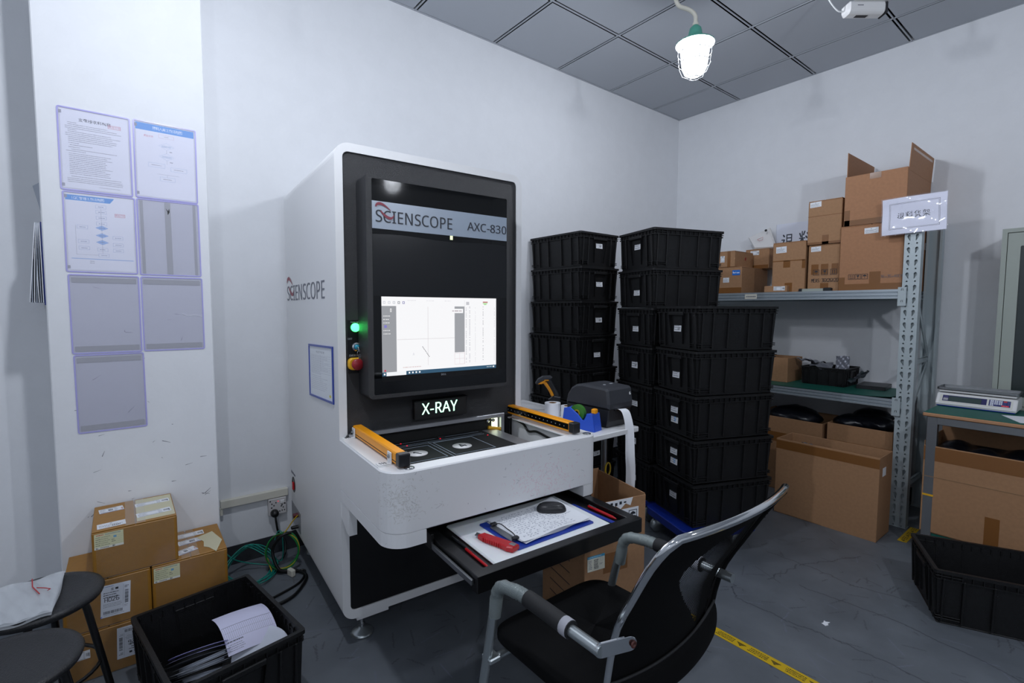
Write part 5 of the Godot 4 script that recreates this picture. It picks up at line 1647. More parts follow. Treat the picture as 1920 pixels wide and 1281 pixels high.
	var bd := 0.118
	var bh := 0.495
	var s := st()
	cbox(s, Vector3(-bx, 0, -bd), Vector3(bx, 0.005, bd), 0.001)
	cbox(s, Vector3(-bx, 0, bd - 0.005), Vector3(bx, bh, bd), 0.0015)
	cbox(s, Vector3(-bx, 0, -bd), Vector3(bx, bh, -bd + 0.005), 0.0015)
	cbox(s, Vector3(-bx, 0, -bd + 0.005), Vector3(-bx + 0.005, bh, bd - 0.005), 0.0015)
	cbox(s, Vector3(bx - 0.005, 0, -bd + 0.005), Vector3(bx, bh, bd - 0.005), 0.0015)
	obj("body", s, M.kraft, o)
	obj("tape", box(Vector3(-bx, bh - 0.065, bd - 0.001), Vector3(bx, bh - 0.01, bd + 0.0006), 0), M.tape, o, "band of brown tape")
	decal(o, M.paper, 0.06, 0.05, F(bx + 0.0002, 0.40, 0.03, PI / 2), "sticker")
	silver_bag("clear crinkled bag poking out of the long open carton on the floor", Vector3(-0.83, 0.46, 1.56), Vector3(0.2, 0.3, -0.25), 0.16, 0.06)
	o = rack_carton("open brown carton on the floor under the rack behind the long carton, left one", 1.03, 1.53, 0.0, 0.545, -0.50, "kraft", [[-0.25, 0.36, 0.25, 0.43]], -0.08, false)
	o = rack_carton("open floor carton heaped with dark bags under the right end of the rack", 1.56, 1.93, 0.0, 0.565, -0.50, "kraft", [[-0.18, 0.38, 0.18, 0.45]], -0.08, false)
	for q in [[-0.34, 0.565, 1.66, 0.2, "dark bag heaped in the right carton under the rack, left one"], [-0.32, 0.575, 1.80, -0.3, "dark bag heaped in the right carton under the rack, right one"], [-0.2, 0.60, 1.73, 0.1, "dark bag heaped in the right carton under the rack, rear one"]]:
		dark_heap(q[4], Vector3(q[0], q[1], q[2]), q[3], 0.11)
	dark_heap("dark bag lying in the left carton under the rack", Vector3(-0.32, 0.54, 1.28), 0.2, 0.17)

func silver_bag(label: String, at: Vector3, rot: Vector3, w: float, h: float, roll := 0.0) -> void:
	var o := thing("foil_bag", label, "bag", at)
	o.rotation = rot + Vector3(roll, 0, 0)
	var k := rng.randf() * 6.0
	var f := func(u: float, v: float) -> Vector3:
		var p := Vector3((u - 0.5) * w, 0, (v - 0.5) * h)
		p.y = 0.010 * sin(u * 7.0 + k) * cos(v * 6.0 + k * 2.0) + 0.004 * sin(u * 19.0 + v * 13.0 + k)
		return p
	obj("bag", sheet(st(), f, 16, 12, 0.004), M.silver_bag, o)

func dark_heap(label: String, at: Vector3, yaw: float, r: float) -> void:
	var o := thing("dark_bag", label, "bag", at, yaw)
	var k := rng.randf() * 9.0
	var f := func(u: float, v: float) -> Vector3:
		var a := u * TAU
		var e := (v - 0.5) * PI
		var rr := r * (1.0 + 0.12 * sin(3.0 * a + k) * cos(e) + 0.07 * sin(7.0 * a + 5.0 * e + k) * cos(e))
		return Vector3(rr * cos(a) * cos(e), 0.45 * rr * sin(e), -rr * sin(a) * cos(e))
	obj("bag", sheet(st(), f, 28, 14), M.dark_bag, o)

# ================= right-hand table, scale, cabinet =================
func right_table() -> void:
	var h := 0.79
	var x0 := -0.905
	var x1 := -0.42
	var z0 := 2.152
	var z1 := 3.35
	var o := thing("work_table", "narrow steel table with green mat top and wooden edge at the right", "table", Vector3((x0 + x1) / 2, 0, (z0 + z1) / 2))
	var P := Vector3((x0 + x1) / 2, 0, (z0 + z1) / 2)
	obj("table_top", box(Vector3(x0, h - 0.022, z0) - P, Vector3(x1, h - 0.003, z1) - P, 0.004), M.wood_edge, o)
	obj("table_mat", box(Vector3(x0 + 0.004, h - 0.0032, z0 + 0.004) - P, Vector3(x1 - 0.004, h, z1 - 0.004) - P, 0.001), M.green_mat, o, "green mat")
	for x in [x0 + 0.004, x1 - 0.044]:
		for z in [z0 + 0.018, z1 - 0.058]:
			obj("leg", box(Vector3(x, 0, z) - P, Vector3(x + 0.04, h - 0.022, z + 0.045) - P, 0.003), M.steel, o)
		obj("rail", box(Vector3(x + 0.004, h - 0.062, z0 + 0.06) - P, Vector3(x + 0.036, h - 0.022, z1 - 0.06) - P, 0.002), M.steel, o)
	obj("lower_shelf", box(Vector3(x0 + 0.01, 0.115, z0 + 0.02) - P, Vector3(x1 - 0.01, 0.135, z1 - 0.02) - P, 0.002), M.green_mat, o, "green lower shelf board")
	obj("tape_mark", box(Vector3(x0 + 0.0032, 0.335, z0 + 0.0175) - P, Vector3(x0 + 0.005, 0.345, z0 + 0.0635) - P, 0), M.yellow, o)
	# carton on the lower shelf
	var c := thing("carton", "big brown carton with brown tape under the green-topped table", "carton", Vector3(-0.70, 0.1355, 2.62), -PI / 2)
	var s := st()
	cbox(s, Vector3(-0.455, 0, -0.2), Vector3(0.455, 0.005, 0.2), 0.001)
	cbox(s, Vector3(-0.455, 0, 0.195), Vector3(0.455, 0.475, 0.2), 0.002)
	cbox(s, Vector3(-0.455, 0, -0.2), Vector3(0.455, 0.54, -0.195), 0.002)
	cbox(s, Vector3(-0.455, 0, -0.195), Vector3(-0.45, 0.50, 0.195), 0.002)
	cbox(s, Vector3(0.45, 0, -0.195), Vector3(0.455, 0.50, 0.195), 0.002)
	obj("body", s, M.kraft, c)
	obj("tape", box(Vector3(-0.20, 0.0, 0.199), Vector3(-0.145, 0.16, 0.2006), 0), M.tape, c, "brown tape strip")
	obj("tape", box(Vector3(-0.455, 0.395, 0.199), Vector3(0.455, 0.47, 0.2006), 0), M.tape, c, "band of brown tape")
	obj("crease", box(Vector3(-0.455, 0.305, 0.199), Vector3(0.455, 0.309, 0.2012), 0.0005), M.kraft_edge, c)
	var bagm := func(u: float, v: float) -> Vector3: return Vector3((u - 0.5) * 0.86, 0.44 + 0.03 * sin(u * 21.0) * sin(v * 9.0), (v - 0.5) * 0.36)
	obj("liner", sheet(st(), bagm, 40, 10), M.dark_bag, c, "dark liner bag")
	# counting scale
	var q := thing("counting_scale", "white counting scale with blue keypad panel and steel pan on the green mat", "scale", Vector3(-0.52, h, 2.312), -PI / 2)
	var pr := PackedVector2Array([Vector2(-0.10, 0.008), Vector2(0.098, 0.008), Vector2(0.102, 0.018), Vector2(0.062, 0.068), Vector2(0.052, 0.073), Vector2(-0.10, 0.073)])
	obj("body", prism(st(), pr, -0.165, 0.165, Transform3D(Basis(Vector3(0, 0, 1), Vector3.UP, Vector3(-1, 0, 0)), Vector3.ZERO), 0.004), M.white_plastic, q)
	obj("skirt", box(Vector3(-0.160, 0.002, -0.095), Vector3(0.160, 0.009, 0.097), 0.002), M.royal, q)
	var n := Vector3(0, 0.04, 0.05).normalized()
	var kb := Basis(Vector3.RIGHT, n.cross(Vector3.RIGHT), n)
	decal(q, M.keypad, 0.298, 0.052, Transform3D(kb, Vector3(0.0, 0.0437, 0.0816)), "keypad", "blue keypad panel with red keys")
	var lc := st()
	cbox(lc, Vector3(-0.110, -0.014, 0.0005), Vector3(0.026, 0.018, 0.0022), 0.0005, Transform3D(kb, Vector3(0.0, 0.0437, 0.0816)))
	obj("display", lc, M.lcd, q, "grey-green display")
	obj("neck", box(Vector3(-0.10, 0.073, -0.06), Vector3(0.10, 0.080, 0.03), 0.002), M.printer_dark, q)
	obj("pan_tray", box(Vector3(-0.160, 0.079, -0.095), Vector3(0.160, 0.092, 0.060), 0.004), M.white_plastic, q)
	var pan := st()
	var tilt := Transform3D(Basis(Vector3.RIGHT, -PI / 2), Vector3.ZERO)
	prism(pan, rrect(-0.168, -0.064, 0.168, 0.099, 0.012), 0.092, 0.094, tilt)
	ring(pan, rrect(-0.168, -0.064, 0.168, 0.099, 0.012), rrect(-0.164, -0.060, 0.164, 0.095, 0.010), 0.092, 0.106, tilt)
	obj("pan", pan, M.steel, q, "steel weighing pan")
	for x in [-0.13, 0.13]:
		for z in [-0.08, 0.08]:
			obj("foot", lathe(st(), [Vector2(0, 0), Vector2(0.010, 0), Vector2(0.010, 0.004), Vector2(0, 0.004)], 12, Transform3D(Basis(), Vector3(x, 0, z))), M.printer_dark, q)
	var pp := thing("paper_sheet", "loose pale sheet lying on the green mat beside the counting scale", "paper", Vector3(-0.72, h, 2.60), 0.45)
	obj("sheet", box(Vector3(-0.10, 0.0003, -0.14), Vector3(0.10, 0.0012, 0.14), 0), M.paper, pp)

func steel_cabinet() -> void:
	var x := -0.34
	var z0 := 2.343
	var z1 := 3.20
	var o := thing("steel_cabinet", "grey-green steel cabinet with dark glass door beside the right wall", "cabinet", Vector3(x / 2, 0, (z0 + z1) / 2), -PI / 2)
	var w := (z1 - z0) / 2
	var d := -x / 2
	var H := 1.80
	obj("body", box(Vector3(-w, 0, -d), Vector3(w, H, d - 0.02), 0.002), M.cabinet, o)
	obj("front_frame", st_join([ring(st(), rrect(-w, 0.0, w, H, 0.001, 1), rrect(-w + 0.022, 0.06, w - 0.022, H - 0.022, 0.001, 1), d - 0.0205, d)]), M.cabinet, o)
	for sgn in [-1, 1]:
		var xa := -w + 0.025 if sgn < 0 else 0.002
		var xb := -0.002 if sgn < 0 else w - 0.025
		var dr := obj("door", st_join([ring(st(), rrect(xa, 0.80, xb, H - 0.026, 0.001, 1), rrect(xa + 0.052, 0.85, xb - 0.05, H - 0.10, 0.004, 1), d - 0.018, d - 0.001)]), M.cabinet, o)
		obj("glass", box(Vector3(xa + 0.05, 0.848, d - 0.012), Vector3(xb - 0.048, H - 0.098, d - 0.009), 0), M.cabinet_dark, dr, "dark glass")
		obj("handle", box(Vector3(-sgn * -0.03 - 0.006, 1.18, d - 0.001), Vector3(-sgn * -0.03 + 0.006, 1.28, d + 0.012), 0.003), M.steel, dr)
		obj("door", box(Vector3(xa, 0.065, d - 0.018), Vector3(xb, 0.60, d - 0.001), 0.002), M.cabinet, o)
		obj("drawer", box(Vector3(xa, 0.605, d - 0.018), Vector3(xb, 0.795, d - 0.001), 0.002), M.cabinet, o)

# ================= chair =================
func mesh_chair() -> void:
	var C := Vector3(-3.305, 0, 2.02)
	var o := thing("office_chair", "black mesh-backed visitor chair with chrome tube frame and foam grips before the drawer", "chair", C)
	var R := func(a: Array) -> Array:
		var out := []
		for p in a:
			out.append(p - C)
		return out
	for q in [[-3.555, 1.93, 1.0], [-3.085, 1.955, -1.0]]:
		var x: float = q[0]
		var zf: float = q[1]
		var pts: Array = R.call([Vector3(x, 0.0145, 2.32), Vector3(x, 0.0145, 1.735), Vector3(x, 0.63, zf - 0.065), Vector3(x, 0.648, zf + 0.02), Vector3(x, 0.65, zf + 0.285)])
		obj("side_frame", tube(st(), bend(pts, 0.055, 7), 0.0125, 14), M.worn_chrome, o, "chrome tube side frame")
		obj("foam_grip", tube(st(), R.call([Vector3(x, 0.650, zf + 0.055), Vector3(x, 0.651, zf + 0.12), Vector3(x, 0.65, zf + 0.20)]), 0.0195, 16), M.foam_grip, o, "black foam armrest grip")
		# clear film wound round the bend
		var wrap: Array = bend(R.call([Vector3(x, 0.54, zf - 0.0775), Vector3(x, 0.63, zf - 0.065), Vector3(x, 0.648, zf + 0.02), Vector3(x, 0.65, zf + 0.058)]), 0.055, 9)
		var rad := []
		for i in wrap.size():
			rad.append(0.0165 + 0.0012 * sin(i * 2.3))
		obj("film_wrap", tube(st(), wrap, rad, 14), M.film_wrap, o, "wrinkled clear film round the bend")
		obj("grip_end", tube(st(), R.call([Vector3(x, 0.65, zf + 0.178), Vector3(x, 0.65, zf + 0.198)]), 0.0202, 16), M.old_glue, o)
		# flat bracket from the arm to the back
		var bz := zf + 0.275
		var sx: float = q[2]
		obj("seat_bracket", box(Vector3(x - 0.006 if sx > 0 else x - 0.03, 0.395, 1.80) - C, Vector3(x + 0.03 if sx > 0 else x + 0.006, 0.41, 1.84) - C, 0.003), M.worn_chrome, o)
		if sx < 0:
			continue
		obj("back_bracket", prism(st(), rrect(-0.012, -0.016, 0.080, 0.016, 0.0155, 5), -0.003, 0.003, Transform3D(Basis(Vector3(sx * 0.90, 0.10, 0.43).normalized(), Vector3.UP, Vector3(-sx * 0.43, 0, 0.90).normalized()).orthonormalized(), Vector3(x, 0.650, bz + 0.006) - C), 0.001), M.chrome, o)
		obj("bracket_bolt", lathe(st(), [Vector2(0, 0), Vector2(0.0075, 0), Vector2(0.0075, 0.003), Vector2(0.004, 0.0035), Vector2(0.004, 0.001), Vector2(0, 0.001)], 14, Transform3D(Basis(Vector3.RIGHT, PI / 2), Vector3(x + sx * 0.062, 0.656, bz + 0.040) - C)), M.bolt_hole, o)
	for z in [1.82, 2.08]:
		obj("seat_bar", tube(st(), R.call([Vector3(-3.55, 0.395, z), Vector3(-3.09, 0.395, z)]), 0.010, 10), M.worn_chrome, o)
	# seat cushion: rounded slab with a waterfall front
	var f := func(u: float, v: float) -> Vector3:
		var a := u * TAU
		var e := (v - 0.5) * PI
		var c := cos(a)
		var s2 := sin(a)
		var px := 0.222 * signf(c) * pow(absf(c), 0.32)
		var pz := 0.215 * signf(s2) * pow(absf(s2), 0.32)
		var k := pow(cos(e), 0.28)
		var y := 0.028 * signf(sin(e)) * pow(absf(sin(e)), 0.5)
		var zz := pz * k
		return Vector3(-3.282 + px * k, 0.425 + y - 0.03 * pow(maxf(0.0, -zz / 0.215 - 0.2), 2.0) + 0.006 * (px / 0.222) ** 2, 1.955 + zz) - C
	obj("seat", sheet(st(), f, 48, 20), M.mesh_cloth, o, "black cloth seat cushion")
	# back: chrome loop, curved black panel, see-through mesh strip, lower pocket
	var prof := func(t: float) -> Vector2:   # t 0 at the bottom .. 1 at the top: (y, z)
		var k := [Vector2(0.44, 2.165), Vector2(0.545, 2.178), Vector2(0.66, 2.203), Vector2(0.765, 2.256), Vector2(0.855, 2.306), Vector2(0.918, 2.350)]
		var g := t * 5.0
		var i := mini(4, int(g))
		var p0: Vector2 = k[maxi(0, i - 1)]
		var p3: Vector2 = k[mini(5, i + 2)]
		return (k[i] as Vector2).cubic_interpolate(k[i + 1], p0, p3, g - i)
	var edge := func(side: float, t: float) -> Vector3:
		var p: Vector2 = prof.call(t)
		var half := lerpf(0.205, 0.237, smoothstep(0.2, 0.9, t))
		half -= 0.02 * smoothstep(0.94, 1.0, t)
		return Vector3(-3.285 + side * half, p.x, p.y)
	var loop := []
	for i in 15:
		loop.append(edge.call(-1.0, i / 14.0) - C)
	for i in range(1, 12):
		var u := -1.0 + 2.0 * i / 12.0
		loop.append(Vector3(-3.285 + u * 0.217, 0.918 + 0.006 * (1.0 - u * u), 2.350 + 0.030 * (1.0 - u * u)) - C)
	var rside := []
	for i in 15:
		rside.append(edge.call(1.0, 1.0 - i / 14.0) - C)
	loop.append_array(rside.slice(0, 2))
	obj("back_edge", tube(st(), rside.slice(1), 0.0095, 10), M.mesh_cloth, o, "black cloth edge of the backrest")
	obj("back_frame", tube(st(), loop, 0.0085, 12), M.chrome, o, "bright chrome loop round the backrest")
	var P := func(u: float, t: float) -> Vector3:   # u -1..1 across
		var e: Vector3 = edge.call(u, t)
		var ee: Vector3 = edge.call(1.0, t)
		var hw: float = ee.x + 3.285
		return Vector3(-3.285 + u * hw, e.y + 0.004 * (1.0 - u * u) * t, e.z + 0.030 * (1.0 - u * u)) - C
	# the black cloth is laid in patches round an oval opening
	var hole := rounded([Vector2(-0.46, 0.60), Vector2(-0.28, 0.76), Vector2(0.12, 0.82), Vector2(0.58, 0.78), Vector2(0.74, 0.55), Vector2(0.82, 0.26), Vector2(0.78, 0.12), Vector2(0.30, 0.28)])
	var inside := func(u: float, t: float) -> bool:
		return Geometry2D.is_point_in_polygon(Vector2(u, t), hole)
	var s := st()
	var nu := 120
	var nt := 120
	group_no += 1
	s.set_smooth_group(group_no)
	for i in nu:
		for j in nt:
			var u0 := -1.0 + 2.0 * i / nu
			var u1 := -1.0 + 2.0 * (i + 1) / nu
			var t0 := float(j) / nt
			var t1 := float(j + 1) / nt
			if inside.call((u0 + u1) / 2, (t0 + t1) / 2):
				continue
			quad(s, P.call(u0, t0), P.call(u1, t0), P.call(u1, t1), P.call(u0, t1))
	obj("back_cloth", s, M.mesh_cloth, o, "black cloth backrest with an oval see-through opening")
	s = st()
	for i in 44:
		var u := -0.60 + i * 0.036
		var a := []
		for j in 70:
			var t := 0.10 + 0.74 * j / 69.0
			var ue := u + (t - 0.47) * 0.3
			if inside.call(ue, t) or inside.call(ue, t + 0.02) or inside.call(ue, t - 0.02):
				var p: Vector3 = P.call(ue, t)
				a.append(p + Vector3(0, 0, -0.003))
		if a.size() > 2:
			for j in a.size() - 1:
				var q: Vector3 = Vector3(0.0025, 0, 0)
				quad(s, a[j] - q, a[j] + q, a[j + 1] + q, a[j + 1] - q)
	stuff(obj("mesh_thread", s, M.mesh_cloth, o, "fine black mesh threads"))
	var pk := func(u: float, v: float) -> Vector3:
		var uu := -1.0 + 2.0 * u
		var t := v * (0.17 + 0.07 * (uu * 0.5 + 0.5) ** 2)
		var p: Vector3 = P.call(uu, t)
		return p + Vector3(0, 0, 0.004 + 0.022 * pow(maxf(0.0, sin(v * PI)), 0.6))
	obj("back_pocket", sheet(st(), pk, 24, 12), M.mesh_cloth, o, "black lower back pocket")
	var hem := []
	for i in 25:
		hem.append(pk.call(i / 24.0, 1.0) + Vector3(0, 0, 0.003))
	obj("hem", tube(st(), hem, 0.0035, 6), M.foam_grip, o)

func rounded(p: Array) -> PackedVector2Array:   # closed smooth outline through the corners
	var out := PackedVector2Array()
	var n := p.size()
	for i in n:
		for k in 5:
			out.append((p[i] as Vector2).cubic_interpolate(p[(i + 1) % n], p[(i + n - 1) % n], p[(i + 2) % n], k / 5.0))
	return out

# ================= printer table =================
func printer_table() -> void:
	var h := 0.80
	var o := thing("side_table", "small white-topped side table squeezed between the X-ray machine and the totes", "table", Vector3(-2.62, 0, 1.10))
	var P := Vector3(-2.62, 0, 1.10)
	obj("table_top", box(Vector3(-2.79, h - 0.024, 0.62) - P, Vector3(-2.448, h, 1.456) - P, 0.003), M.white_metal, o)
	for q in [Vector3(-2.505, 0, 1.30), Vector3(-2.505, 0, 0.68), Vector3(-2.74, 0, 0.68)]:
		obj("leg", tube(st(), [q - P, q + Vector3(0, h - 0.024, 0) - P], 0.014, 12), M.steel, o)
	obj("leg", tube(st(), [Vector3(-2.765, 0, 1.42) - P, Vector3(-2.765, h - 0.024, 1.42) - P], 0.012, 12), M.steel, o)
	# label printer
	var pr := thing("label_printer", "charcoal desktop label printer with a long blank label strip hanging out", "printer", Vector3(-2.515, h, 1.275), 0.02)
	var side := PackedVector2Array([Vector2(-0.125, 0.004), Vector2(0.118, 0.004), Vector2(0.125, 0.03), Vector2(0.128, 0.085), Vector2(-0.135, 0.085), Vector2(-0.133, 0.03)])
	var along := Transform3D(Basis(Vector3(0, 0, 1), Vector3.UP, Vector3(-1, 0, 0)), Vector3.ZERO)
	obj("base", prism(st(), side, -0.076, 0.086, along, 0.006), M.printer_dark, pr)
	var lid := PackedVector2Array([Vector2(-0.138, 0.086), Vector2(0.129, 0.086), Vector2(0.131, 0.110), Vector2(0.122, 0.170), Vector2(0.112, 0.180), Vector2(-0.03, 0.186), Vector2(-0.07, 0.180), Vector2(-0.105, 0.160), Vector2(-0.130, 0.125)])
	obj("lid", prism(st(), lid, -0.088, 0.090, along, 0.010), M.printer, pr, "rounded charcoal lid")
	obj("exit_slot", box(Vector3(-0.05, 0.078, 0.124), Vector3(0.07, 0.083, 0.1325), 0.001), M.gloss_black, pr)
	var eb := Basis(Vector3.RIGHT, 0.0)
	obj("emblem", prism(st(), PackedVector2Array([Vector2(-0.005, -0.006), Vector2(0.004, -0.008), Vector2(0.007, -0.002), Vector2(0.002, 0.0), Vector2(0.004, 0.007), Vector2(-0.004, 0.004)]), 0.0, 0.001, Transform3D(Basis(Vector3.RIGHT, -0.15), Vector3(0.064, 0.148, 0.1268))), M.white_plastic, pr, "pale zebra-head emblem")
	for q in [[-0.02, 0.035, 0.012], [0.03, 0.03, 0.02]]:
		obj("button_mark", box(Vector3(q[0], 0.1805, q[1]), Vector3(q[0] + q[2], 0.1846, q[1] + 0.01), 0.001), M.pale_ink, pr)
	var strip := func(u: float, v: float) -> Vector3:
		var q := curve([Vector3(-0.012, 0.081, 0.126), Vector3(-0.010, 0.084, 0.145), Vector3(-0.008, 0.066, 0.166), Vector3(-0.008, 0.0, 0.184), Vector3(-0.004, -0.12, 0.187), Vector3(0.012, -0.22, 0.180), Vector3(0.022, -0.40, 0.165)], 6)
		var g := (1.0 - v) * (q.size() - 1)
		var i := mini(int(g), q.size() - 2)
		var p: Vector3 = (q[i] as Vector3).lerp(q[i + 1], g - i)
		var tw := 0.30 + 0.9 * smoothstep(0.35, 1.0, 1.0 - v)
		return p + Vector3(cos(tw), 0, sin(tw)) * (u - 0.5) * 0.042
	obj("label_strip", sheet(st(), strip, 4, 40, 0.0004), M.paper, pr, "long blank white label strip")
	# tape dispenser
	var td := thing("tape_dispenser", "bright blue desktop tape dispenser with green tape roll and orange cutter cap", "tape dispenser", Vector3(-2.668, h, 1.40), 1.75)
	# long side along local x: 0 at the cutter end
	var prof := PackedVector2Array([Vector2(-0.005, 0.0), Vector2(0.17, 0.0), Vector2(0.158, 0.088), Vector2(0.125, 0.094), Vector2(0.085, 0.070), Vector2(0.060, 0.046), Vector2(0.050, 0.046), Vector2(0.034, 0.078), Vector2(0.008, 0.078)])
	var base := PackedVector2Array([Vector2(-0.005, 0.0), Vector2(0.17, 0.0), Vector2(0.166, 0.030), Vector2(-0.001, 0.030)])
	obj("body", prism(st(), prof, -0.032, -0.024, Transform3D(), 0.002), M.dispenser, td)
	obj("body", prism(st(), prof, 0.024, 0.032, Transform3D(), 0.002), M.dispenser, td)
	obj("base", prism(st(), base, -0.0235, 0.0235), M.dispenser, td)
	obj("cutter_block", prism(st(), PackedVector2Array([Vector2(-0.004, 0.0), Vector2(0.045, 0.0), Vector2(0.032, 0.077), Vector2(0.009, 0.077)]), -0.0238, 0.0238), M.dispenser, td)
	obj("end_wall", box(Vector3(0.150, 0.02, -0.0238), Vector3(0.160, 0.086, 0.0238), 0.001), M.dispenser, td)
	obj("cutter_cap", box(Vector3(0.004, 0.076, -0.013), Vector3(0.026, 0.098, 0.013), 0.004), M.amber, td, "orange cutter cap")
	var rl := obj("tape_roll", lathe(st(), [Vector2(0.016, -0.01), Vector2(0.038, -0.01), Vector2(0.038, 0.01), Vector2(0.016, 0.01), Vector2(0.016, -0.01)], 28, Transform3D(Basis(Vector3.RIGHT, PI / 2), Vector3(0.102, 0.068, 0.0)), true), M.tape_green, td, "green and yellow tape roll")
	obj("core", lathe(st(), [Vector2(0.010, -0.011), Vector2(0.0165, -0.011), Vector2(0.0165, 0.011), Vector2(0.010, 0.011)], 20, Transform3D(Basis(Vector3.RIGHT, PI / 2), Vector3(0.102, 0.068, 0.0)), true), M.cable_yellow, rl)
	# two rolls of labels
	for q in [[-2.607, 1.045, "roll of blank white labels standing left of the barcode scanner stand", 0.0], [-2.56, 1.105, "roll of blank white labels behind the blue tape dispenser", 0.0]]:
		var r := thing("label_roll", q[2], "label roll", Vector3(q[0], h, q[1]))
		var rr := 0.040 if q[0] < -2.6 else 0.034
		var hh := 0.066 if q[0] < -2.6 else 0.054
		obj("roll", lathe(st(), [Vector2(0.02, 0), Vector2(rr, 0), Vector2(rr, hh), Vector2(0.02, hh), Vector2(0.02, 0)], 32, Transform3D(), true), M.paper, r)
		obj("core", lathe(st(), [Vector2(0.016, 0), Vector2(0.0195, 0), Vector2(0.0195, hh), Vector2(0.016, hh), Vector2(0.016, 0)], 24, Transform3D(), true), M.kraft, r)
	# scanner on its stand, seen in profile; local x runs to the right of the picture
	var sc := thing("barcode_scanner", "black and orange handheld barcode scanner standing in its black cradle", "scanner", Vector3(-2.50, h, 0.94), -0.665)
	obj("cradle", box(Vector3(-0.035, 0, -0.05), Vector3(0.045, 0.012, 0.05), 0.004), M.printer_dark, sc)
	obj("cradle_post", prism(st(), PackedVector2Array([Vector2(-0.012, 0.01), Vector2(0.035, 0.01), Vector2(0.034, 0.07), Vector2(0.0, 0.075), Vector2(-0.03, 0.055)]), -0.02, 0.02, Transform3D(), 0.004), M.printer_dark, sc)
	obj("grip", tube(st(), curve([Vector3(0.016, 0.06, 0), Vector3(0.010, 0.085, 0), Vector3(-0.012, 0.125, 0), Vector3(-0.030, 0.160, 0)], 5), [0.017, 0.0168, 0.0165, 0.016, 0.0155, 0.015, 0.0145, 0.014, 0.014, 0.014, 0.014, 0.0142, 0.0145, 0.015, 0.015, 0.015], 14), M.printer_dark, sc)
	obj("trigger_side", tube(st(), curve([Vector3(-0.006, 0.075, 0), Vector3(-0.022, 0.108, 0), Vector3(-0.044, 0.140, 0), Vector3(-0.056, 0.152, 0)], 5), 0.0105, 10), M.amber, sc, "orange trigger side")
	var head := PackedVector2Array([Vector2(-0.100, 0.142), Vector2(-0.086, 0.165), Vector2(-0.06, 0.180), Vector2(-0.02, 0.183), Vector2(-0.010, 0.176), Vector2(-0.018, 0.164), Vector2(-0.05, 0.160), Vector2(-0.072, 0.150), Vector2(-0.090, 0.137)])
	obj("head", prism(st(), head, -0.026, 0.026, Transform3D(), 0.005), M.printer, sc)
	obj("nose", prism(st(), PackedVector2Array([Vector2(-0.092, 0.138), Vector2(-0.076, 0.156), Vector2(-0.045, 0.162), Vector2(-0.052, 0.146), Vector2(-0.066, 0.140)]), -0.022, 0.022, Transform3D(), 0.003), M.amber, sc, "orange nose")
	obj("status_light", box(Vector3(-0.055, 0.158, -0.02), Vector3(-0.03, 0.164, 0.0275), 0.002), M.amber, sc)
	# open carton below
	var c := carton("open brown carton standing under the tray and the hanging label strip", Vector3(-2.726, 0, 1.43), -0.222, Vector3(0.298, 0.40, 0.335), "kraft", [[-0.06, 0.28, 0.06, 0.36]], false)
	var w := 0.149
	var d := 0.1675
	for q in [[Vector3(-w, 0.402, d - 0.004), Vector3(w, 0.572, d)], [Vector3(-w, 0.402, -d), Vector3(w, 0.585, -d + 0.004)], [Vector3(w - 0.004, 0.402, -d + 0.004), Vector3(w, 0.578, d - 0.004)], [Vector3(-w, 0.402, -d + 0.004), Vector3(-w + 0.004, 0.57, d - 0.004)]]:
		obj("flap", box(q[0], q[1], 0.001), M.kraft, c, "flap standing up")
	decal(c, M.blue_top, 0.082, 0.062, F(-0.095, 0.335, d + 0.0008, 0, 0, 0.02), "sticker", "white sticker with a blue head")
	var tp := PackedVector2Array([Vector2(-0.149, 0.572), Vector2(-0.149, 0.545), Vector2(-0.02, 0.535), Vector2(-0.005, 0.55), Vector2(0.02, 0.532), Vector2(0.045, 0.552), Vector2(0.07, 0.54), Vector2(0.082, 0.572)])
	obj("torn_tape", prism(st(), tp, d, d + 0.0008), M.paper, c, "torn white printed tape")
	var tm := st()
	for k in 9:
		var px := -0.14 + k * 0.022
		cbox(tm, Vector3(px, 0.549 + 0.003 * (k % 3), d + 0.0008), Vector3(px + 0.012, 0.561 + 0.003 * (k % 2), d + 0.0011), 0)
	obj("print", tm, M.ink, c)
	var wl := box(Vector3(0.0, 0.468, d), Vector3(0.112, 0.53, d + 0.0006), 0)
	obj("sticker", wl, M.paper, c, "white sticker with a handling mark")
	symbol(c, "umbrella", F(0.062, 0.478, d + 0.0006), 0.042)
	var sl := st()
	for k in 5:
		cbox(sl, Vector3(-w - 0.0008, 0.10 + k * 0.05, -0.10), Vector3(-w, 0.103 + k * 0.05, 0.06), 0)
	obj("print", sl, M.ink, c)
	var yc := thing("cable_tie_bundle", "bright yellow cord bundle hanging on the side table leg", "cord", Vector3(-2.505, 0.60, 1.325))
	var yp := []
	for k in 40:
		var a := TAU * k / 13.0
		yp.append(Vector3(0.018 * cos(a) - 0.005, 0.03 * sin(a) - 0.02, 0.004 + 0.0015 * sin(a * 0.7)))
	obj("cord", tube(st(), yp, 0.0035, 6), M.cable_yellow, yc)

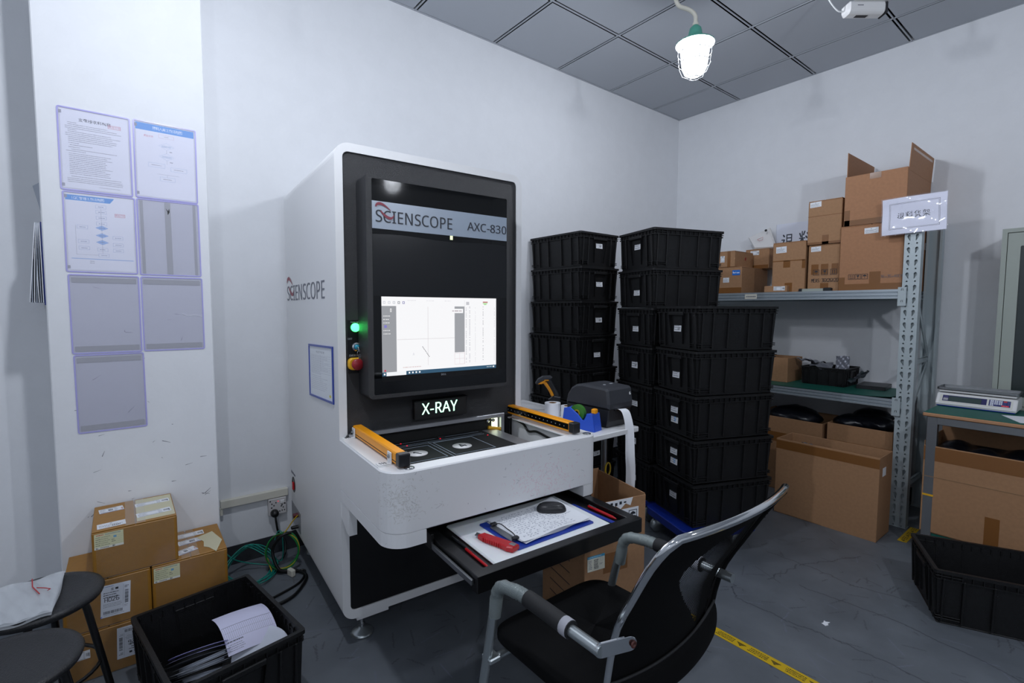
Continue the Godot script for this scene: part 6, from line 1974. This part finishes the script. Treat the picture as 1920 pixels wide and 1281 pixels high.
# ================= lower left corner =================
func stool(label: String, at: Vector3, yaw: float) -> Node3D:
	var o := thing("round_stool", label, "stool", at, yaw, "")
	obj("seat", lathe(st(), [Vector2(0.0, 0.424), Vector2(0.142, 0.424), Vector2(0.152, 0.430), Vector2(0.156, 0.441), Vector2(0.152, 0.449), Vector2(0.140, 0.4515), Vector2(0.125, 0.4505), Vector2(0.118, 0.4475), Vector2(0.0, 0.4465)], 48), M.stool, o, "black dished round seat")
	for k in 4:
		var a := TAU * k / 4 + 0.35
		var d := Vector3(cos(a), 0, sin(a))
		obj("leg", tube(st(), bend([d * 0.02 + Vector3(0, 0.414, 0), d * 0.105 + Vector3(0, 0.414, 0), d * 0.178 + Vector3(0, 0.0, 0)], 0.035, 6), 0.0105, 12), M.satin_black, o, "bent black tube leg")
		obj("foot", tube(st(), [d * 0.176 + Vector3(0, 0.012, 0), d * 0.178], 0.013, 12), M.matte_black, o)
	var rg := []
	for k in 32:
		rg.append(Vector3(cos(TAU * k / 32) * 0.138, 0.20, sin(TAU * k / 32) * 0.138))
	obj("ring", tube(st(), rg, 0.006, 8, Transform3D(), true), M.satin_black, o)
	return o

func stool_corner() -> void:
	stool("round black stool with a folded clear bag on its seat", Vector3(-4.525, 0, 0.815), 0.2)
	stool("bare round black stool in the lower left corner, nearer the camera", Vector3(-4.556, 0, 1.162), 0.5)
	# zip bags on the stool
	var o := thing("zip_bag", "folded stack of clear zip bags with a red seal line on the black stool seat", "bag", Vector3(-4.555, 0.4525, 0.835), 0.06)
	var f := func(u: float, v: float) -> Vector3:
		var x := (u - 0.5) * 0.155
		var z := (v - 0.5) * -0.27
		return Vector3(x + 0.06 * (v - 0.5) * 0.4, 0.010 + 0.004 * sin(u * 9.0) * sin(v * 7.0 + 1.0), z)
	obj("bag", sheet(st(), f, 20, 24, 0.009), M.bag, o)
	var g := func(u: float, v: float) -> Vector3:
		var p: Vector3 = f.call(u, v)
		return Vector3(p.x * 0.9 + 0.004, p.y + 0.0015 + 0.002 * sin(u * 23.0 + v * 17.0), p.z * 0.94)
	obj("bag_layer", sheet(st(), g, 20, 24), M.bag, o)
	obj("red_seal", tube(st(), [Vector3(0.012, 0.0165, -0.125), Vector3(0.016, 0.018, -0.06), Vector3(0.034, 0.0165, 0.0)], 0.0016, 6), M.red, o, "red zip line")
	obj("red_seal", tube(st(), [Vector3(0.026, 0.0165, -0.05), Vector3(0.045, 0.017, -0.03), Vector3(0.058, 0.0165, -0.014), Vector3(0.052, 0.0165, -0.008)], 0.0013, 6), M.red, o)
	# open tote on the floor, with reels
	var at := Vector3(-4.075, 0, 0.917)
	var yaw := -1.40
	var B := Transform3D(Basis(Vector3.UP, yaw), at)
	put_tote(at, yaw, "open black tote before the brown corner cartons, holding reels and a sheet", "", [])
	# reels on edge, fanned along the tote's length
	var nrm := Vector3(0.03, 0.84, -0.55).normalized()
	var words := ["lowest", "second lowest", "third lowest", "fourth lowest", "middle", "fifth highest", "fourth highest", "third highest", "second highest", "topmost"]
	for i in 10:
		var ax := (nrm + Vector3(rng.randf_range(-0.10, 0.10), 0, rng.randf_range(-0.10, 0.10))).normalized()
		var r := thing("component_reel", "component reel leaning in the open floor tote, %s of the slanted pile" % words[i], "reel", Vector3(-4.135 + 0.012 * sin(i * 2.1), 0.088, 1.055) + nrm * (0.0145 * i), 0.0, "reels leaning in the open tote")
		var zx := ax.cross(Vector3(0, 0, 1)).normalized()
		r.basis = Basis(ax, zx, ax.cross(zx)).orthonormalized()
		reel(r, "pvc_rim" if i == 9 else ("reel_clear" if i % 3 != 2 else "reel"))
	var cr := thing("component_reel", "clear reel with a small sticker lying on the printed sheet in the open floor tote", "reel", B * Vector3(0.162, 0.163, -0.085), yaw)
	cr.rotation = Vector3(0.25, yaw, 1.12)
	reel(cr, "reel_clear")
	decal(cr, M.stock_1, 0.04, 0.03, Transform3D(Basis(Vector3.UP, -PI / 2) * Basis(Vector3(0, 0, 1), 1.5), Vector3(-0.0075, 0.03, 0.02)), "sticker")
	var ps := thing("printed_sheet", "curled white sheet with a printed table lying on the reels in the floor tote", "paper", B * Vector3(0.075, 0.185, -0.075), yaw)
	var fn := func(u: float, v: float) -> Vector3:   # v up the sheet, towards the tote's far side
		var a := (v - 0.5) * 0.21
		return Vector3(-0.02 - a * 0.80 + 0.02 * sin(v * 3.0), 0.02 + 0.045 * sin((v - 0.15) * 2.6) - 0.015 * u * u, (0.5 - u) * 0.165)
	obj("sheet", sheet(st(), fn, 12, 16, 0.0006), M["list"], ps)

func reel(o: Node3D, m: String) -> void:   # axis along local x, 180 mm across
	var tb := Basis(Vector3(0, 0, 1), PI / 2)
	for sgn in [-1, 1]:
		obj("flange", lathe(st(), [Vector2(0.008, 0.0), Vector2(0.088, 0.0), Vector2(0.089, 0.0007), Vector2(0.088, 0.0014), Vector2(0.008, 0.0014), Vector2(0.008, 0.0)], 40, Transform3D(tb, Vector3(sgn * 0.0055, 0, 0)), true), M[m], o)
	obj("tape_coil", lathe(st(), [Vector2(0.03, -0.0042), Vector2(0.07, -0.0042), Vector2(0.07, 0.0042), Vector2(0.03, 0.0042), Vector2(0.03, -0.0042)], 32, Transform3D(tb, Vector3.ZERO), true), M.matte_black if m != "reel_clear" else M.paper_grey, o)

func left_cartons() -> void:
	var z := 0.452
	var d := 0.284
	var spec := [
		["bottom brown carton of the corner stack with an upside-down label, under the H026 carton", -4.375, 0.0, 0.25],
		["bottom brown carton of the corner stack behind the open floor tote", -4.119, 0.0, 0.25],
		["brown carton with the large H026 label in the middle of the corner stack", -4.372, 0.18, 0.25],
		["brown carton with torn labels on its lid at the right of the corner stack", -4.119, 0.18, 0.25],
		["topmost brown carton of the corner stack with stickers all over its lid", -4.286, 0.3595, 0.252]]
	for i in 5:
		var q: Array = spec[i]
		var o := carton(q[0], Vector3(q[1], q[2], z), 0.0 if i != 4 else 0.012, Vector3(q[3], 0.179, d), "kraft_yellow", [])
		var f := d / 2
		obj("tape", box(Vector3(-q[3] / 2 + 0.01, 0.0005, f - 0.001), Vector3(q[3] / 2 - 0.01, 0.17, f + 0.0004), 0), M.clear_tape, o, "clear packing tape")
		obj("tape", box(Vector3(-0.03, 0.1788, -f), Vector3(0.03, 0.1794, f), 0), M.clear_tape, o, "clear packing tape")
		if i == 2:
			decal(o, M.ship, 0.084, 0.118, F(0.02, 0.092, f + 0.0006, 0, 0, -0.05), "sticker", "white shipping label reading H026")
		elif i == 0:
			decal(o, M.ship, 0.084, 0.118, F(0.062, 0.10, f + 0.0006, 0, 0, PI - 0.03), "sticker", "white shipping label upside down")
			decal(o, M.strip_0, 0.05, 0.03, F(-0.08, 0.10, f + 0.0006), "sticker")
		elif i == 3 or i == 4:
			decal(o, M.maker, 0.082, 0.056, F(-0.078 if i == 4 else -0.078, 0.140 if i == 4 else 0.138, f + 0.0006, 0, 0, -0.01), "sticker", "cream maker's label")
		var top := Basis(Vector3.RIGHT, -PI / 2)
		var tops := []
		if i == 4:
			tops = [["strip_1", 0.075, 0.05, -0.072, -0.070, 0.1], ["stock_1", 0.082, 0.05, -0.070, 0.100, 0.04], ["strip_0", 0.112, 0.04, 0.058, -0.060, 0.05], ["strip_0", 0.108, 0.046, 0.058, 0.062, 0.08]]
			obj("tape", box(Vector3(0.004, 0.1788, -0.13), Vector3(0.122, 0.1793, 0.125), 0), M.warm_tape, o, "cream paper tape")
		elif i == 3:
			tops = [["strip_0", 0.10, 0.045, 0.015, -0.080, 0.03], ["strip_1", 0.105, 0.045, 0.020, -0.010, 0.1], ["strip_1", 0.07, 0.045, -0.01, 0.078, 0.35]]
			var tear := PackedVector2Array([Vector2(0.035, 0.03), Vector2(0.095, 0.06), Vector2(0.118, -0.055), Vector2(0.10, -0.11), Vector2(0.085, -0.155), Vector2(0.066, -0.10), Vector2(0.05, -0.08), Vector2(0.055, -0.03)])
			obj("torn_paper", prism(st(), tear, 0.1794, 0.1806, Transform3D(Basis(Vector3.RIGHT, Vector3(0, 0, -1), Vector3.UP), Vector3(0, 0, 0))), M.warm_tape, o, "torn cream paper")
		for t in tops:
			decal(o, M[t[0]], t[1], t[2], Transform3D(Basis(Vector3.UP, t[5]) * top, Vector3(t[3], 0.1795, t[4])), "sticker", "white carrier sticker")

func sleeves() -> void:
	var spec := [[-4.352, 1.9395, 0.219, 0.311, "doc_standard", "clear sleeve with a printed text page, top left on the pilaster"],
		[-4.1275, 1.942, 0.216, 0.312, "doc_store", "clear sleeve with a blue-headed flow chart, top right on the pilaster"],
		[-4.348, 1.627, 0.221, 0.309, "doc_check", "clear sleeve with a flow chart under a slanted blue band, second row on the pilaster"],
		[-4.126, 1.628, 0.216, 0.313, "bands", "empty sleeve with three upright glue bands, right of the second flow chart"],
		[-4.3455, 1.310, 0.219, 0.311, "", "empty grey sleeve in the third row, left one, on the pilaster"],
		[-4.1235, 1.311, 0.217, 0.311, "crack", "empty grey sleeve with a white crease in the third row, right one, on the pilaster"],
		[-4.341, 0.996, 0.220, 0.312, "", "empty grey sleeve hanging lowest on the pilaster, alone in its row"]]
	for i in spec.size():
		var q: Array = spec[i]
		var o := thing("document_sleeve", q[5], "sleeve", Vector3(q[0], q[1], 0.3003), 0.0, "document sleeves on the pilaster")
		o.rotation.z = rng.randf_range(-0.006, 0.006)
		var w: float = q[2] / 2
		var h: float = q[3] / 2
		var oc := rrect(-w, -h, w, h, 0.008, 4)
		obj("border", ring(st(), oc, rrect(-w + 0.005, -h + 0.005, w - 0.005, h - 0.005, 0.004, 4), 0.0, 0.0022), M.pvc_rim, o, "violet welded edge")
		var printed: bool = q[4].begins_with("doc")
		if printed:
			obj("page", page_quad(w - 0.009, h - 0.009, 0.0009), M[q[4]], o, "printed page")
			obj("film", prism(st(), rrect(-w + 0.004, -h + 0.004, w - 0.004, h - 0.004, 0.004), 0.0015, 0.0018), M.pvc_clear, o)
			for y in [-h + 0.02, h - 0.02]:
				obj("glue_dot", box(Vector3(-w + 0.006, y - 0.006, 0.0003), Vector3(-w + 0.014, y + 0.006, 0.0012), 0), M.old_glue, o)
		else:
			obj("film", prism(st(), rrect(-w + 0.004, -h + 0.004, w - 0.004, h - 0.004, 0.004), 0.0008, 0.0014), M.pvc, o, "grey translucent film")
			if q[4] == "bands":
				for x in [-w + 0.016, -0.004, w - 0.018]:
					obj("glue_band", box(Vector3(x - (0.010 if x > -0.05 and x < 0.05 else 0.005), -h + 0.008, 0.0014), Vector3(x + (0.010 if x > -0.05 and x < 0.05 else 0.005), h - 0.008, 0.0017), 0), M.old_glue, o)
				obj("mark", prism(st(), PackedVector2Array([Vector2(-0.010, 0.125), Vector2(-0.002, 0.115), Vector2(0.002, 0.126), Vector2(0.003, 0.11), Vector2(-0.004, 0.098), Vector2(-0.005, 0.112)]), 0.0017, 0.0021), M.printer_dark, o)
			else:
				for y in [-h + 0.02, h - 0.022]:
					obj("glue_band", box(Vector3(-w + 0.010, y - 0.010, 0.0014), Vector3(w - 0.010, y + 0.010, 0.0017), 0), M.old_glue, o)
			if q[4] == "crack":
				obj("crease", tube(st(), curve([Vector3(0.03, 0.0, 0.0016), Vector3(0.05, -0.008, 0.0016), Vector3(0.075, -0.006, 0.0016), Vector3(0.102, -0.012, 0.0016)], 5), 0.0008, 5), M.paper, o)

func page_quad(w: float, h: float, z: float) -> SurfaceTool:
	var s := st()
	uvquad(s, Vector3(-w, -h, z), Vector3(w, -h, z), Vector3(w, h, z), Vector3(-w, h, z))
	return s

# ================= things on the walls and ceiling =================
func wall_bits() -> void:
	# folder and notice on the pilaster's left face
	var o := thing("file_folder", "thick blue-backed file of white pages hanging on the left face of the pilaster", "folder", Vector3(-4.5205, 1.50, 0.17))
	obj("cover", box(Vector3(-0.005, -0.155, -0.11), Vector3(0, 0.158, 0.11), 0.001), M.royal, o, "blue cover")
	for k in 7:
		var outl := PackedVector2Array()
		var back := PackedVector2Array()
		for i in 11:
			var v := i / 10.0
			var x := -0.006 - 0.0020 * k - (1.0 - v) * 0.0042 * k - 0.002 * sin(v * PI) * (k % 3)
			outl.append(Vector2(x, (v - 0.5) * 0.298 + 0.004))
			back.append(Vector2(x - 0.0017, (v - 0.5) * 0.298 + 0.004))
		back.reverse()
		outl.append_array(back)
		obj("page", prism(st(), outl, -0.08 - 0.004 * k, 0.118 - 0.002 * (k % 3)), M.paper if k % 2 == 0 else M.paper_grey, o)
	o = thing("notice_card", "grey notice card sticking out from the left face of the pilaster above the blue file", "card", Vector3(-4.5205, 1.757, 0.20))
	var g := func(u: float, v: float) -> Vector3: return Vector3(-0.028 * (1.0 - u) * (0.4 + 0.75 * v), (v - 0.5) * 0.106, (u - 0.5) * 0.15 - 0.02 + 0.10 * (1.0 - u) * 0.5)
	obj("card", sheet(st(), g, 8, 6, 0.001), M.paper_grey, o)
	# trunking and socket
	o = thing("cable_trunking", "white plastic cable trunking running along the back wall to the socket", "trunking", Vector3(-3.79, 0.335, 0))
	obj("channel", box(Vector3(-0.155, -0.019, 0), Vector3(0.165, 0.021, 0.028), 0.002), M.warm_plastic, o)
	obj("channel", box(Vector3(-0.158, -0.055, 0), Vector3(-0.145, -0.015, 0.024), 0.002), M.warm_plastic, o)
	o = thing("wall_socket", "grey-white surface wall socket with many holes under the trunking", "socket", Vector3(-3.682, 0.270, 0))
	obj("back_box", box(Vector3(-0.043, -0.043, 0), Vector3(0.043, 0.043, 0.032), 0.003), M.socket, o)
	obj("face_plate", box(Vector3(-0.045, -0.045, 0.030), Vector3(0.045, 0.045, 0.038), 0.003), M.socket, o)
	var hs := st()
	for q in [[-0.028, 0.018], [-0.008, 0.022], [-0.018, 0.008], [0.028, -0.010], [0.018, -0.002], [0.022, -0.026], [0.034, -0.026], [0.010, -0.028]]:
		cbox(hs, Vector3(q[0] - 0.0028, q[1] - 0.0035, 0.0372), Vector3(q[0] + 0.0028, q[1] + 0.0035, 0.0384), 0)
	for q in [[-0.036, 0.034], [0.036, 0.010], [-0.03, -0.002], [0.022, 0.004]]:
		lathe(hs, [Vector2(0, 0), Vector2(0.004, 0), Vector2(0.004, 0.0012), Vector2(0, 0.0012)], 12, Transform3D(Basis(Vector3.RIGHT, PI / 2), Vector3(q[0], q[1], 0.0374)))
	obj("pin_hole", hs, M.printer_dark, o)
	obj("rocker", box(Vector3(0.012, 0.014, 0.037), Vector3(0.034, 0.032, 0.043), 0.002), M.white_plastic, o)
	obj("neon", box(Vector3(0.001, 0.026, 0.0375), Vector3(0.005, 0.030, 0.0390), 0.0005), M.red_dot, o, "tiny red lit lamp")
	# plug and its lead
	o = thing("power_plug", "black mains plug in the wall socket with its lead trailing to the floor", "plug", Vector3(-3.700, 0.240, 0.0385))
	obj("plug_body", lathe(st(), [Vector2(0, 0), Vector2(0.019, 0.0), Vector2(0.021, 0.012), Vector2(0.018, 0.028), Vector2(0.010, 0.036), Vector2(0, 0.037)], 20, Transform3D(Basis(Vector3.RIGHT, PI / 2), Vector3.ZERO)), M.cable_black, o)
	obj("lead", tube(st(), curve([Vector3(0.0, -0.005, 0.026), Vector3(0.002, -0.045, 0.034), Vector3(0.012, -0.10, 0.03), Vector3(0.04, -0.155, 0.05), Vector3(0.02, -0.215, 0.09), Vector3(-0.06, -0.232, 0.14), Vector3(0.02, -0.234, 0.24), Vector3(0.08, -0.234, 0.26), Vector3(0.03, -0.234, 0.36), Vector3(-0.10, -0.234, 0.42), Vector3(-0.16, -0.234, 0.44)], 8), 0.0055, 8), M.cable_black, o)
	# earth lead in a ring and the teal network cable
	o = thing("earth_cable_coil", "green and yellow earth cable wound into a standing ring beside the X-ray machine", "cable", Vector3(-3.705, 0.104, 0.225), -0.35)
	for k in 5:
		var pts := []
		var ph := k * 0.9
		for i in 40:
			var a := TAU * i / 40
			var r := 0.079 + 0.0032 * sin(a * 2.0 + ph)
			pts.append(Vector3(r * 0.96 * cos(a), r * 1.08 * sin(a), 0.0045 * (k - 2) + 0.003 * cos(a * 3.0 + ph) - 0.02 * sin(a)))
		obj("turn", tube(st(), pts, 0.0031, 6, Transform3D(), true), M.cable_green if k != 2 else M.cable_yellow, o)
	obj("loose_end", tube(st(), curve([Vector3(-0.07, -0.02, 0.01), Vector3(-0.055, -0.065, 0.02), Vector3(-0.040, -0.098, 0.04)], 6), 0.0036, 6), M.cable_yellow, o)
	obj("lead_in", tube(st(), curve([Vector3(0.0, 0.078, -0.01), Vector3(0.02, 0.10, -0.02), Vector3(0.05, 0.14, -0.03), Vector3(0.072, 0.165, -0.03)], 6), 0.0031, 6), M.cable_yellow, o)
	obj("tie", box(Vector3(-0.003, 0.068, -0.03), Vector3(0.002, 0.084, -0.004), 0.001), M.white_plastic, o)
	o = thing("network_cable", "teal network cable in loose loops on the floor at the back wall", "cable", Vector3(-3.83, 0.0, 0.17))
	var f1 := []
	f1.append(Vector3(-0.145, 0.185, -0.04)); f1.append(Vector3(-0.09, 0.10, -0.03)); f1.append(Vector3(-0.02, 0.045, -0.05))
	for k in 5:
		for q in [[0.10, 0.018, 0.02], [0.02, 0.010, 0.12], [-0.09, 0.010, 0.10], [-0.13, 0.05, 0.0], [-0.03, 0.115, -0.06], [0.07, 0.075, -0.04]]:
			f1.append(Vector3(q[0] + rng.randf_range(-0.022, 0.022), maxf(0.004, q[1] + 0.003 * k + rng.randf_range(-0.008, 0.012)), q[2] + rng.randf_range(-0.02, 0.02)))
	f1.append(Vector3(0.13, 0.03, 0.0)); f1.append(Vector3(0.14, 0.16, -0.01)); f1.append(Vector3(0.125, 0.175, -0.03)); f1.append(Vector3(0.11, 0.13, -0.04))
	obj("cable", tube(st(), curve(f1, 8), 0.0030, 6), M.cable_teal, o)
	o = thing("black_cable", "thick black mains cable lying from the machine to behind the cartons", "cable", Vector3(-3.72, 0.0, 0.22))
	obj("cable", tube(st(), curve([Vector3(0.055, 0.195, 0.02), Vector3(0.01, 0.19, 0.02), Vector3(-0.03, 0.12, 0.0), Vector3(-0.01, 0.03, 0.04), Vector3(0.06, 0.012, 0.06), Vector3(0.09, 0.009, 0.15), Vector3(0.0, 0.008, 0.28), Vector3(-0.11, 0.008, 0.32)], 8), 0.0075, 10), M.cable_black, o)
	o = thing("black_cable", "black cable curling out from behind the right corner carton", "cable", Vector3(-3.93, 0.0, 0.37))
	obj("cable", tube(st(), curve([Vector3(-0.02, 0.03, 0.0), Vector3(0.03, 0.05, 0.03), Vector3(0.07, 0.02, 0.07), Vector3(0.085, 0.009, 0.11)], 8), 0.009, 10), M.cable_black, o)
	o = thing("adapter_plug", "white plug lying against the machine side by the cable ring", "plug", Vector3(-3.682, 0.0, 0.30), 0.3)
	obj("plug_body", box(Vector3(-0.012, 0, -0.022), Vector3(0.010, 0.035, 0.022), 0.004), M.warm_plastic, o)
	# camera below the ceiling
	o = thing("security_camera", "white bullet security camera under the ceiling panels with a white cord", "camera", Vector3(-1.245, 2.868, 1.905), -0.668)
	obj("housing", prism(st(), rrect(-0.034, -0.030, 0.034, 0.030, [0.022, 0.022, 0.014, 0.014], 5), -0.115, 0.08, Transform3D(Basis(Vector3.UP, PI / 2), Vector3.ZERO), 0.012), M.white_plastic, o)
	obj("sun_hood", box(Vector3(-0.085, 0.0285, -0.039), Vector3(0.095, 0.034, 0.039), 0.002), M.white_plastic, o)
	obj("front_glass", box(Vector3(0.077, -0.028, -0.031), Vector3(0.088, 0.029, 0.031), 0.004), M.printer_dark, o, "dark front glass")
	obj("lens", lathe(st(), [Vector2(0, 0), Vector2(0.014, 0), Vector2(0.013, 0.004), Vector2(0.0, 0.005)], 20, Transform3D(Basis(Vector3(0, 0, 1), -PI / 2), Vector3(0.0875, 0.008, 0))), M.gloss_black, o)
	obj("mark", box(Vector3(-0.07, 0.004, 0.0335), Vector3(-0.04, 0.008, 0.0344), 0.0002), M.grey_ink, o)
	var bk := st()
	tube(bk, [Vector3(0.0, 0.03, 0), Vector3(-0.01, 0.10, 0.0), Vector3(-0.02, CEIL - 2.868, 0)], 0.012, 12)
	obj("bracket", bk, M.white_plastic, o)
	obj("vent_slot", box(Vector3(-0.06, -0.0312, -0.012), Vector3(0.0, -0.0295, 0.010), 0.0005), M.printer_dark, o)
	obj("cord", tube(st(), curve([Vector3(-0.112, -0.005, 0.0), Vector3(-0.15, -0.002, 0.0), Vector3(-0.20, 0.06, 0.0), Vector3(-0.225, 0.15, 0.0), Vector3(-0.22, CEIL - 2.868, 0.0)], 8), 0.0035, 8), M.cable_white, o)

func floor_bits() -> void:
	var o := thing("floor_tape", "yellow hazard marking tape with black triangles running across the floor past the chair", "tape", Vector3(-2.395, 0.0, 1.9))
	var s := st()
	uvquad(s, Vector3(0.024, 0.0012, 1.0), Vector3(0.018, 0.0012, -0.75), Vector3(-0.03, 0.0012, -0.75), Vector3(-0.024, 0.0012, 1.0))
	obj("tape", s, M.hazard_long, o)
	o = thing("floor_tape", "short yellow hazard tape at the foot of the rack upright", "tape", Vector3(-0.66, 0.0, 2.07))
	s = st()
	uvquad(s, Vector3(-0.14, 0.0012, 0.022), Vector3(0.14, 0.0012, 0.022), Vector3(0.14, 0.0012, -0.022), Vector3(-0.14, 0.0012, -0.022))
	obj("tape", s, M.hazard, o)
	o = thing("paper_scrap", "small torn white scrap lying alone on the open grey floor", "paper", Vector3(-1.983, 0.001, 2.092))
	obj("scrap", prism(st(), PackedVector2Array([Vector2(-0.02, -0.006), Vector2(-0.004, -0.012), Vector2(0.004, -0.006), Vector2(0.022, -0.009), Vector2(0.012, 0.004), Vector2(0.016, 0.012), Vector2(-0.004, 0.008), Vector2(-0.012, 0.012)]), 0.0, 0.002, Transform3D(Basis(Vector3.RIGHT, -PI / 2), Vector3.ZERO)), M.paper, o)
	put_tote(Vector3(-1.440, 0, 2.287) + Basis(Vector3.UP, -1.138) * Vector3(0.2625, 0, 0.0), -1.138, "empty black tote standing open on the floor before the green-topped table", "", [])
